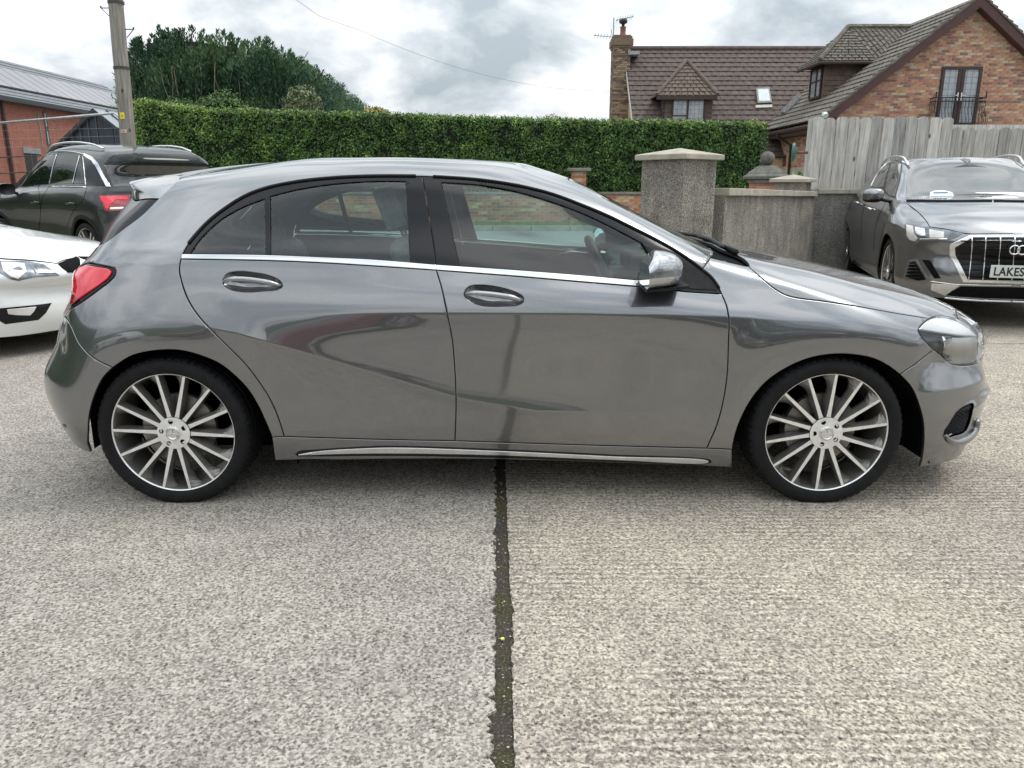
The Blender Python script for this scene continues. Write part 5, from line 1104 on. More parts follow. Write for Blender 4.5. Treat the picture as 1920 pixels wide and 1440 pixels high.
# ================================================================ leaves, hedge, trees
def leafmats(n,cols,rough=.45):
    out=[]
    for i,c in enumerate(cols):
        m=bpy.data.materials.new(f'{n}_{["dark","mid","fresh","pale","tip"][i]}');m.use_nodes=True;t=m.node_tree;b=t.nodes['Principled BSDF'];inp(b,'Roughness',rough);inp(b,'Base Color',(*c,1));inp(b,'Specular IOR Level',.35)
        L=t.links.new;tc=nn(t,'ShaderNodeTexCoord');no=nn(t,'ShaderNodeTexNoise');L(tc.outputs['Object'],no.inputs['Vector']);inp(no,'Scale',2.2);inp(no,'Detail',5)
        r=nn(t,'ShaderNodeValToRGB');L(no.outputs[0],r.inputs[0]);r.color_ramp.elements[0].position=.3;r.color_ramp.elements[1].position=.7
        r.color_ramp.elements[0].color=(*[v*.7 for v in c],1);r.color_ramp.elements[1].color=(*[v*1.35 for v in c],1);L(r.outputs[0],b.inputs['Base Color'])
        out.append(m)
    return out
LAUREL=leafmats('laurel',[(.030,.070,.016),(.062,.130,.026),(.115,.215,.040),(.21,.32,.065),(.33,.42,.09)],.38)
CONIF=leafmats('cypress',[(.034,.078,.044),(.058,.125,.066),(.088,.165,.080),(.13,.205,.095)],.6)
def leaves(mb,P,N,U,ln,wd,mi):
    """arrays of leaf centres P, outward N, tip direction U; each leaf is two triangles folded along the midrib"""
    n=len(P);S=np.cross(N,U);S/=np.maximum(np.linalg.norm(S,axis=1),1e-6)[:,None]
    a=P-U*ln[:,None]*.5;b=P+U*ln[:,None]*.5;c=P+S*wd[:,None]*.5+N*(wd*.18)[:,None];d=P-S*wd[:,None]*.5+N*(wd*.18)[:,None]
    V=np.stack([a,c,b,d],1).reshape(-1,3);k=mb['n'];i=np.arange(n)*4+k
    mb['V'].append(V);mb['F'].append(np.concatenate([np.stack([i,i+1,i+2],1),np.stack([i,i+2,i+3],1)]));mb['M'].append(np.concatenate([mi,mi]));mb['n']+=4*n
def fb(): return dict(V=[],F=[],M=[],n=0)
def fbuild(mb,name,mats,parent,kind='stuff'):
    V=np.concatenate(mb['V']);F=np.concatenate(mb['F']).astype(np.int32);Mi=np.concatenate(mb['M']).astype(np.int32)
    me=bpy.data.meshes.new(name);me.vertices.add(len(V));me.vertices.foreach_set('co',V.astype(np.float32).ravel());me.loops.add(F.size);me.loops.foreach_set('vertex_index',F.ravel())
    me.polygons.add(len(F));me.polygons.foreach_set('loop_start',np.arange(0,F.size,3,dtype=np.int32))
    for m in mats:me.materials.append(m)
    me.polygons.foreach_set('material_index',Mi);me.update(calc_edges=True);me.validate()
    o=bpy.data.objects.new(name,me);COL.objects.link(o);o.parent=parent
    if kind:o['kind']=kind
    return o
def unit(a): return a/np.maximum(np.linalg.norm(a,axis=1),1e-9)[:,None]
def nz(P,s,o=0):
    return np.array([noise.noise(Vector((p[0]*s+o,p[1]*s,p[2]*s))) for p in P])
def hedge():
    Y0,Y1=20.45,21.6;xa=atY(250,213,20.5).x;xb=atY(1440,232,20.5).x;z0=.45
    pts=[(250,193),(275,190),(330,203),(380,208),(560,212),(760,217),(1000,226),(1200,229),(1400,232),(1440,236)]
    X=[atY(a,b,20.6).x for a,b in pts];Z=[atY(a,b,20.6).z for a,b in pts]
    top=lambda x:np.interp(x,X,Z)
    r=empty('hedge',((xa+xb)/2,21,.4));tag(r,'long clipped laurel hedge with glossy leaves behind the low brick wall','hedge')
    ox,oy,oz=r.location
    mb=MB();n=60;v=[]
    for i in range(n+1):
        x=xa+.12+(xb-xa-.24)*i/n
        for y,z in ((Y0+.13,z0),(Y0+.13,top(x)-.05),(Y1-.1,top(x)-.05),(Y1-.1,z0)):v.append((x-ox,y-oy,z-oz))
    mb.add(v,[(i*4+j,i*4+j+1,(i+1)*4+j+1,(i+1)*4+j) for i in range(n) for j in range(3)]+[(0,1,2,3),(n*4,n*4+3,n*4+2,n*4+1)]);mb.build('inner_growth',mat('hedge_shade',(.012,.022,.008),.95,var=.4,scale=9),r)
    F=fb();rg=np.random.default_rng(3)
    def lay(n,fn,dens=1):
        P,N=fn(n);d=nz(P,1.6)*.5+nz(P,5,9)*.5;keep=rg.random(n)<(.66+d*1.2);P,N,d=P[keep],N[keep],d[keep];n=len(P)
        P=P+N*(rg.normal(0,.035,n)+d*.06)[:,None]
        tilt=rg.normal(0,.55,(n,3));Nn=unit(N+tilt);U=unit(rg.normal(0,1,(n,3))+np.array([0,0,.25]));U=unit(U-Nn*(U*Nn).sum(1)[:,None])
        h=(P[:,2]-z0)/(top(P[:,0])-z0)
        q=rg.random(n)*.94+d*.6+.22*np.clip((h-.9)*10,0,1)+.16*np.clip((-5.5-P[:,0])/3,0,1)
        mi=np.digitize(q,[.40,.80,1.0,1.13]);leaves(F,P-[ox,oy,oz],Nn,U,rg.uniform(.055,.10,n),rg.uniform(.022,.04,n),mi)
    def front(n):
        x=rg.uniform(xa,xb,n);z=z0+rg.random(n)*(top(x)-z0);P=np.stack([x,Y0+rg.uniform(0,.09,n),z],1);return P,np.tile([0,-1.,.15],(n,1))
    def topf(n):
        x=rg.uniform(xa,xb,n);P=np.stack([x,rg.uniform(Y0,Y1,n),top(x)+rg.normal(0,.02,n)],1);return P,np.tile([0,-.2,1.],(n,1))
    def end(x0,s,n):
        z=z0+rg.random(n)*(top(x0)-z0);P=np.stack([np.full(n,x0)-s*rg.uniform(0,.08,n),rg.uniform(Y0,Y1,n),z],1);return P,np.tile([s*1.,0,.1],(n,1))
    lay(92000,front);lay(34000,topf);lay(2600,lambda n:end(xa,-1,n));lay(2600,lambda n:end(xb,1,n))
    # upright new shoots along the top
    n=900;x=rg.uniform(xa,xb,n);x[:260]=rg.uniform(xa,xa+2.4,260);P=np.stack([x,rg.uniform(Y0,Y1,n),top(x)+rg.uniform(.01,.07,n)],1);N=unit(rg.normal(0,1,(n,3))*[1,1,.1]);leaves(F,P-[ox,oy,oz],N,unit(np.tile([0,0,1.],(n,1))+rg.normal(0,.25,(n,3))),rg.uniform(.08,.16,n),rg.uniform(.025,.04,n),rg.integers(2,5,n))
    # a few loose sprays at the left end, round the pole
    for k in range(26):
        bx=xa+rg.uniform(-.25,.4);bz=top(xa)+rg.uniform(-1.3,.05);by=Y0+rg.uniform(-.1,.4);d=unit(np.array([[rg.uniform(-1,.2),-.3,rg.uniform(.3,1.2)]]))[0];m=9
        P=np.array([[bx,by,bz]+d*(.05*j) for j in range(m)])+rg.normal(0,.02,(m,3));leaves(F,P-[ox,oy,oz],unit(rg.normal(0,1,(m,3))),unit(np.tile(d,(m,1))+rg.normal(0,.5,(m,3))),np.full(m,.10),np.full(m,.035),rg.integers(1,5,m))
    fbuild(F,'leaf',LAUREL,r)
hedge()
def cypress(x,y,h,rad,n,label,group=None,seed=0,lean=0,stems=0,front=None):
    z0=gz(x,y);r=empty('cypress_tree',(x,y,z0));tag(r,label,'tree',group);rg=np.random.default_rng(seed)
    mb=MB();mb.tube([(0,0,-.2),(.03,.02,h*.35),(lean*.5,0,h*.7),(lean,0,h*.93)],[.16,.12,.07,.02],8)
    for k in range(9):
        a=rg.uniform(0,6.28);z=rg.uniform(.5,h*.8);L=rad*rg.uniform(.5,.85);mb.tube([(0,0,z),(L*.5*math.cos(a),L*.5*math.sin(a),z+L*.45),(L*math.cos(a),L*math.sin(a),z+L*1.1)],[.045,.03,.01],5)
    mb.build('trunk',BARK,r,smooth=True)
    F=fb()
    # dark heart of the crown, then overlapping feathery plumes
    mbc=MB();K=9;nn_=14;V=[]
    for k in range(K):
        f=k/(K-1);rr=rad*.78*(1-abs(f-.35)**2.2*1.6)
        for j in range(nn_):
            t=2*math.pi*j/nn_;V.append((rr*math.cos(t)*rg.uniform(.85,1.1)+lean*f,rr*math.sin(t)*rg.uniform(.85,1.1),.7+(h*.90-.7)*f))
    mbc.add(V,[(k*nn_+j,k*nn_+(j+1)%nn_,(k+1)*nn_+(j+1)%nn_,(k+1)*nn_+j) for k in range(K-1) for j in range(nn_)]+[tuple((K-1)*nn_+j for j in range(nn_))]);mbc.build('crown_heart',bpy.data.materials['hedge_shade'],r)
    npl=max(20,int(rad*rad*48));pl=[]
    for k in range(npl):
        a=rg.uniform(0,6.283);q=math.sqrt(rg.random());px_,py_=rad*1.0*q*math.cos(a),rad*1.0*q*math.sin(a)
        pt=h*(1-.16*q*q)-rg.uniform(0,.16)*(h/6);zb_=rg.uniform(.3,h*.62);pl.append((px_+lean*.6,py_,zb_,pt if rg.random()<.55 else rg.uniform(zb_+1.0,pt),rg.uniform(.30,.55)))
    per=n//npl
    for (cx_,cy_,zb_,zt_,rr) in pl:
        m=per;f=rg.random(m)**.75;z=zb_+(zt_-zb_)*f;taper=np.clip((1-f)*3.2,.0,1)**.8*.95+.05;a=rg.uniform(0,6.283,m);rr_=rr*taper*np.sqrt(rg.uniform(.3,1,m))
        P=np.stack([cx_+rr_*np.cos(a),cy_+rr_*np.sin(a),z],1);out=np.stack([np.cos(a),np.sin(a),np.zeros(m)],1)+np.array([cx_,cy_,0])/max(rad,.1)*.6
        U=unit(out*rg.uniform(.25,1.1,m)[:,None]+np.array([0,0,1.])+rg.normal(0,.25,(m,3)));N=unit(out+rg.normal(0,.5,(m,3)));N=unit(N-U*(U*N).sum(1)[:,None])
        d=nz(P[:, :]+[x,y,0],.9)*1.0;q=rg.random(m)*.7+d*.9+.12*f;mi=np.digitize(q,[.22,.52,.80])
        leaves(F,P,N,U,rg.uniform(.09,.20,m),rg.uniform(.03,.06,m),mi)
    fbuild(F,'crown',CONIF,r);return r
BARK=mat('bark',(.12,.10,.08),.95,var=.3,scale=12,bump=.5)
def topz(px_,py_,Y): return atY(px_,py_,Y).z
for i,(pxc,pyt,Y,rad,sd,lb) in enumerate([(312,46,26.6,.98,1,'first and leftmost tall dark cypress, rising beside the wooden utility pole'),(372,44,26.2,1.1,2,'second tall cypress from the utility pole, with the highest feathery tips'),
        (437,54,26.5,1.15,3,'third tall cypress from the utility pole, above bare inner stems'),(505,64,26.0,1.15,4,'fourth tall cypress, at the right corner where the tree row turns away')]):
    x=atY(pxc,200,Y).x;h=topz(pxc,pyt,Y)-gz(x,Y);cypress(x,Y,h,rad+.12,26000,lb,'cypress trees behind the hedge',sd)
for i,(pxc,pyt,Y) in enumerate([(545,88,29.5),(570,102,32.5),(594,118,36),(617,134,40),(638,150,44.5),(658,166,50),(675,180,56),(690,193,63)]):
    x=atY(pxc-10,200,Y).x;h=topz(pxc,pyt,Y)-gz(x,Y);cypress(x,Y,h,1.35+.02*i,13000 if i<4 else 8000,['dark green cypress of the receding row, just beyond its corner tree','second cypress of the receding row, stepping down to the right','third cypress of the receding row behind the hedge','fourth cypress along the receding row, behind the pale-leaved shrub','fifth cypress along the receding row','sixth cypress along the receding row, low against the clouds','seventh cypress, next to last of the receding row','last and lowest cypress of the receding row, beside the golden bush'][i],'cypress trees behind the hedge',20+i)
# bare stems showing in front of the shaded part of the cypress row
st=mat('pale_stem',(.22,.19,.13),.9,var=.3,scale=20)
r=empty('bare_stems',(atY(385,190,25.0).x,24.9,gz(0,25)));tag(r,'bare pale stems showing between the cypresses above the hedge','shrub')
rg=random.Random(4)
for i in range(16):
    mb=MB();x=-1.4+i*.2+rg.uniform(-.08,.08);L=rg.uniform(1.5,3.0);z=1.6;p=[(x,0,z)];dx=rg.uniform(-.12,.12)
    for k in range(6): p.append((x+dx*(k+1)*.6+rg.uniform(-.05,.05),rg.uniform(-.1,.1),z+L*(k+1)/6))
    mb.tube(p,[.022,.02,.018,.014,.011,.008,.004],5);mb.build('stem',st,r,smooth=True)
def shrub(name,px_,pytop,Y,w,hv,mats,n,label,ln=.10,wd=.035,seed=1,cat='shrub',weights=None):
    c=atY(px_,pytop,Y);z0=gz(c.x,Y);r=empty(name,(c.x,Y,z0));tag(r,label,cat);rg=np.random.default_rng(seed);h=c.z-z0
    mb=MB()
    for k in range(7):
        a=rg.uniform(0,6.28);mb.tube([(0,0,0),(.2*w*math.cos(a),.2*w*math.sin(a),h*.5),(.4*w*math.cos(a),.4*w*math.sin(a),h*.85)],[.04,.025,.008],5)
    mb.build('stem',BARK,r,smooth=True)
    F=fb();u=unit(rg.normal(0,1,(n,3)));rad=rg.uniform(.6,1,n)**.5
    bump=1+.18*nz(u*1.0,2.3,seed)
    P=u*rad[:,None]*bump[:,None]*[w/2,w/2,hv/2]+[0,0,h-hv/2];k=P[:,2]<h+.2;P=P[k];u=u[k];m=len(P);N=unit(u+rg.normal(0,.6,(m,3)));U=unit(rg.normal(0,1,(m,3))+[0,0,.5]);U=unit(U-N*(U*N).sum(1)[:,None])
    mi=rg.choice(len(mats),m,p=weights);leaves(F,P,N,U,rg.uniform(.7,1.3,m)*ln,rg.uniform(.7,1.3,m)*wd,mi);fbuild(F,'foliage',mats,r)
VAR=leafmats('variegated',[(.05,.09,.03),(.16,.19,.08),(.34,.34,.18)])
shrub('variegated_shrub',566,158,23.6,1.15,1.5,VAR,3200,'shrub with pale cream-edged leaves between the cypresses and the hedge',weights=[.45,.35,.2])
shrub('laurel_shrub',418,170,24.0,1.9,1.7,LAUREL[:3],4200,'dark round laurel bush tucked under the cypresses just above the hedge',seed=5)
shrub('laurel_shrub',335,182,24.2,1.5,1.3,LAUREL[:3],2600,'small dark laurel bush at the foot of the leftmost cypresses',seed=6)
GOLD=leafmats('golden',[(.16,.17,.03),(.34,.30,.05),(.45,.38,.08)])
shrub('golden_bush',706,200,30,1.3,1.1,GOLD,1500,'golden-yellow bush at the low right end of the cypress row',ln=.16,wd=.05,seed=7)
shrub('small_tree',1033,213,36,1.0,.9,leafmats('russet',[(.14,.09,.05),(.22,.16,.10)]),500,'tip of a distant russet-leaved tree just clearing the hedge',seed=8,ln=.12)
shrub('ivy_plant',1497,322,15.6,.5,.7,LAUREL[1:4],500,'small leafy plant at the foot of the brick house wall by the fence',seed=9)
# ================================================================ the grey hatchback
hero=empty('hatchback_car',(-.05,3.90,0),0,label='metallic grey five-door hatchback seen side-on in the middle of the concrete yard',cat='car')
def ss(x,a,b):
    t=np.clip((x-a)/(b-a),0,1);return t*t*(3-2*t)
def hero_disp(x,v,z):
    d=np.zeros_like(x)
    zc=np.interp(x,[-1.2,-.5,.35,.91,1.41,1.72,2.0],[.80,.812,.809,.797,.773,.735,.70])
    env=ss(x,-.85,-.2)*(1-ss(x,1.72,1.95))
    s=np.maximum(zc-z,0)/.085
    d-=.0058*env*s*np.exp(1-s)
    z2=np.interp(x,[-1.35,-1.04,-.80,-.50,-.16,.15,.57,.92],[.80,.735,.662,.567,.460,.407,.395,.43])
    e2=ss(x,-1.30,-.95)*(1-ss(x,.0,.85));q=z-z2
    d+=e2*np.where(q>0,.016*np.exp(-q/.10),.016*np.exp(q/.07))*ss(z,.22,.32)
    for wx in (-1.3525,1.3525):
        r=np.hypot(x-wx,z-.318);g=1-ss(r,.40,.60)
        d+=.012*g*(z>.0);
    fb=ss(x,1.66,1.82)*(1-ss(z,.60,.72));d-=fb*.30*np.clip(z-.485,0,.11)
    d+=.016*ss(x,1.88,2.04)*np.exp(-((z-np.interp(x,[1.85,2.2],[.365,.425]))/.018)**2)
    rb=1-ss(x,-1.86,-1.72);d-=rb*.22*np.clip(z-.53,0,.12)
    return d
_hn=np.array(HNET,float);_hn[:5,15,0]+=.012;_hn[:5,16,0]+=.028;_hn[:5,17,0]+=.028;_hn[:5,18,0]+=.02;_hn[5,16,0]+=.01
HS=Surf(_hn,hero_disp);hc=Car(hero,HS)
px=hc.px
hc.crease(list(zip([-.75,-.5,.35,.91,1.41,1.72,1.9],[.806,.812,.809,.797,.773,.735,.712])))
hc.crease(list(zip([-1.2,-1.04,-.80,-.50,-.16,.15,.57,.75],[.772,.735,.662,.567,.460,.407,.395,.413])))
for wx in (-1.3525,1.3525): hc.crease([(wx+.40*math.cos(R(a)),.318+.40*math.sin(R(a))) for a in range(-10,192,4)])
hc.crease([(1.70,.485),(1.85,.485),(2.0,.485),(2.1,.485)],offs=(-.008,0,.008))
# ---- curves read off the photograph
c_archR=px([(164,838),(165,807),(166,787),(170,763),(180,733),(193,708),(211,689)]);c_archR2=px([(211,689),(247,667),(293,657),(337,657),(377,667),(413,683),(443,707),(467,733),(487,767),(503,803),(510,820)])
c_bumpR=px([(211,689),(193,681),(177,672),(160,657),(147,640),(134,612),(122,593)])
c_lampR=px([(122,593),(129,583),(157,564),(185,543),(207,526),(215.5,516),(217,508),(211,502),(199,499),(182,495.5),(164,492)])
c_gate=px([(164,492),(182,473),(193,457)],False);c_gate2=px([(193,457),(207,448),(233,428),(267,402),(297,372)]);c_spoil=px([(297,372),(320,350),(342,327)])
uvA=c_spoil[-1];uvB=c_spoil[0]
c_roofrear=lin([uvA,(0,uvA[1])],.03)
U,T=HS.U,HS.T
wtop=HS.sr([(18,10.25),(17.2,10.22)])[::1]
c_wtop=cat(lin([(U,HS.sr([(18,10.25),(18,10.2)])[0][1]),HS.sr([(17,10.22),(18,10.2)])[0]],.03),catmull([HS.sr([(17,10.22),(18,10)])[0],HS.sr([(15.6,10.2),(18,10)])[0],px([(1070,337),(1071,338)],False)[0]],.03))
c_apil=px([(1070,337),(1150,380),(1200,405),(1240,427),(1284,452),(1332,483)])
c_joint=px([(1332,483),(1317,505)],False)
WOUT=[(342,477),(350,462),(367,440),(393,413),(427,387),(460,367),(500,352),(560,340),(627,333),(700,330),(792,330)]
WOUT2=[(792,330),(833,332),(900,337),(967,347),(1033,363),(1100,388),(1150,409),(1172,420),(1218,443),(1262,467),(1291,486),(1317,505)]
WOUT3=[(1317,505),(1335,521),(1348,540),(1353,551)]
c_w1=px(WOUT);c_w2=px(WOUT2);c_w3=px(WOUT3)
c_shutR=px([(342,477),(338,490),(336,507),(338,520),(350,557),(370,590),(410,633),(460,683),(493,727),(512,760),(523,787),(533,819)])
c_shutB=px([(792,330),(803,397),(817,487),(818,505),(828,540),(838,587),(847,630),(853,697),(855,760),(853,827)])
c_shutF=px([(1353,551),(1362,572),(1367,600),(1366,640),(1363,707),(1355,757),(1343,800),(1325,841)])
c_sillR=px([(510,820),(533,819)],False);c_sill1=px([(533,819),(700,824),(853,827)]);c_sill2=px([(853,827),(1100,835),(1325,841)]);c_sill3=px([(1325,841),(1373,843)],False)
c_archF=px([(1373,843),(1380,810),(1393,777),(1413,743),(1440,713),(1480,687),(1520,671),(1563,664),(1600,665),(1637,672),(1663,684),(1688,702)])
c_archF2=px([(1688,702),(1710,727),(1723,757),(1732,793),(1732,840),(1727,872)])
c_bumpF=px([(1688,702),(1702,692),(1715,684),(1727,674),(1740,664),(1751,656)])
c_lampFl=px([(1751,656),(1742,647),(1730,635),(1725,627),(1722,621),(1724,614),(1731,606),(1742,597)])
c_lampFt=px([(1742,597),(1752,593),(1765,592),(1780,594),(1796,598)])
c_bonF=px([(1796,598),(1792,581),(1777,562)])
c_bonnet=px([(1405,500),(1427,520),(1447,537),(1467,550),(1487,557),(1547,565),(1613,575),(1680,587),(1742,597)])
c_fin=px([(1332,483),(1364,491),(1399,499),(1405,500)])
c_lampFb=px([(1751,656),(1765,666),(1775,676),(1787,683),(1802,685),(1821,684),(1835,680)])
def srp(*p): return HS.sr(list(p)) if len(p)>1 else HS.sr([p[0],p[0]])[:1]
e_bon=HS.sr([(17,4.42),(18,4.40)])[0]
c_bonL=catmull([c_bonF[-1],e_bon,(U,e_bon[1])],.02)
u_g,t_g=HS.sr([(17,3.35),(18,3)])[0]
c_lampIn=lin([e_bon,(u_g,t_g)],.02)
c_cowlB=catmull([c_bonnet[0],HS.sr([(14.6,7.30),(18,8)])[0],HS.sr([(16.3,7.52),(18,8)])[0],(U,HS.sr([(18,7.6),(18,8)])[0][1])],.02)
tw=HS.sr([(18,7.97),(18,8)])[0][1]
c_cowlW=catmull([px([(1332,483),(1331,482)],False)[0],HS.sr([(15,7.9),(18,8)])[0],HS.sr([(16.5,7.95),(18,8)])[0],(U,tw)],.02)
c_archF2[-1,1]=0;c_archR[0,1]=0;GREY=M['grey'];M['bar']=paint('handle_grey_paint',(.26,.27,.29),metal=.8,rough=.3);M['cup']=paint('cup_grey_paint',(.10,.10,.105),metal=.8,rough=.4)  # body grey lightened as skylight on the bars, darkened as shade in the cups
body=hc.panel('body_shell',GREY,cat(c_archR2[::-1],c_bumpR,c_lampR,c_gate,c_gate2,c_spoil,c_roofrear,lin([(0,uvA[1]),(0,T),(U,T),c_wtop[0]],.03),c_wtop,c_apil,c_joint,c_w2[::-1],c_w1[::-1],c_shutR,c_sillR[::-1]),both=True)
def pair(name,matl,outer,holes=(),parent=None,label=None,**k):
    return [hc.panel(name,matl,outer,holes,sgn=sg,parent=(parent[i] if isinstance(parent,list) else parent),label=label,**k) for i,sg in enumerate((-1,1))]
fender=pair('front_wing',GREY,cat(c_joint[::-1],c_fin,c_bonnet,c_lampFl[::-1],c_bumpF[::-1],c_archF[::-1],c_sill3[::-1],c_shutF[::-1],c_w3[::-1]))
bonnet=hc.panel('bonnet',GREY,cat(c_bonnet,c_lampFt,c_bonF,c_bonL,lin([c_bonL[-1],c_cowlB[-1]],.03),c_cowlB[::-1]),both=True)
uF=c_archF2[-1][0]
intake=px([(1770,812),(1775,820),(1790,817),(1809,810),(1817,797),(1824,770),(1825,757),(1809,762),(1795,772),(1780,795)],step=4)
intake=catmull([(1770,812),(1775,820),(1790,817),(1809,810),(1817,797),(1824,770),(1825,757),(1809,762),(1795,772),(1780,795)],4,True);intake=px([tuple(p) for p in intake],False,step=99)
bumperF=hc.panel('front_bumper',GREY,cat(lin([(uF,0),(U,0)],.02),lin([(U,0),(U,t_g),(u_g,t_g)],.03),c_lampFb[::-1],c_bumpF[::-1],c_archF2),holes=[intake],both=True)
uR=c_archR[0][0]
t_rb=HS.sr([(1.6,3.7),(18,3)])[0]
lampR_in=[t_rb,HS.sr([(1.7,5.4),(18,3)])[0]]
bumperR=hc.panel('rear_bumper',GREY,cat(lin([(0,0),(uR,0)],.02),c_archR,c_bumpR,lin([c_bumpR[-1],t_rb,(0,t_rb[1])],.02),lin([(0,t_rb[1]),(0,0)],.02)),both=True)
lampR_top=lampR_in[1]
pT=px([(178,461),(179,460)],False)[0]
tg=HS.sr([(1.5,7.45),(18,3)])[0]
tailgate=hc.panel('tailgate',GREY,cat(lin([(0,t_rb[1]),t_rb,lampR_top,c_lampR[-1]],.02),c_gate,lin([c_gate[-1],pT,tg,(0,tg[1])],.02)),both=True)
rearglass=hc.panel('rear_window',M['black_gloss'],cat(lin([(0,tg[1]),tg,pT,c_gate2[0]],.02),c_gate2,lin([uvB,(0,uvB[1])],.03)),both=True,off=-.004)
sill_b=px([(517,865),(767,861),(940,862),(1150,868),(1369,877)])
sill=pair('side_skirt',GREY,cat(c_sillR,c_sill1,c_sill2,c_sill3,sill_b[::-1],px([(515,862),(512,840),(510,820)])),wall=.02)
for sg,s0 in zip((-1,1),sill):
    hc.panel('skirt_recess',M['black_gloss'],px([(553,851),(560,846),(600,842),(680,837),(743,835.5),(940,842),(1150,852),(1332,862),(1335,866),(1330,869.5),(1150,866),(940,859),(743,855),(600,856),(558,856)]),off=.0012,wall=.002,gap=0,sgn=sg,parent=s0)
    hc.panel('skirt_blade',M['satin'],px([(560,851),(600,845),(680,840),(743,838.5),(940,845),(1150,855),(1328,863.5),(1328,866.5),(1150,861.5),(940,853),(743,849.5),(640,850.5),(560,853)]),off=.006,wall=.005,gap=0,sgn=sg,parent=s0)
# doors
belt_t1=px([(342,477),(500,479),(600,483),(700,487.5),(817,497)]);belt_b1=px([(340,485),(500,488),(600,492),(700,498),(818,506)])
belt_t2=px([(817,497),(950,506),(1080,516),(1208,527),(1282,546),(1353,551)]);belt_b2=px([(818,506),(950,516),(1080,527),(1208,538),(1282,546.5),(1353,551)])
def handle_hole(pts): return hc.px([tuple(p) for p in catmull(pts,4,True)],False,step=99)
HR=[(418,527),(425,515),(445,510),(475,512),(505,518),(524,527),(529,535),(520,542),(495,545),(460,547),(435,543),(422,536)]
HF=[(871,550),(880,538),(900,535),(930,538),(960,546),(978,555),(982,562),(972,571),(945,574),(905,573),(885,566),(874,558)]
hR=handle_hole(HR);hF=handle_hole(HF)
iR=np.argmin(abs(c_shutR[:,1]-belt_b1[0][1]));iB=np.argmin(((c_shutB-belt_b1[-1])**2).sum(1))
doorR=pair('rear_door',GREY,cat(belt_b1,c_shutB[iB+1:],c_sill1[::-1],c_shutR[::-1][:len(c_shutR)-iR-1]),holes=[hR])
doorF=pair('front_door',GREY,cat(belt_b2,c_shutF,c_sill2[::-1],c_shutB[iB+1:][::-1]),holes=[hF])
gR=px([(507,368),(560,355),(627,345),(700,340),(760,340)]);gR=cat(gR,px([(760,340),(764,410),(768,493)]),px([(768,493),(700,487),(600,483),(508,479)]),px([(508,479),(507,368)]))
gQ=cat(px([(357,476),(366,461),(380,443),(413,413),(450,391),(495,373)]),px([(495,373),(497,478)]),px([(497,478),(357,476)]))
gF=cat(px([(828,342),(900,347),(967,359),(1033,378),(1100,403),(1150,427),(1203,455)]),px([(1203,455),(1212,470),(1218,487)]),px([(1218,487),(1219,510),(1212,527)]),px([(1212,527),(1080,515),(950,505),(863,500)]),px([(863,500),(828,342)]))
iB2=np.argmin(((c_shutB-belt_t1[-1])**2).sum(1))
frR=pair('window_frame',M['black_gloss'],cat(c_w1,c_shutB[1:iB2],belt_t1[::-1]),holes=[gR,gQ],parent=doorR,gap=.0015,off=-.001)
frF=pair('window_frame',M['black_gloss'],cat(c_w2,c_w3,belt_t2[::-1],c_shutB[1:iB2][::-1]),holes=[gF],parent=doorF,gap=.0015,off=-.001)
pair('window_glass',M['glass_rear'],gR,parent=doorR,off=-.006,gap=-.003,wall=0)
pair('quarter_glass',M['glass_rear'],gQ,parent=doorR,off=-.006,gap=-.003,wall=0)
pair('window_glass',M['glass_front'],gF,parent=doorF,off=-.006,gap=-.003,wall=0)
pair('chrome_strip',M['chrome'],cat(belt_t1,belt_b1[::-1]),parent=doorR,off=.004,gap=.0003,wall=.008,edge=.002)
bt=px([(817,497),(950,506),(1080,516),(1212,528)]);bb=px([(818,506),(950,516),(1080,527),(1212,538)])
pair('chrome_strip',M['chrome'],cat(bt,bb[::-1]),parent=doorF,off=.004,gap=.0003,wall=.008,edge=.002)
mt=cat(px([(1203,455),(1262,472),(1291,491),(1317,510),(1334,527),(1345,545)]),px([(1345,545),(1282,541),(1212,527)]),px([(1212,527),(1219,510),(1218,487),(1212,470),(1203,455)]))
pair('mirror_base',M['black_trim'],mt,parent=doorF,off=.002,gap=.001,wall=.002)
# dark weather strip lying along the outside of the window frames
for fr,cw in ((frR,c_w1),(frF,cat(c_w2,c_w3))):
    for o,sg in zip(fr,(-1,1)):
        mb=MB();p=hc.to3(cw[3:-2],.002,sg);mb.tube(p,.006,6);mb.build('weather_strip',M['black_trim'],o,smooth=True)
# recessed handle cups and bow handles
def handle(hole,bar,door,sgs=(-1,1),lock=False):
    c=hole.mean(0)
    for d,sg in zip(door,sgs):
        V=[];F=[];K=9;n=len(hole)
        for k in range(K):
            f=1-k/(K-1)*.999;q=c+(hole-c)*f;V.append(hc.to3(q,-.042*(1-f**3.2)-.001,sg))
        V=np.concatenate(V)
        for k in range(K-1):
            for i in range(n):F.append((k*n+i,k*n+(i+1)%n,(k+1)*n+(i+1)%n,(k+1)*n+i))
        hc.obj('handle_cup',V,F,None,M['cup'],d)
        p=hc.px(bar,True,step=5);m=len(p);mb=MB();f=np.linspace(0,1,m)
        off=.002+.026*np.clip(np.sin(np.pi*f)*1.6,0,1)**.8
        pts=hc.to3(p,off,sg);r=.0135*(.55+.45*np.clip(np.sin(np.pi*f)*2.2,0,1))
        mb.tube(pts,r*.8,10);
        h=mb.build('door_handle',M['bar'],d,smooth=True)
handle(hR,[(420,528),(440,526),(470,527),(500,531),(527,536)],doorR)
handle(hF,[(873,551),(893,552),(920,554),(950,558),(979,564)],doorF)
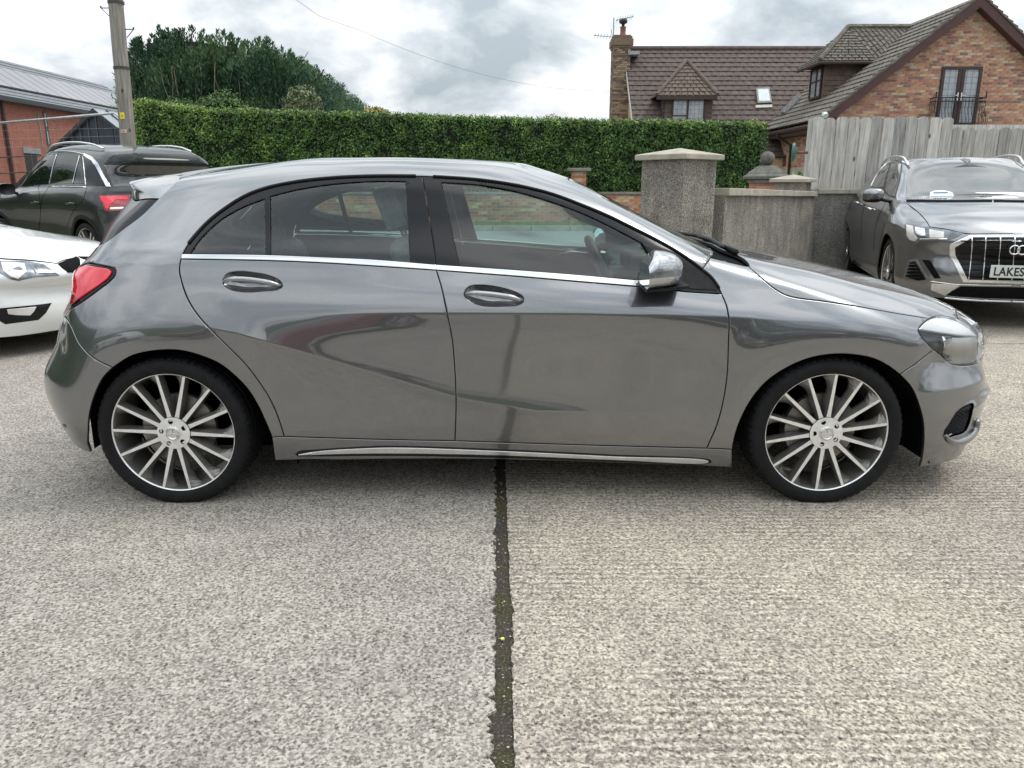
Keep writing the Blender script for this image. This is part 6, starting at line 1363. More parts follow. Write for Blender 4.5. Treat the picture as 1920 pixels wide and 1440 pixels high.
# tail lamps
rl=cat(c_lampR,lin([c_lampR[-1],lampR_top,t_rb,c_lampR[0]],.02))
tl=pair('tail_lamp',M['black_gloss'],rl,off=-.002)
inn=px([(127,577),(157,556),(185,537),(203,523),(209.5,514),(210,508),(205,504),(182,500),(163,497)])
rl2=cat(inn,lin([inn[-1],lampR_top,t_rb,inn[0]],.02))
pair('lens',M['red'],rl2,parent=tl,off=.004,gap=.003,wall=.006)
dk=cat(px([(127,577),(148,562),(142,550),(128,535)]),lin([px([(128,535),(127,535)],False)[0],t_rb],.02))
pair('lower_lens',M['red_dark'],dk,parent=tl,off=.0055,gap=.002,wall=.002)
# spoiler
def spoiler():
    mb=MB();K=20;V=[]
    rT=hc.to3(lin([(0,uvA[1]),uvA],.001),0,-1);rB=hc.to3(lin([(0,uvB[1]),uvB],.001),0,-1)
    def at(A,v):
        i=np.interp(v,-A[:,1],np.arange(len(A)));j=int(min(i,len(A)-2));return A[j]+(A[j+1]-A[j])*(i-j)
    vm=min(-rT[-1][1],-rB[-1][1])
    sec=[]
    for k in range(-K,K+1):
        f=abs(k)/K;sg=1 if k>0 else -1
        a=rT[int((len(rT)-1)*f)];b=rB[int((len(rB)-1)*f)]
        tipx=-1.695+.115*f**3;tipv=.50*f;tipz=1.332-.022*f**2
        s_=[Vector((a[0]+.012,a[1]*0+0,0))]
        ay=abs(a[1]);by=abs(b[1])
        P=[(a[0]+.004,ay-.001,a[2]+.0005),((a[0]+tipx)/2,(ay+tipv)/2,(a[2]+tipz)/2+.004),(tipx+.006,tipv,tipz+.002),(tipx,tipv,tipz-.004),(tipx+.006,tipv,tipz-.013),((b[0]+tipx)/2,(by+tipv)/2-.002,(b[2]+tipz)/2-.008),(b[0]+.004,by-.001,b[2]),((a[0]+b[0])/2+.01,max(0,(ay+by)/2-.004),(a[2]+b[2])/2)]
        V+=[(x,(-1 if k<=0 else 1)*y,z) for x,y,z in P]
    n=8;F=[]
    for k in range(2*K):
        for j in range(n):F.append((k*n+j,(k+1)*n+j,(k+1)*n+(j+1)%n,k*n+(j+1)%n))
    F+=[tuple(range(n)),tuple(range(2*K*n+n-1,2*K*n-1,-1))]
    mb.add(V,F);o=mb.build('roof_spoiler',GREY,hero,auto=50)
spoiler()
# windscreen, cowl, wipers
screen=hc.panel('windscreen',M['glass_screen'],cat(c_wtop,c_apil,c_cowlW,lin([(U,tw),c_wtop[0]],.03)),both=True,off=-.003,wall=0)
cowl=hc.panel('cowl',M['black_matt'],cat(c_cowlB,lin([c_cowlB[-1],c_cowlW[-1]],.02),c_cowlW[::-1],c_fin),both=True,off=-.022,gap=-.006,wall=0)
for y0,y1,o_ in ((-.55,.06,0),(.02,.58,.0)):
    mb=MB();pts=[]
    for f in np.linspace(0,1,14):
        y=y0+(y1-y0)*f;x=1.02-.10*(y/.7)**2-.03*f
        h=hc.bvh.ray_cast(Vector((x,y,2)),Vector((0,0,-1)));pts.append((x,y,(h[0].z if h[0] else 1.0)+.018))
    mb.tube(pts,[.006]+[.010]*12+[.004],6);mb.tube([(pts[0][0]+.05,y0-.02,pts[0][2]-.02),pts[3],pts[8]],[.015,.010,.006],6);mb.build('wiper',M['black_trim'],hero,smooth=True)
# head lamps, grille, bumper trim
c_lT=catmull([c_bonF[-1],e_bon],.02) if False else lin([c_bonF[-1],e_bon],.02)
hl=cat(c_lampFl[::-1][::-1],c_lampFt,c_bonF,c_lT,c_lampIn,lin([(u_g,t_g),c_lampFb[-1]],.02),c_lampFb[::-1])
lampF=pair('head_lamp',M['lamp_dark'],hl,off=-.035,wall=0,gap=-.003)
pair('lens',M['lens'],hl,parent=lampF,off=.0,wall=.006,gap=.0015)
pair('reflector',M['silver_in'],px([(1779,630),(1800,631),(1837,632),(1839,655),(1835,678),(1810,682),(1788,681),(1775,672),(1778,650)]),parent=lampF,off=-.014,wall=.02,gap=0)
pair('projector',M['chrome'],px([(1771,629),(1790,630),(1788,640),(1778,650),(1773,662),(1786,668),(1792,674),(1780,677),(1772,668),(1775,648)]),parent=lampF,off=-.010,wall=.012,gap=0)
pair('brow',M['bright_in'],cat(px([(1725,614),(1733,605),(1745,597.5),(1765,594),(1790,599),(1812,611),(1834,629)]),px([(1834,629),(1800,627),(1760,621.5),(1725,615.5)])),parent=lampF,off=-.004,wall=.008,gap=.0005)  # white panel standing in for sky reflected in the top of the lens
grille=hc.panel('grille',M['black_gloss'],cat(c_lampIn,lin([(u_g,t_g),(U,t_g),(U,e_bon[1]),e_bon],.02)),both=True,off=-.02,wall=0)
hc.panel('grille_bar',M['chrome'],HS.sr([(17.05,3.85),(18,3.85),(18,3.98),(17.05,3.98)],.02)if False else lin([HS.sr([(17.05,3.8),(18,3)])[0],HS.sr([(18,3.8),(17,3)])[0],HS.sr([(18,4.0),(17,3)])[0],HS.sr([(17.05,4.0),(18,3)])[0]],.02),both=True,off=.004,wall=.02,parent=grille)
# intake mesh: thin dark bars inside the opening
def intake_mesh():
    for sg,par in ((-1,bumperF),(1,bumperF)):
        hc.panel('intake_back',M['black_matt'],intake,off=-.030,wall=0,gap=-.01,sgn=sg,parent=par)
        u0,u1=intake[:,0].min(),intake[:,0].max();t0,t1=intake[:,1].min(),intake[:,1].max();mb=MB()
        for k in range(-14,30):
            for s_ in (1,-1):
                seg=[]
                for f in np.linspace(0,1,24):
                    u=u0+(u1-u0)*f;t=t0+(k*.0145)+s_*(u-u0)*.55+(0 if s_>0 else .1)
                    p=np.array([[u,t]])
                    if t0<t<t1 and pip(p,intake)[0]:seg.append(hc.to3(p,-.010,sg)[0])
                    else:
                        if len(seg)>1:mb.tube(seg,.0016,4,cap=False)
                        seg=[]
                if len(seg)>1:mb.tube(seg,.0016,4,cap=False)
        mb.build('intake_mesh',M['black_gloss'],par)
intake_mesh()
for sg in (-1,1):
    for nm,pts,rr,of in (('bumper_fin',[(1771,815),(1779,825),(1792,828),(1807,823),(1820,812),(1828,798),(1830,787)],[.004,.013,.018,.020,.019,.017,.012],.006),):
        q=px(pts,True,4);mb=MB();m=len(q);r_=np.interp(np.linspace(0,1,m),np.linspace(0,1,len(rr)),rr);mb.tube(hc.to3(q,of,sg),r_,12);mb.build(nm,GREY,bumperF,smooth=True)
pair('rear_reflector',M['lens'],px([(116,795),(121,794.5),(124,800),(122,806),(117,806),(115.5,800)]),off=.003,wall=.004,gap=0)
# mirrors
def mirror(sg,par):
    # sections front to back in local coordinates; outline as measured, sticking out from v=.84 to v=1.06
    mb=MB();K=14;n=28;V=[]
    x0=atY(1209,520,2.93).x+.05;x1=atY(1287,520,2.93).x+.05;zt=atY(1245,471,2.93).z;zb=atY(1245,541,2.93).z
    for k in range(K+1):
        f=k/K;sc=math.sqrt(max(0,1-f**3.2)) if f<1 else 0.02;sc=max(sc,.02)
        x=x0+(x1-x0)*(f**.9);top=zt-(.045*(1-f/.25)**2 if f<.25 else 0)*1.0
        zc_=(top+zb)/2;hz=(top-zb)/2*sc;yc=.955-.06*f;hy=.115*sc
        for j in range(n):
            a=2*math.pi*j/n;ca,sa=math.cos(a),math.sin(a);p=3.2
            y=yc+hy*math.copysign(abs(ca)**(2/p),ca);z=zc_+hz*math.copysign(abs(sa)**(2/p),sa)-(1-sc)*.012
            V.append((x,y*sg if sg>0 else -y,z))
    F=[(k*n+j,k*n+(j+1)%n,(k+1)*n+(j+1)%n,(k+1)*n+j) for k in range(K) for j in range(n)]+[tuple(range(n))]
    mb.add(V,F);
    me=mb.mesh('mirror_cap',[M['mirror_shell'],M['black_trim']],True)
    zcut=atY(1245,533,2.93).z
    for p in me.polygons:
        if p.center.z<zcut:p.material_index=1
    me.set_sharp_from_angle(angle=R(50))
    o=link('door_mirror',me,par)
    mb=MB();xs=[x0-.004+.02,x0+.05,x1-.02];mb.box((x0-.006,-1,0),(x0,1,1)) if False else None
    # bottom skirt running back to the door
    mb=MB();P=[];
    for f in np.linspace(0,1,8):
        x=x0+(x1-x0+.01)*f;P.append((x,(1.03-.03*f-.02*f*f)*sg,zb+.004+.008*f))
    Q=[(x,(.80)*sg,z+.006) for x,y,z in P]
    Pb=[(x,y,z-.012) for x,y,z in P];Qb=[(x,y,z-.014) for x,y,z in Q];m=len(P)
    mb.add(P+Q+Pb+Qb,[(i,i+1,m+i+1,m+i) for i in range(m-1)]+[(2*m+i,3*m+i,3*m+i+1,2*m+i+1) for i in range(m-1)]+[(i,2*m+i,2*m+i+1,i+1) for i in range(m-1)]+[(0,m,3*m,2*m),(m-1,3*m-1,4*m-1,2*m-1)])
    mb.build('mirror_foot',M['black_trim'],o,auto=40)
    # indicator strip on the outer face
    if sg<0:
        b=BVHTree.FromPolygons([v.co[:] for v in me.vertices],[tuple(p.vertices) for p in me.polygons]);V=[];A=[(1217,515),(1282,503)];nn_=14;o0=hc.Mi@Vector((0,0,CAM_H))
        for r_ in range(4):
            for i in range(nn_):
                f=i/(nn_-1);g=r_/3;X=1218+60*f;Y=(512-7*f)*(1-g)+(523-6*f)*g
                h=b.ray_cast(o0,hc.Mi.to_3x3()@ray(X,Y));q=h[0]-ray(X,Y).normalized()*.002 if h[0] else None
                V.append(q)
        if all(q is not None for q in V):
            mb=MB();mb.add(V,[(r_*nn_+i,r_*nn_+i+1,(r_+1)*nn_+i+1,(r_+1)*nn_+i) for r_ in range(3) for i in range(nn_-1)]);mb.build('indicator',M['lamp_dark'],o,smooth=True)
for sg,d in zip((-1,1),doorF): mirror(sg,d)
# wheel housings, floor, interior
for wx in (-1.3525,1.3525):
    for sg in (-1,1):
        mb=MB();V=[];arc=[(.485,-.17),(.455,0)]+[((.352+.10*max(0,math.cos(R(2*a)))**1.5)*math.cos(R(a)),(.352)*math.sin(R(a))) for a in range(6,178,6)]+[(-.455,0),(-.47,-.15)];arc=[(max(a_,-.375),max(b_,-.10) if a_<0 else b_) for a_,b_ in arc] if wx<0 else arc;n=len(arc)
        for k_,y in ((1,.80),(1,.60),(1,.55),(.1,.55)):
            for a,b in arc:V.append((wx+a*k_,sg*y,.318+b*(k_ if b>0 else 1)))
        mb.add(V,[(k*n+j,k*n+j+1,(k+1)*n+j+1,(k+1)*n+j) for k in range(3) for j in range(n-1)]);mb.build('wheel_housing',M['black_matt'],hero,smooth=True)
for x,side,rot in ((-1.3525,-1,R(3)),(1.3525,-1,R(-9)),(-1.3525,1,0),(1.3525,1,0)):
    add_wheel(hero,WH,x,side*.868,.3085,side,rot)
mb=MB();mb.box((-1.75,-.58,.21),(1.72,.58,.26));mb.box((-.93,-.82,.19),(.95,.82,.24));mb.build('underbody',M['black_matt'],hero)
hc.panel('roof_lining',M['lining'],cat(lin([HS.sr([(3.5,9.9),(0,0)])[0],HS.sr([(6,9.9),(0,0)])[0],HS.sr([(12,9.9),(0,0)])[0],HS.sr([(15,10.4),(0,0)])[0]],.03),lin([HS.sr([(15,10.4),(0,0)])[0],HS.sr([(15,13),(0,0)])[0],HS.sr([(3.5,13),(0,0)])[0],HS.sr([(3.5,9.9),(0,0)])[0]],.03)),both=True,off=-.028,wall=0)
pair('door_card',M['dash'],cat(belt_b2,c_shutF,c_sill2[::-1],c_shutB[iB+1:][::-1]),parent=doorF,off=-.055,wall=0,gap=-.004)
pair('door_card',M['dash'],cat(belt_b1,c_shutB[iB+1:],c_sill1[::-1],c_shutR[::-1][:len(c_shutR)-iR-1]),parent=doorR,off=-.055,wall=0,gap=-.004)
for sg in(-1,1):
    mb=MB();mb.tube([(.33,sg*.76,.90),(.40,sg*.745,.915),(.56,sg*.74,.90)],[.006,.010,.006],8);mb.build('inner_door_pull',M['chrome'],doorF[0 if sg<0 else 1],smooth=True)
for y in (-.36,.36): seat_pair(hero,.02,y,.42,M['seat'],.50,.60,20)
mb=MB();seat_pair(hero,-.78,0,.42,M['seat'],1.28,.52,22,False)
for y in(-.38,0,.38):
    mb=MB();mb.box((-.04,-.12,0),(.04,.12,.13));o=mb.build('headrest',M['seat'],hero,auto=60);o.location=(-1.24,y,1.02);o.rotation_euler=(0,R(-22),0);bevel(o,.03,3)
mb=MB();mb.box((-1.9,-.55,.26),(-1.2,.55,.75));o=mb.build('boot_trim',M['seat'],hero);bevel(o,.03)
steering(hero,.47,-.36,.90)
mb=MB()
P=[(.95,1.0),(.82,.985),(.68,.965),(.60,.93),(.585,.86),(.62,.70),(.70,.5),(1.0,.5)]
mb.prism([(x,-.70,z) for x,z in P],(0,1.40,0));o=mb.build('dashboard',M['dash'],hero,auto=50);bevel(o,.02,3)
mb=MB();mb.box((.56,-.50,.93),(.70,-.22,1.01));mb.box((-.2,-.10,.3),(.62,.10,.62));mb.box((.55,-.08,.55),(.66,.10,.93));o=mb.build('console',M['dash'],hero,auto=50);bevel(o,.02,3)
mb=MB();mb.box((.40,-.13,1.19),(.425,.13,1.255));mb.tube([(.41,0,1.24),(.38,0,1.29)],.01,6);o=mb.build('rear_view_mirror',M['dash'],hero,auto=50);bevel(o,.008,2)
# ================================================================ the other parked cars
def morph(zm,xm,vs=1.0,edit=None):
    N=np.array(HNET,float);N[:,:,2]=np.interp(N[:,:,2],*zip(*zm));N[:,:,0]=np.interp(N[:,:,0],*zip(*xm));N[:,:,1]*=vs
    if edit: edit(N)
    return N
def hug(car,o,sgn,R_,wx,wz): pass
class Simple:
    """a parked car: one painted shell cut out for the wheels, with glass, lamps and trim as parts laid on it"""
    def __init__(s,root,net,paintm,wheels,wr,seen='R',disp=None,halfw=.87):
        s.root=root;s.S=Surf(net,disp);s.c=Car(root,s.S,seen);s.paint=paintm;s.wheels=wheels;s.wr=wr;s.halfw=halfw
        S=s.S;xb=S.base(np.linspace(0,S.U,400),np.full(400,.0))
        us=np.linspace(0,S.U,400);pts=[]
        def ux(x,fromu): 
            i=np.argmin(abs(xb[:,0]-x)+(xb[:,1]<.5)*9);return us[i]
        out=[(0.0,0.0)];ra=wr+.045
        for wx in wheels:
            zb=float(np.interp(ux(wx,0),us,xb[:,2]));z0=wr;h=z0-zb;a0=math.asin(min(.95,max(-.95,(zb-z0)/ra)))
            arc=[(wx-ra*math.cos(t),z0+ra*math.sin(t)) for t in np.linspace(a0,math.pi-a0,34)]
            q=s.c.solve(arc);q=q[(q[:,1]>.002)];out.append((q[0][0],0));out+=list(map(tuple,q));out.append((q[-1][0],0))
        out.append((S.U,0));poly=cat(lin(out[:1]+out[1:2],.03),np.array(out[2:-1]),lin([out[-2],(S.U,0),(S.U,S.T),(0,S.T),(0,0)],.04))
        s.body=s.c.panel('body_shell',paintm,poly,both=True,ds=.045)
        for wx in wheels:
            for sg in (-1,1):
                mb=MB();n=25;V=[]
                for k_,y in ((1,.79),(1,.5),(.05,.5)):
                    for j in range(n):
                        a=R(-8)+R(196)*j/(n-1);V.append((wx+(ra+.01)*k_*math.cos(a),sg*y*halfw/.87,wr+(ra+.01)*k_*math.sin(a)))
                mb.add(V,[(k*n+j,k*n+j+1,(k+1)*n+j+1,(k+1)*n+j) for k in range(2) for j in range(n-1)]);mb.build('wheel_housing',M['black_matt'],root,smooth=True)
        mb=MB();mb.box((wheels[0]-.35,-.55,.2),(wheels[1]+.35,.55,.26));mb.build('underbody',M['black_matt'],root)
        s.sg=-1 if seen=='R' else 1
    def px(s,pts,smooth=True): return s.c.px(pts,smooth,step=4)
    def poly(s,pts,smooth=False): return s.c.px([tuple(p) for p in (catmull(pts,3,True) if smooth else lin(pts,3,True))],False,step=99)
    def over(s,name,m,pts,off=.003,both=False,smooth=False,parent=None,wall=.004,uv=False,**k):
        q=pts if uv else s.poly(pts,smooth)
        cross=(q[:,0]<1e-4).any() or (q[:,0]>s.S.U-1e-4).any() or (q[:,1]>s.S.T-1e-4).any();P2=parent if isinstance(parent,list) else [parent or s.root]*2
        if both and not cross: return [s.c.panel(name,m,q,sgn=g,parent=P2[i],off=off,wall=wall,gap=0,edge=.003,ds=.04,**k) for i,g in enumerate((s.sg,-s.sg))]
        return s.c.panel(name,m,q,sgn=s.sg,both=both,parent=P2[0],off=off,wall=wall,gap=0,edge=.003,ds=.04,**k)
    def seam(s,pts,r=.0035,name='panel_gap',m=None,off=-.001,sgs=None,smooth=True,parent=None):
        q=s.px(pts,smooth)
        for sg in (sgs or (s.sg,)):
            mb=MB();mb.tube(s.c.to3(q,off,sg),r,5);mb.build(name,m or M['black_matt'],parent or s.body,smooth=True)
    def add_wheels(s,mesh,nsp,rots=(0,0,0,0),inset=.0):
        i=0
        for x in s.wheels:
            for side in (-1,1):
                add_wheel(s.root,mesh,x,side*(s.halfw-inset),s.wr,side,rots[i],nsp,scale=s.wr/.318);i+=1
def spoke5_mesh():
    mb=MB()
    for s_ in (-1,1):
        pts=[(.05,s_*.012),(.05,s_*.030),(.235,s_*.052),(.235,s_*.020)]
        v=[(x,.004+ (.012 if x<.1 else 0),z) for x,z in pts]+[(x,.05,z) for x,z in pts];mb.add(v,[(0,1,2,3) if s_<0 else (3,2,1,0)],0);mb.add(v,[(0,1,5,4),(1,2,6,5),(2,3,7,6),(3,0,4,7)],1)
    return mb.mesh('spoke',[M['satin'],M['rim_dark']])
W5=dict(WH);W5['spoke']=spoke5_mesh();W5['cap']=cap_mesh(False)
def ring_mesh(): return None
def car_mirror(root,x,z,sg,matl,yb=.86,w=.20,h=.15,l=.10):
    r=MB();K=8;n=16;V=[]
    for k in range(K+1):
        f=k/K;sc=max(.02,math.sqrt(max(0,1-f**2.6)));
        for j in range(n):
            a=2*math.pi*j/n;ca,sa=math.cos(a),math.sin(a);V.append((x-l/2+l*f,sg*(yb+w/2+.02+w/2*sc*math.copysign(abs(ca)**.65,ca)),z+h/2*sc*math.copysign(abs(sa)**.65,sa)+.02*f))
    r.add(V,[(k*n+j,k*n+(j+1)%n,(k+1)*n+(j+1)%n,(k+1)*n+j) for k in range(K) for j in range(n)]+[tuple(range(n))])
    me=r.mesh('door_mirror',[matl,M['black_trim']],True)
    for p in me.polygons:
        if p.center.z<z-h*.28 or p.center.x<x-l*.45:p.material_index=1
    o=link('door_mirror',me,root)
    r=MB();r.tube([(x-.02,sg*(yb-.10),z-.07),(x,sg*(yb+.06),z-.04)],[.035,.028],8,flat=.6);r.build('mirror_arm',M['black_trim'],o,smooth=True)
def text_mesh(name,body,size,m,parent,loc,rot,ext=.001,align='LEFT',sx=1.0):
    cu=bpy.data.curves.new(name,'FONT');cu.body=body;cu.size=size;cu.extrude=ext;cu.align_x=align;cu.space_character=1.05;cu.offset=.0022
    t=bpy.data.objects.new(name+'_tmp',cu);COL.objects.link(t);dg=bpy.context.evaluated_depsgraph_get();me=bpy.data.meshes.new_from_object(t.evaluated_get(dg));bpy.data.objects.remove(t);me.name=name;me.materials.clear();me.materials.append(m)
    o=link(name,me,parent);o.location=loc;o.rotation_euler=rot;o.scale=(sx,1,1);return o
ZM=[(.12,.20),(.30,.36),(.48,.56),(.62,.72),(.69,.86),(.81,.965),(.92,1.05),(1.0,1.10),(1.335,1.475),(1.43,1.575)]
# ---------------------------------------------------------------- dark SUV, seen from behind on the left
def suv_dark():
    root=empty('dark_suv',(-5.704,11.083,.17),R(142.2));tag(root,'very dark grey SUV with chrome window arc and red tail lamps, parked behind the hatchback','car')
    def ed(N):
        N[9:,:6,0]-=np.array([.24,.24,.24,.22,.18,.10])[None,:]*1.0;N[8,:5,0]-=.10;N[7,:5,0]-=.05
        N[9:12,:,1]*=1.03;N[4:7,:,1]*=1.02;N[9,:,2]+=.045;N[10,:,2]+=.06;N[11:,:,2]+=.07;N[8,:,2]+=.02
    net=morph(ZM,[(-2.2,-2.14),(-1.35,-1.29),(1.35,1.30),(2.3,2.16)],1.02,ed)
    P=paint('dark_anthracite_paint',(.009,.011,.011),metal=.0,rough=.4,coat=.7,cior=1.42)
    k=Simple(root,net,P,(-1.29,1.30),.345,seen='L',halfw=.885);c=k.c
    black=M['privacy']
    band=k.over('window_band',M['black_gloss'],[(36,350),(44,332),(66,302),(83,291),(109,285.5),(136,286.5),(157,291),(173,299),(184,313),(194,332),(201,349),(162,349.5),(100,349.5)],off=.002)
    k.over('window_glass',black,[(42,347),(50,332),(68,306),(85,294),(106,289),(98,318),(91,346)],off=.005,parent=band)
    k.over('window_glass',black,[(103,346),(108,318),(113,290),(135,290.5),(149,292),(142,320),(136,344.5)],off=.005,parent=band)
    k.over('quarter_glass',black,[(139,344.5),(145,320),(152,293.5),(157,315),(160,344.5)],off=.005,parent=band)
    k.over('quarter_glass',M['black_gloss'],[(159,294),(170,301),(178,314),(189,338),(195,347),(163,347)],off=.005,parent=band)
    for a in ([(107,290),(99,318),(93,346)],[(150,292),(143,319),(137,345)],[(156,292),(158.5,318),(161.5,348)]): k.seam(a,.006,'pillar_trim',M['chrome'],.006,parent=band)
    k.over('chrome_arc',M['chrome'],[(158,287.5),(173,294),(184,306),(195,328),(208,350),(199,350),(190,332),(181,315),(171,301),(157,292)],off=.006)
    k.seam([(36,348),(43,331),(65,301),(82,289.5),(109,284),(136,285),(158,289.5)],.007,'chrome_arc',M['chrome'],.004)
    k.over('chrome_strip',M['chrome'],[(92,348),(162,349.5),(162,352),(92,350.5)],off=.006)
    k.seam([(78,290),(66,320),(72,352),(76,400),(72,430)]);k.seam([(108,286),(92,348),(79,372),(76,400),(74,440)]);k.seam([(160,291),(162,350),(155,375),(138,395),(125,425)])
    # rear window, lamps, tailgate
    cu=[(193,309),(210,292),(262,287.5),(330,287),(372,289),(394,296),(401,307),(407,320),(330,350),(243,351),(212,350)]
    q=k.px([(194,309),(200,322),(206,336),(212,350)]);top=k.px([(194,309),(210,292),(240,288.5),(262,287.5)])
    S=k.S;poly=cat(q[::-1],top,lin([top[-1],(0,top[-1][1])],.03),lin([(0,top[-1][1]),(0,q[-1][1])],.03),lin([(0,q[-1][1]),q[-1]],.03))
    rw=k.over('rear_window',M['dark_glass'],poly,off=.003,both=True,uv=True)
    tb=k.px([(194,309),(230,309.5),(262,310)]);poly=cat(top[::-1],tb,lin([tb[-1],(0,tb[-1][1])],.03),lin([(0,tb[-1][1]),(0,top[-1][1])],.02),lin([(0,top[-1][1]),top[-1]],.03)) 
    k.over('spoiler_underside',M['privacy'],poly,off=.006,both=True,uv=True,parent=rw)
    lp=[(185.5,367),(196,366.5),(225,366),(243,366),(243,384),(233,396),(198,396),(192,382)]
    lq=k.poly(lp);lamp=k.over('tail_lamp',M['red_dark'],lq,uv=True,both=True,off=.006,wall=.01)
    k.over('lens',M['red'],[(188,369),(232,368.5),(240,370),(238,375),(218,374),(207,384),(203,392),(200,393),(194,380)],off=.010,both=True,parent=lamp)
    k.over('reversing_light',M['satin'],[(207,389),(240,388),(238,392),(207,393)],off=.011,both=True,parent=lamp)
    # door furniture
    for a in ((62,76,380),(127,142,382)):
        p=k.px([(a[0],a[2]),((a[0]+a[1])/2,a[2]-1),(a[1],a[2]+.5)]);
        for sg in(1,): mb=MB();mb.tube(c.to3(p,.018,sg),.012,8);mb.build('door_handle',P,root,smooth=True)
    # plastic arch cladding
    for wx in (-1.29,1.30):
        q0=c.solve([(wx-.44*math.cos(t),.345+.44*math.sin(t)) for t in np.linspace(-.1,math.pi+.1,40)]);q1=c.solve([(wx-.392*math.cos(t),.345+.392*math.sin(t)) for t in np.linspace(-.1,math.pi+.1,40)])
        c.panel('arch_cladding',M['black_trim'],cat(q0,q1[::-1]),sgn=1,off=.006,wall=.008,gap=0,ds=.03)
    c.panel('sill_cladding',M['black_trim'],c.solve([(-.84,.24),(.84,.24),(.84,.42),(-.84,.42)]) if False else cat(lin(c.solve([(-.84,.24),(.84,.24)]),.05),lin(c.solve([(.84,.44),(-.84,.44)]),.05)),both=True,off=.005,wall=.006,gap=0,ds=.04)
    # roof rails and aerial
    def top_at(x,y): h=c.bvh.ray_cast(Vector((x,y,3)),Vector((0,0,-1)));return h[0].z if h[0] else 1.5
    for sg in (-1,1):
        x0,x1=-1.35,.35;mb=MB();pts=[]
        for f in np.linspace(0,1,18):
            x=x0+(x1-x0)*f;y=sg*(.575+.03*math.sin(math.pi*f));pts.append((x,y,top_at(x,sg*.52)+.004+.032*min(1,math.sin(math.pi*f)*2.5)))
        mb.tube(pts,.013,8);mb.build('roof_rail',M['satin'],root,smooth=True)
    mb=MB();x=-1.28;z=top_at(x,0);mb.prism([(x+.10,-.008,z-.01),(x-.06,-.008,z-.01),(x-.075,-.008,z+.06),(x-.04,-.008,z+.055)],(0,.016,0));o=mb.build('aerial_fin',M['black_gloss'],root);bevel(o,.004)
    k.add_wheels(W5,5,(R(20),R(20),R(50),R(20)))
    for sg in (1,-1): car_mirror(root,.66,1.08,sg,P,.87)
    return k
suvd=suv_dark()
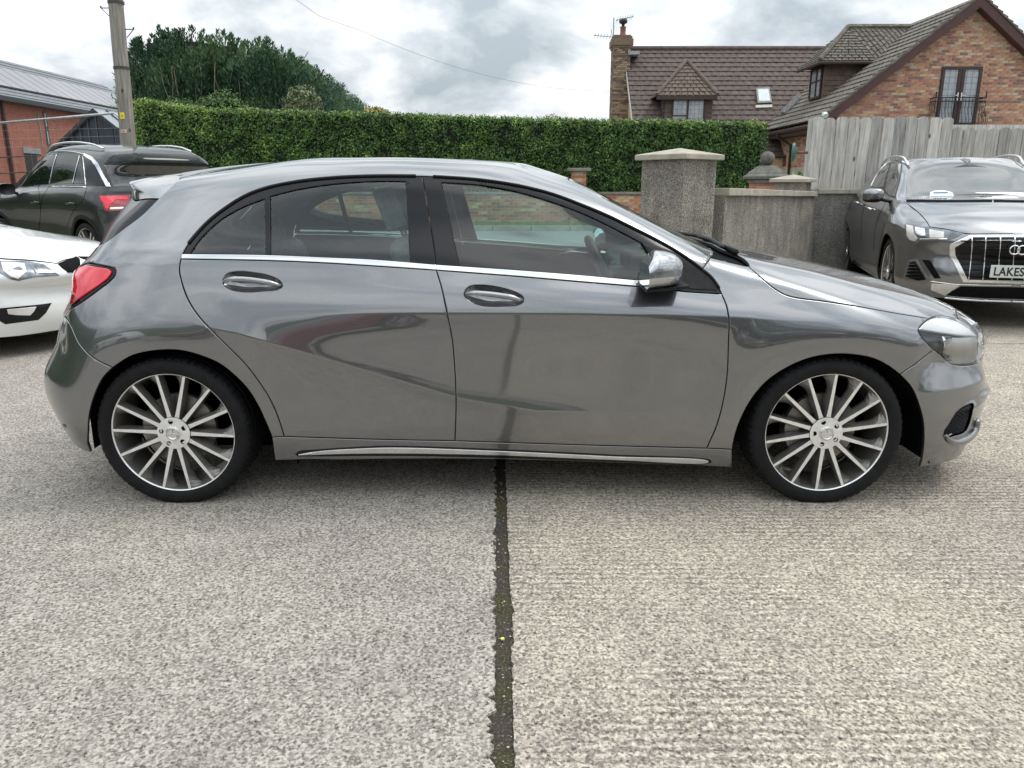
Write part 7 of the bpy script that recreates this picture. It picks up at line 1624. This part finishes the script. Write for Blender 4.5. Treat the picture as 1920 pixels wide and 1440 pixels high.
# ---------------------------------------------------------------- grey SUV facing the yard on the right
def suv_grey():
    root=empty('grey_suv',(5.16,9.22,.06),R(255.6));tag(root,'metallic grey SUV facing the camera at right, with a big chrome-edged grille and four-ring emblem','car')
    def ed(N):
        for r in range(0,6):
            N[r,15,0]+=.05;N[r,16,0]+=.075;N[r,17,0]+=.045;N[r,16,1]+=.02;N[r,15,1]+=.01
        N[9:,:5,0]-=.12
    net=morph(ZM,[(-2.2,-2.26),(-1.35,-1.34),(1.35,1.34),(2.25,2.27)],1.04,ed)
    def disp(x,v,z):
        d=np.zeros_like(x)
        d+=.012*np.exp(-((z-.99)/.05)**2)*ss(x,-1.6,-1.2)*(1-ss(x,1.3,1.7))
        for wx in (-1.34,1.34):
            r=np.hypot(x-wx,z-.355);d+=.022*(1-ss(r,.42,.58))
        return d
    P=M['grey']
    k=Simple(root,net,P,(-1.34,1.34),.355,seen='R',disp=disp,halfw=.90);c=k.c;S=k.S;U=S.U
    # windscreen
    a=k.px([(1697,374),(1700,340),(1706,301)],False);tt_,tb_=a[-1][1],a[0][1]
    tl_=k.px([(1706,301),(1780,299),(1850,298)]);bl_=k.px([(1697,374),(1780,375),(1850,375)])
    poly=cat(a,tl_,lin([tl_[-1],(U,tl_[-1][1])],.03),lin([(U,tl_[-1][1]),(U,bl_[-1][1])],.03),lin([(U,bl_[-1][1]),bl_[-1]],.03),bl_[::-1])
    ws=k.over('windscreen',M['dark_glass'],poly,uv=True,both=True,off=.003)
    mb=MB();p=c.to3(np.array([[U,tl_[-1][1]]]),.0,-1)[0]
    cam_=k.over('camera_housing',M['black_gloss'],cat(k.px([(1800,299.5),(1812,306),(1826,309),(1850,314)]),lin([k.px([(1850,314),(1851,314)],False)[0],(U,k.px([(1890,315),(1891,315)],False)[0][1])],.03),lin([(U,tl_[-1][1]+.0),k.px([(1800,299.5),(1801,299.5)],False)[0]],.03)),uv=True,both=True,off=.005,parent=ws)
    dk=[(1743,368),(1744,361),(1752,358),(1770,357.5),(1785,361),(1789,368)];pc_=k.over('parking_card',mat('white_card',(.72,.78,.80),.6,var=.05),dk,off=.006,parent=ws)
    k.over('card_text',mat('card_ink',(.10,.16,.25),.6),[(1750,361.5),(1777,361),(1777,363),(1750,363.5)],off=.0105,parent=pc_,wall=.001)
    # side glass, trim
    sgl=[(1633,351),(1640,337),(1648,324),(1658,312),(1667,305),(1678,300.5),(1688,301),(1692,306),(1691,322),(1687,342),(1679,372),(1667,368),(1650,358)]
    bd=k.over('window_band',M['black_gloss'],sgl,off=.002)
    k.over('window_glass',M['dark_glass'],[(1636,349),(1643,336),(1651,323.5),(1661,311.5),(1668,308),(1661,330),(1655,352),(1645,352)],off=.005,parent=bd);k.over('window_glass',M['dark_glass'],[(1672,306),(1679,303.5),(1687,304.5),(1690,308),(1688,322),(1684,342),(1677,369),(1668,366),(1660,356),(1665,330)],off=.005,parent=bd)
    k.seam([(1633,350),(1640,336),(1648,323),(1658,311),(1667,304),(1678,299),(1689,299.5),(1694,306)],.008,'chrome_arc',M['chrome'],.005)
    # bonnet shut lines, head lamps
    k.seam([(1694,377),(1712,390),(1726,402),(1738,416),(1742,424)],sgs=(-1,1));k.seam([(1742,425),(1775,430),(1812,438),(1850,438.5),(1900,438.5)],.005,sgs=(-1,1))
    hp=[(1696,422),(1699,418),(1711,420.5),(1740,425.5),(1775,431),(1806,437.5),(1795,444),(1778,450.5),(1750,451.5),(1728,451),(1719,455.5),(1706,453),(1699,445)]
    hl=k.over('head_lamp',M['lamp_dark'],hp,off=.004,both=True);
    k.over('lens_element',M['silver_in'],[(1700,421.5),(1712,424),(1714,438),(1722,447),(1716,452),(1707,450),(1701,442)],off=.007,both=True,parent=hl)
    k.over('lens_element',M['chrome'],[(1716,425.5),(1734,429),(1736,442),(1724,443),(1717,436)],off=.007,both=True,parent=hl)
    k.over('lens_element',M['silver_in'],[(1742,430),(1770,435),(1770,446),(1744,446)],off=.007,both=True,parent=hl)
    k.over('lens_element',M['chrome'],[(1723,447.5),(1776,446.5),(1776,449),(1728,450)],off=.008,both=True,parent=hl)
    # grille
    go=[(1819,441.5),(1781,458),(1780.5,480),(1806,529)];gi=[(1823,446),(1791,463),(1791.5,479),(1814,524)]
    O=k.px(go,False);Ii=k.px(gi,False);ot=k.px([(1819,441.5),(1860,441.5),(1899,441.7)],False);ob_=k.px([(1806,529),(1850,530),(1899,531.5)],False);it=k.px([(1823,446),(1860,446),(1899,446)],False);ib=k.px([(1814,524),(1850,525),(1899,526)],False)
    def close(top,side,bot): return cat(top[::-1],side,bot,lin([bot[-1],(U,bot[-1][1]),(U,top[-1][1]),top[-1]],.03))
    gr=c.panel('grille_frame',M['satin'],close(ot,O,ob_),holes=[],both=True,off=.014,wall=.02,gap=0,edge=.006,ds=.03)
    gb=c.panel('grille',M['black_gloss'],close(it,Ii,ib),both=True,off=.017,wall=.0,gap=0,ds=.04,parent=gr)
    for j in range(7):
        y=452+j*10.8;x0=1793+abs(y-472)*.0+(max(0,456-y)*1.6)+(max(0,y-480)*.46)+2;p=k.px([(x0,y),(1850,y+.4),(1897,y+.6)],False)
        for sg in (-1,1): mb=MB();mb.tube(c.to3(p,.020,sg),.006,5);mb.build('grille_slat',M['black_trim'],gr,smooth=True)
    for i,(xt,xb) in enumerate(((1822,1815),(1847,1841),(1874,1868),(1901,1895))):
        p=k.px([(xt,447),(xt+.3,462),(xt-2,480),(xb,525)],True)
        for sg in (-1,1): mb=MB();mb.tube(c.to3(p,.024,sg),.0055,6);mb.build('grille_bar',M['chrome'],gr,smooth=True)
    # emblem and plate, set out from the centre line
    cen=c.to3(k.px([(1897,464.4),(1898,464.4)],False)[:1],.03,-1)[0];px1=cen
    cx_=float(max(c.to3(np.array([[U,float(k.px([(1897,464),(1898,464)],False)[0][1])]]),.03,-1)[0][0],cen[0]))
    em=[]
    for i in range(4):
        y=-(i-1.5)*.062;mb=MB();mb.tube([(cx_+.035,y+.0385*math.cos(a),cen[2]+.0385*math.sin(a)) for a in np.linspace(0,2*math.pi,33)],.0065,8,cap=False);em.append(mb.build('emblem_ring',M['chrome'],root,smooth=True))
    pz_=c.to3(k.px([(1880,508),(1881,508)],False)[:1],.03,-1)[0]
    mb=MB();mb.box((cx_+.030,-.26,pz_[2]-.056),(cx_+.038,.26,pz_[2]+.056));pl=mb.build('number_plate',mat('plate_white',(.60,.64,.60),.35,var=.04),root);bevel(pl,.003)
    mb=MB()
    for a,b in (((-.25,-.050),(.25,-.0485)),((-.25,.0485),(.25,.050))): pass
    text_mesh('plate_lettering','LAKES',.105,mat('plate_ink',(.008,.008,.01),.5),pl,(cx_+.039,-.235,pz_[2]-.036),(R(90),0,R(90)),sx=.82)
    # lower bumper
    it_=k.over('side_intake_frame',M['rim_dark'],[(1694,523),(1703,488),(1719,486),(1744,526),(1730,531),(1700,526)],off=.006,both=True)
    k.over('side_intake',M['black_matt'],[(1699,519),(1707,492),(1717,490.5),(1737,524),(1722,526)],off=.010,both=True,parent=it_)
    for j in range(5):
        y=496+j*6;p=k.px([(1706-j*1.6,y),(1719+j*3.6,y)],False);mb=MB();mb.tube(c.to3(p,.014,-1),.004,4);mb.build('mesh_bar',M['black_gloss'],it_[0])
    k.over('outer_intake',M['black_matt'],[(1729,487),(1744,488),(1764,522),(1752,522)],off=.004,both=True)
    k.over('lower_blade',M['satin'],[(1747,531),(1800,534),(1772,554),(1746,543)],off=.010,both=True)
    lb=k.px([(1771,553),(1800,556),(1850,559),(1897,560)],False);lt_=k.px([(1802,537),(1850,538),(1897,538.5)],False)
    c.panel('lower_intake',M['black_matt'],cat(lb,lin([lb[-1],(U,lb[-1][1]),(U,lt_[-1][1]),lt_[-1]],.03),lt_[::-1]),both=True,off=.006,wall=.006,gap=0,ds=.04)
    for sg in (-1,1): mb=MB();mb.tube(c.to3(k.px([(1771,557),(1800,560),(1850,563),(1897,564)],False),.010,sg),.012,6);mb.build('bumper_lip',M['satin'],root,smooth=True)
    for sg in (-1,1): mb=MB();mb.tube(c.to3(k.px([(1744,527),(1790,533),(1850,534.5),(1897,535)],False),.008,sg),.006,6);mb.build('bumper_lip',M['satin'],root,smooth=True)
    # doors, handles, mirrors, rails
    k.seam([(1667,369),(1650,400),(1641,430),(1638,470)]);k.seam([(1632,352),(1622,380),(1616,410),(1614,450)])
    for a,b in (((1604,380),(1612,382)),((1625,389),(1637,393))):
        p=k.px([a,((a[0]+b[0])/2,(a[1]+b[1])/2-.5),b]);mb=MB();mb.tube(c.to3(p,.02,-1),.013,8);mb.build('door_handle',M['satin'],root,smooth=True)
    def top_at(x,y): h=c.bvh.ray_cast(Vector((x,y,3)),Vector((0,0,-1)));return h[0].z if h[0] else 1.5
    for sg in (-1,1):
        x0,x1=-1.3,.22;mb=MB();pts=[]
        for f in np.linspace(0,1,18):
            x=x0+(x1-x0)*f;y=sg*(.585+.03*math.sin(math.pi*f));pts.append((x,y,top_at(x,sg*.53)+.004+.028*min(1,math.sin(math.pi*f)*2.5)))
        mb.tube(pts,.013,8);mb.build('roof_rail',M['satin'],root,smooth=True)
    for q in ([(1700,377),(1760,377.5),(1880,377)],):
        p=k.px(q);
        for sg in (-1,1): mb=MB();mb.tube(c.to3(p,.006,sg),.010,5);mb.build('wiper',M['black_trim'],root,smooth=True)
    k.add_wheels(W5,5,(R(12),0,R(30),0))
    for sg in (1,-1): car_mirror(root,.74,1.13,sg,P,.875,w=.22,h=.15,l=.12)
    return k
suvg=suv_grey()
# ---------------------------------------------------------------- white hatchback cut off by the left edge
def white_hatch():
    root=empty('white_hatchback',(-5.55,7.00,0),R(-17));tag(root,'white hatchback cut off by the left edge, its nose tucked behind the grey hatchback','car')
    def ed(N):
        for r in range(0,6): N[r,15,0]+=.02;N[r,16,0]+=.04;N[r,17,0]+=.02
        N[4:6,14:,2]+=.02
    net=morph([(.12,.16),(.62,.60),(.69,.70),(.81,.80),(.92,.87),(1.01,.94),(1.43,1.43)],[(-2.2,-2.0),(-1.3,-1.35),(.3,-.10),(1.0,.55),(1.35,1.12),(2.25,2.12)],1.0,ed)
    W=mat('white_car_paint',(.78,.79,.78),.25,coat=1,var=.03,scale=2)
    k=Simple(root,net,W,(-1.28,1.30),.32,seen='R',halfw=.865);c=k.c
    k.seam([(-60,480),(0,484.5),(58,488),(106,494)],.005,sgs=(-1,1))
    k.seam([(106,494),(118,488),(135,484),(147,480.5)],.004,sgs=(-1,1))
    hl=k.over('head_lamp',M['lamp_dark'],[(-45,494),(0,489.5),(50,489.5),(82,495.5),(112,516.5),(64,519.5),(35,527),(21,524),(0,512),(-30,502)],off=.003,both=True)
    k.over('reflector',M['silver_in'],[(2,492),(26,492),(46,494),(50,510),(34,523),(20,519),(6,508)],off=.006,both=True,parent=hl)
    k.over('reflector',M['lamp_dark'],[(52,494),(78,498),(104,513),(68,512)],off=.006,both=True,parent=hl)
    k.over('reflector',M['chrome'],[(10,497),(20,495),(24,506),(16,508)],off=.008,both=True,parent=hl)
    g=k.over('upper_grille',M['black_matt'],[(108,494.5),(122,488.5),(136,484),(149,480),(151,498),(141,511),(127,511)],off=.003,both=True)
    fr=k.over('fog_recess',M['black_gloss'],[(-14,581),(0,578),(58,572.5),(97,568),(86,587),(72,600),(10,608),(-4,600)],off=.002,both=True)
    k.over('fog_lamp',M['silver_in'],[(13,580),(40,577.5),(68,575),(63,584),(56,591),(30,590.5),(15.5,588.5)],off=.008,both=True,parent=fr)
    pass
    bd=k.over('window_band',M['dark_glass'],cat(lin(c.solve([(.78,.93),(-1.2,1.03)],9.6),.04),lin(c.solve([(-1.0,1.20),(-.6,1.30),(-.1,1.32),(.35,1.18),(.78,.93)],9.6),.04)),uv=True,both=True,off=.003)
    wsp=S_=k.S;U=S_.U;ws=c.panel('windscreen',M['dark_glass'],cat(S_.sr([(14.3,8.1),(14.3,10.1)]),S_.sr([(14.3,10.1),(18,10.1)]),lin([S_.sr([(18,10.1),(0,0)])[0],S_.sr([(18,8.1),(0,0)])[0]],.04),S_.sr([(18,8.1),(14.3,8.1)])),both=True,off=.003,wall=.003,gap=0,ds=.04)
    k.add_wheels(W5,5,(0,0,R(10),0))
    car_mirror(root,.40,.96,-1,W,.85)
    return k
whc=white_hatch()
# ================================================================ utility pole, wire, mesh fence
PW=weathered_wood('pole_timber',(.15,.138,.12),(.33,.305,.27))
pb=atY(240,267,13.0);pt=atY(217,0,13.0);d=(pt-pb);z0=gz(0,13);base=pb+d*((z0-.3-pb.z)/d.z);top=pb+d*((7.9-pb.z)/d.z)
pole=empty('utility_pole',base);tag(pole,'weathered round timber utility pole rising beside the left end of the hedge','pole')
mb=MB();k=14;pts=[(top-base)*(i/k)+Vector((.006*math.sin(i*1.7),0,0)) for i in range(k+1)];mb.tube(pts,[.122-.025*i/k for i in range(k+1)],20);mb.build('shaft',PW,pole,smooth=True)
def onpole(py):
    f=0.5;lo,hi=0.,1.
    for _ in range(40):
        f=(lo+hi)/2;p=base+(top-base)*f
        if SCpy(p)>py: lo=f
        else: hi=f
    return (top-base)*f
def SCpy(p):
    z=p.z-CAM_H;c,s=math.cos(CAM_P),math.sin(CAM_P);return 720-FPX*(p.y*s+z*c)/(p.y*c-z*s)
GALV=mat('galvanised_steel',(.42,.43,.43),.4,metal=.7,var=.2,scale=30);DKM=mat('dark_iron',(.05,.05,.05),.6,var=.3)
for py in (128,5):
    c=onpole(py);mb=MB();mb.lathe([(.112,-.02),(.122,-.02),(.122,.02),(.118,.02)],'z',20);o=mb.build('steel_band',DKM,pole);o.location=c
for py,colr,w_,h_,nm in ((218,(.85,.70,.03),.08,.10,'warning_plate'),(247,(.75,.62,.55),.10,.05,'number_plate'),(222,(.05,.05,.05),.0,.0,None)):
    if not nm: continue
    c=onpole(py);mb=MB();v=[]
    for i in range(7):
        a=R(-90)+(i/6-.5)*w_/.128
        for z in (-h_/2,h_/2):v.append((.121*math.cos(a),.121*math.sin(a),z))
    mb.add(v,[(2*i,2*i+2,2*i+3,2*i+1) for i in range(6)]);o=mb.build(nm,mat(nm,colr,.5,var=.1),pole);o.location=c+Vector((.0,0,0))
    if nm=='warning_plate':
        mb=MB();mb.add([(.005,-.1225,.02),(-.015,-.1225,-.01),(.002,-.1225,-.006),(-.006,-.1225,-.03),(.018,-.1225,.004),(.0,-.1225,.002)],[(0,1,2,5),(2,3,4,5)]);q=mb.build('lightning_mark',DKM,o)
    else:
        mb=MB();mb.box((-.035,-.1225,-.012),(.035,-.122,-.002));mb.box((-.035,-.1225,.006),(.02,-.122,.014));mb.build('printed_lines',mat('red_print',(.5,.06,.05),.5),o)
for py,sd in ((55,1),(15,-1)):
    c=onpole(py);mb=MB();mb.tube([c,c+Vector((sd*.24,0,0))],.008,6);mb.tube([c+Vector((sd*.24,0,0)),c+Vector((sd*.12,0,-.12))],.006,6);mb.tube([c+Vector((sd*.24,0,0)),c+Vector((sd*.24,0,.03))],.012,6);mb.build('step_iron',DKM,pole)
c1=onpole(78);c2=onpole(116);mb=MB();mb.tube([c1,c1+Vector((.16,.1,-.22)),c1+Vector((.24,.2,-.42))],.007,5);mb.tube([onpole(96),onpole(96)+Vector((.14,.1,-.2)),onpole(96)+Vector((.24,.2,-.33))],.006,5);mb.build('stay_wire',DKM,pole)
# overhead wire to the far chimney
mb=MB();P=[top+Vector((0,0,-.2))]
for a,b,Y in ((556,0,18),(670,55,20.8),(790,104,23.8),(910,141,27),(1030,164,30),(1150,172,32.4)):P.append(atY(a,b,Y))
cv=catmull([(p.x,p.y,p.z) for p in P],.8);mb.tube([tuple(c) for c in cv],.0042,5);tag(mb.build('overhead_wire',mat('cable_black',(.16,.16,.17),.6),None,smooth=True),'thin overhead wire sagging across the sky to the chimney gable','wire')
# mesh security fence at the far left
fy=14.0;a=atY(-60,236,fy);b_=atY(214,212,fy);c_=atY(231,226,fy);g0=gz(0,fy)
mf=empty('mesh_fence',(a.x,fy,g0));tag(mf,'galvanised mesh site fence with a bent top tube in front of the red brick building','fence')
o_=Vector(mf.location);mb=MB();mb.tube([a-o_,b_-o_,c_-o_,Vector((c_.x+.02,fy,g0))-o_],.021,8);mb.tube([a-o_,Vector((a.x,fy,g0))-o_],.021,8);mb.build('tube_frame',GALV,mf,smooth=True)
wires=[]
for py0,py1,th in ((246,240,.0014),(262,255,.0014),(278,270,.0014)):
    p=atY(-60,py0,fy)-o_;q=atY(225,py1,fy)-o_;mb=MB();mb.tube([p,q],th,4);mb.build('wire',GALV,mf)
for py0,py1 in ((298,292),(328,322)):
    p=atY(-60,py0,fy+.05)-o_;q=atY(78,py1-.5,fy+.05)-o_;mb=MB();mb.tube([p,q],.012,6);mb.build('dark_rail',DKM,mf)
for i in range(19):
    x=a.x+.12+i*.15
    if x>c_.x: break
    f=min(1,(x-a.x)/(b_.x-a.x));zt=a.z+(b_.z-a.z)*f;mb=MB();mb.tube([(x-o_.x,0,zt-o_.z),(x-o_.x,0,0)],.0011,3);mb.build('wire',GALV,mf)
# ================================================================ the side of the yard behind the photographer (seen only as reflections; all but the red car made up)
def copy_tree(o,parent=None,remap=None):
    c=o.copy();COL.objects.link(c);c.parent=parent
    if remap and c.data and c.data.materials and any(m and m.name in remap for m in c.data.materials):
        c.data=c.data.copy()
        for i,m in enumerate(c.data.materials):
            if m and m.name in remap:c.data.materials[i]=remap[m.name]
    for ch in list(o.children): copy_tree(ch,c,remap)
    return c
RED=mat('red_car_paint',(.17,.016,.020),.3,coat=.5,var=.05,scale=2);SLT=mat('slate_car_paint',(.05,.055,.06),.3,coat=.5,var=.05,scale=2)
wr=whc.root;gr_=suvg.root
for src,loc,rz,rm,lb in ((wr,(-2.3,-3.9,0),R(178),{'white_car_paint':RED},'bright red hatchback parked behind the photographer, mirrored in the rear door'),
    (gr_,(3.2,-4.3,0),R(180),{'metallic_grey_paint':SLT},'dark slate SUV parked behind the photographer, to the right of the red car'),
    (wr,(-7.6,-4.6,0),R(176),{},'white hatchback parked behind the photographer, left of the red car'),
    (gr_,(8.6,-4.8,0),R(182),{},'grey SUV parked behind the photographer at the far right')):
    c=copy_tree(src,None,rm);c.location=loc;c.rotation_euler=(0,0,rz);c['label']=lb  # all but the red car are added only to be mirrored in the paint
mb=MB();mb.box((-30,-14,0),(30,-13,2.6));h=mb.build('far_hedge',bpy.data.materials['laurel_mid'],None);tag(h,'dark clipped hedge along the back of the yard behind the photographer','hedge')  # unseen hedge added to give the doors a dark reflection
mb=MB();mb.box((6,-26,0),(26,-17,4.4));mb.prism([(5.6,-26.4,4.4),(5.6,-16.6,4.4),(5.6,-21.5,7.6)],(20.8,0,0),1);h=mb.build('showroom_building',[bpy.data.materials['pebble_dash_grey'],bpy.data.materials['grey_slate']],None);tag(h,'low rendered building with a slate roof beyond the hedge behind the photographer','building')  # unseen building made up for its reflection

def leafy_side():
    r=empty('side_hedge',(-13.6,5.5,0));tag(r,'tall dark hedge along the left side of the yard, out of view','hedge')  # unseen hedge added so the car sides mirror dark green
    rg=np.random.default_rng(12);mb=MB();mb.box((-.75,-11.4,0),(.42,11.4,3.0));mb.build('inner_growth',bpy.data.materials['hedge_shade'],r)
    F=fb()
    for n_,fn,N0 in ((26000,lambda n:np.stack([.45+rg.uniform(0,.18,n),rg.uniform(-11.5,11.5,n),rg.uniform(.05,3.15,n)],1),[1,0,.1]),(9000,lambda n:np.stack([rg.uniform(-.8,.6,n),rg.uniform(-11.5,11.5,n),3.05+rg.normal(0,.08,n)],1),[0,0,1]),(2500,lambda n:np.stack([rg.uniform(-.8,.6,n),11.45+rg.uniform(0,.15,n),rg.uniform(.05,3.1,n)],1),[0,1,.1])):
        P=fn(n_);N=unit(np.tile(np.array(N0,float),(n_,1))+rg.normal(0,.55,(n_,3)));U=unit(rg.normal(0,1,(n_,3)));U=unit(U-N*(U*N).sum(1)[:,None]);d=nz(P,1.1);mi=np.digitize(rg.random(n_)*.8+d*.7,[.35,.72,.95]);leaves(F,P,N,U,rg.uniform(.10,.17,n_),rg.uniform(.05,.08,n_),mi)
    fbuild(F,'leaf',LAUREL[:4],r)
leafy_side()
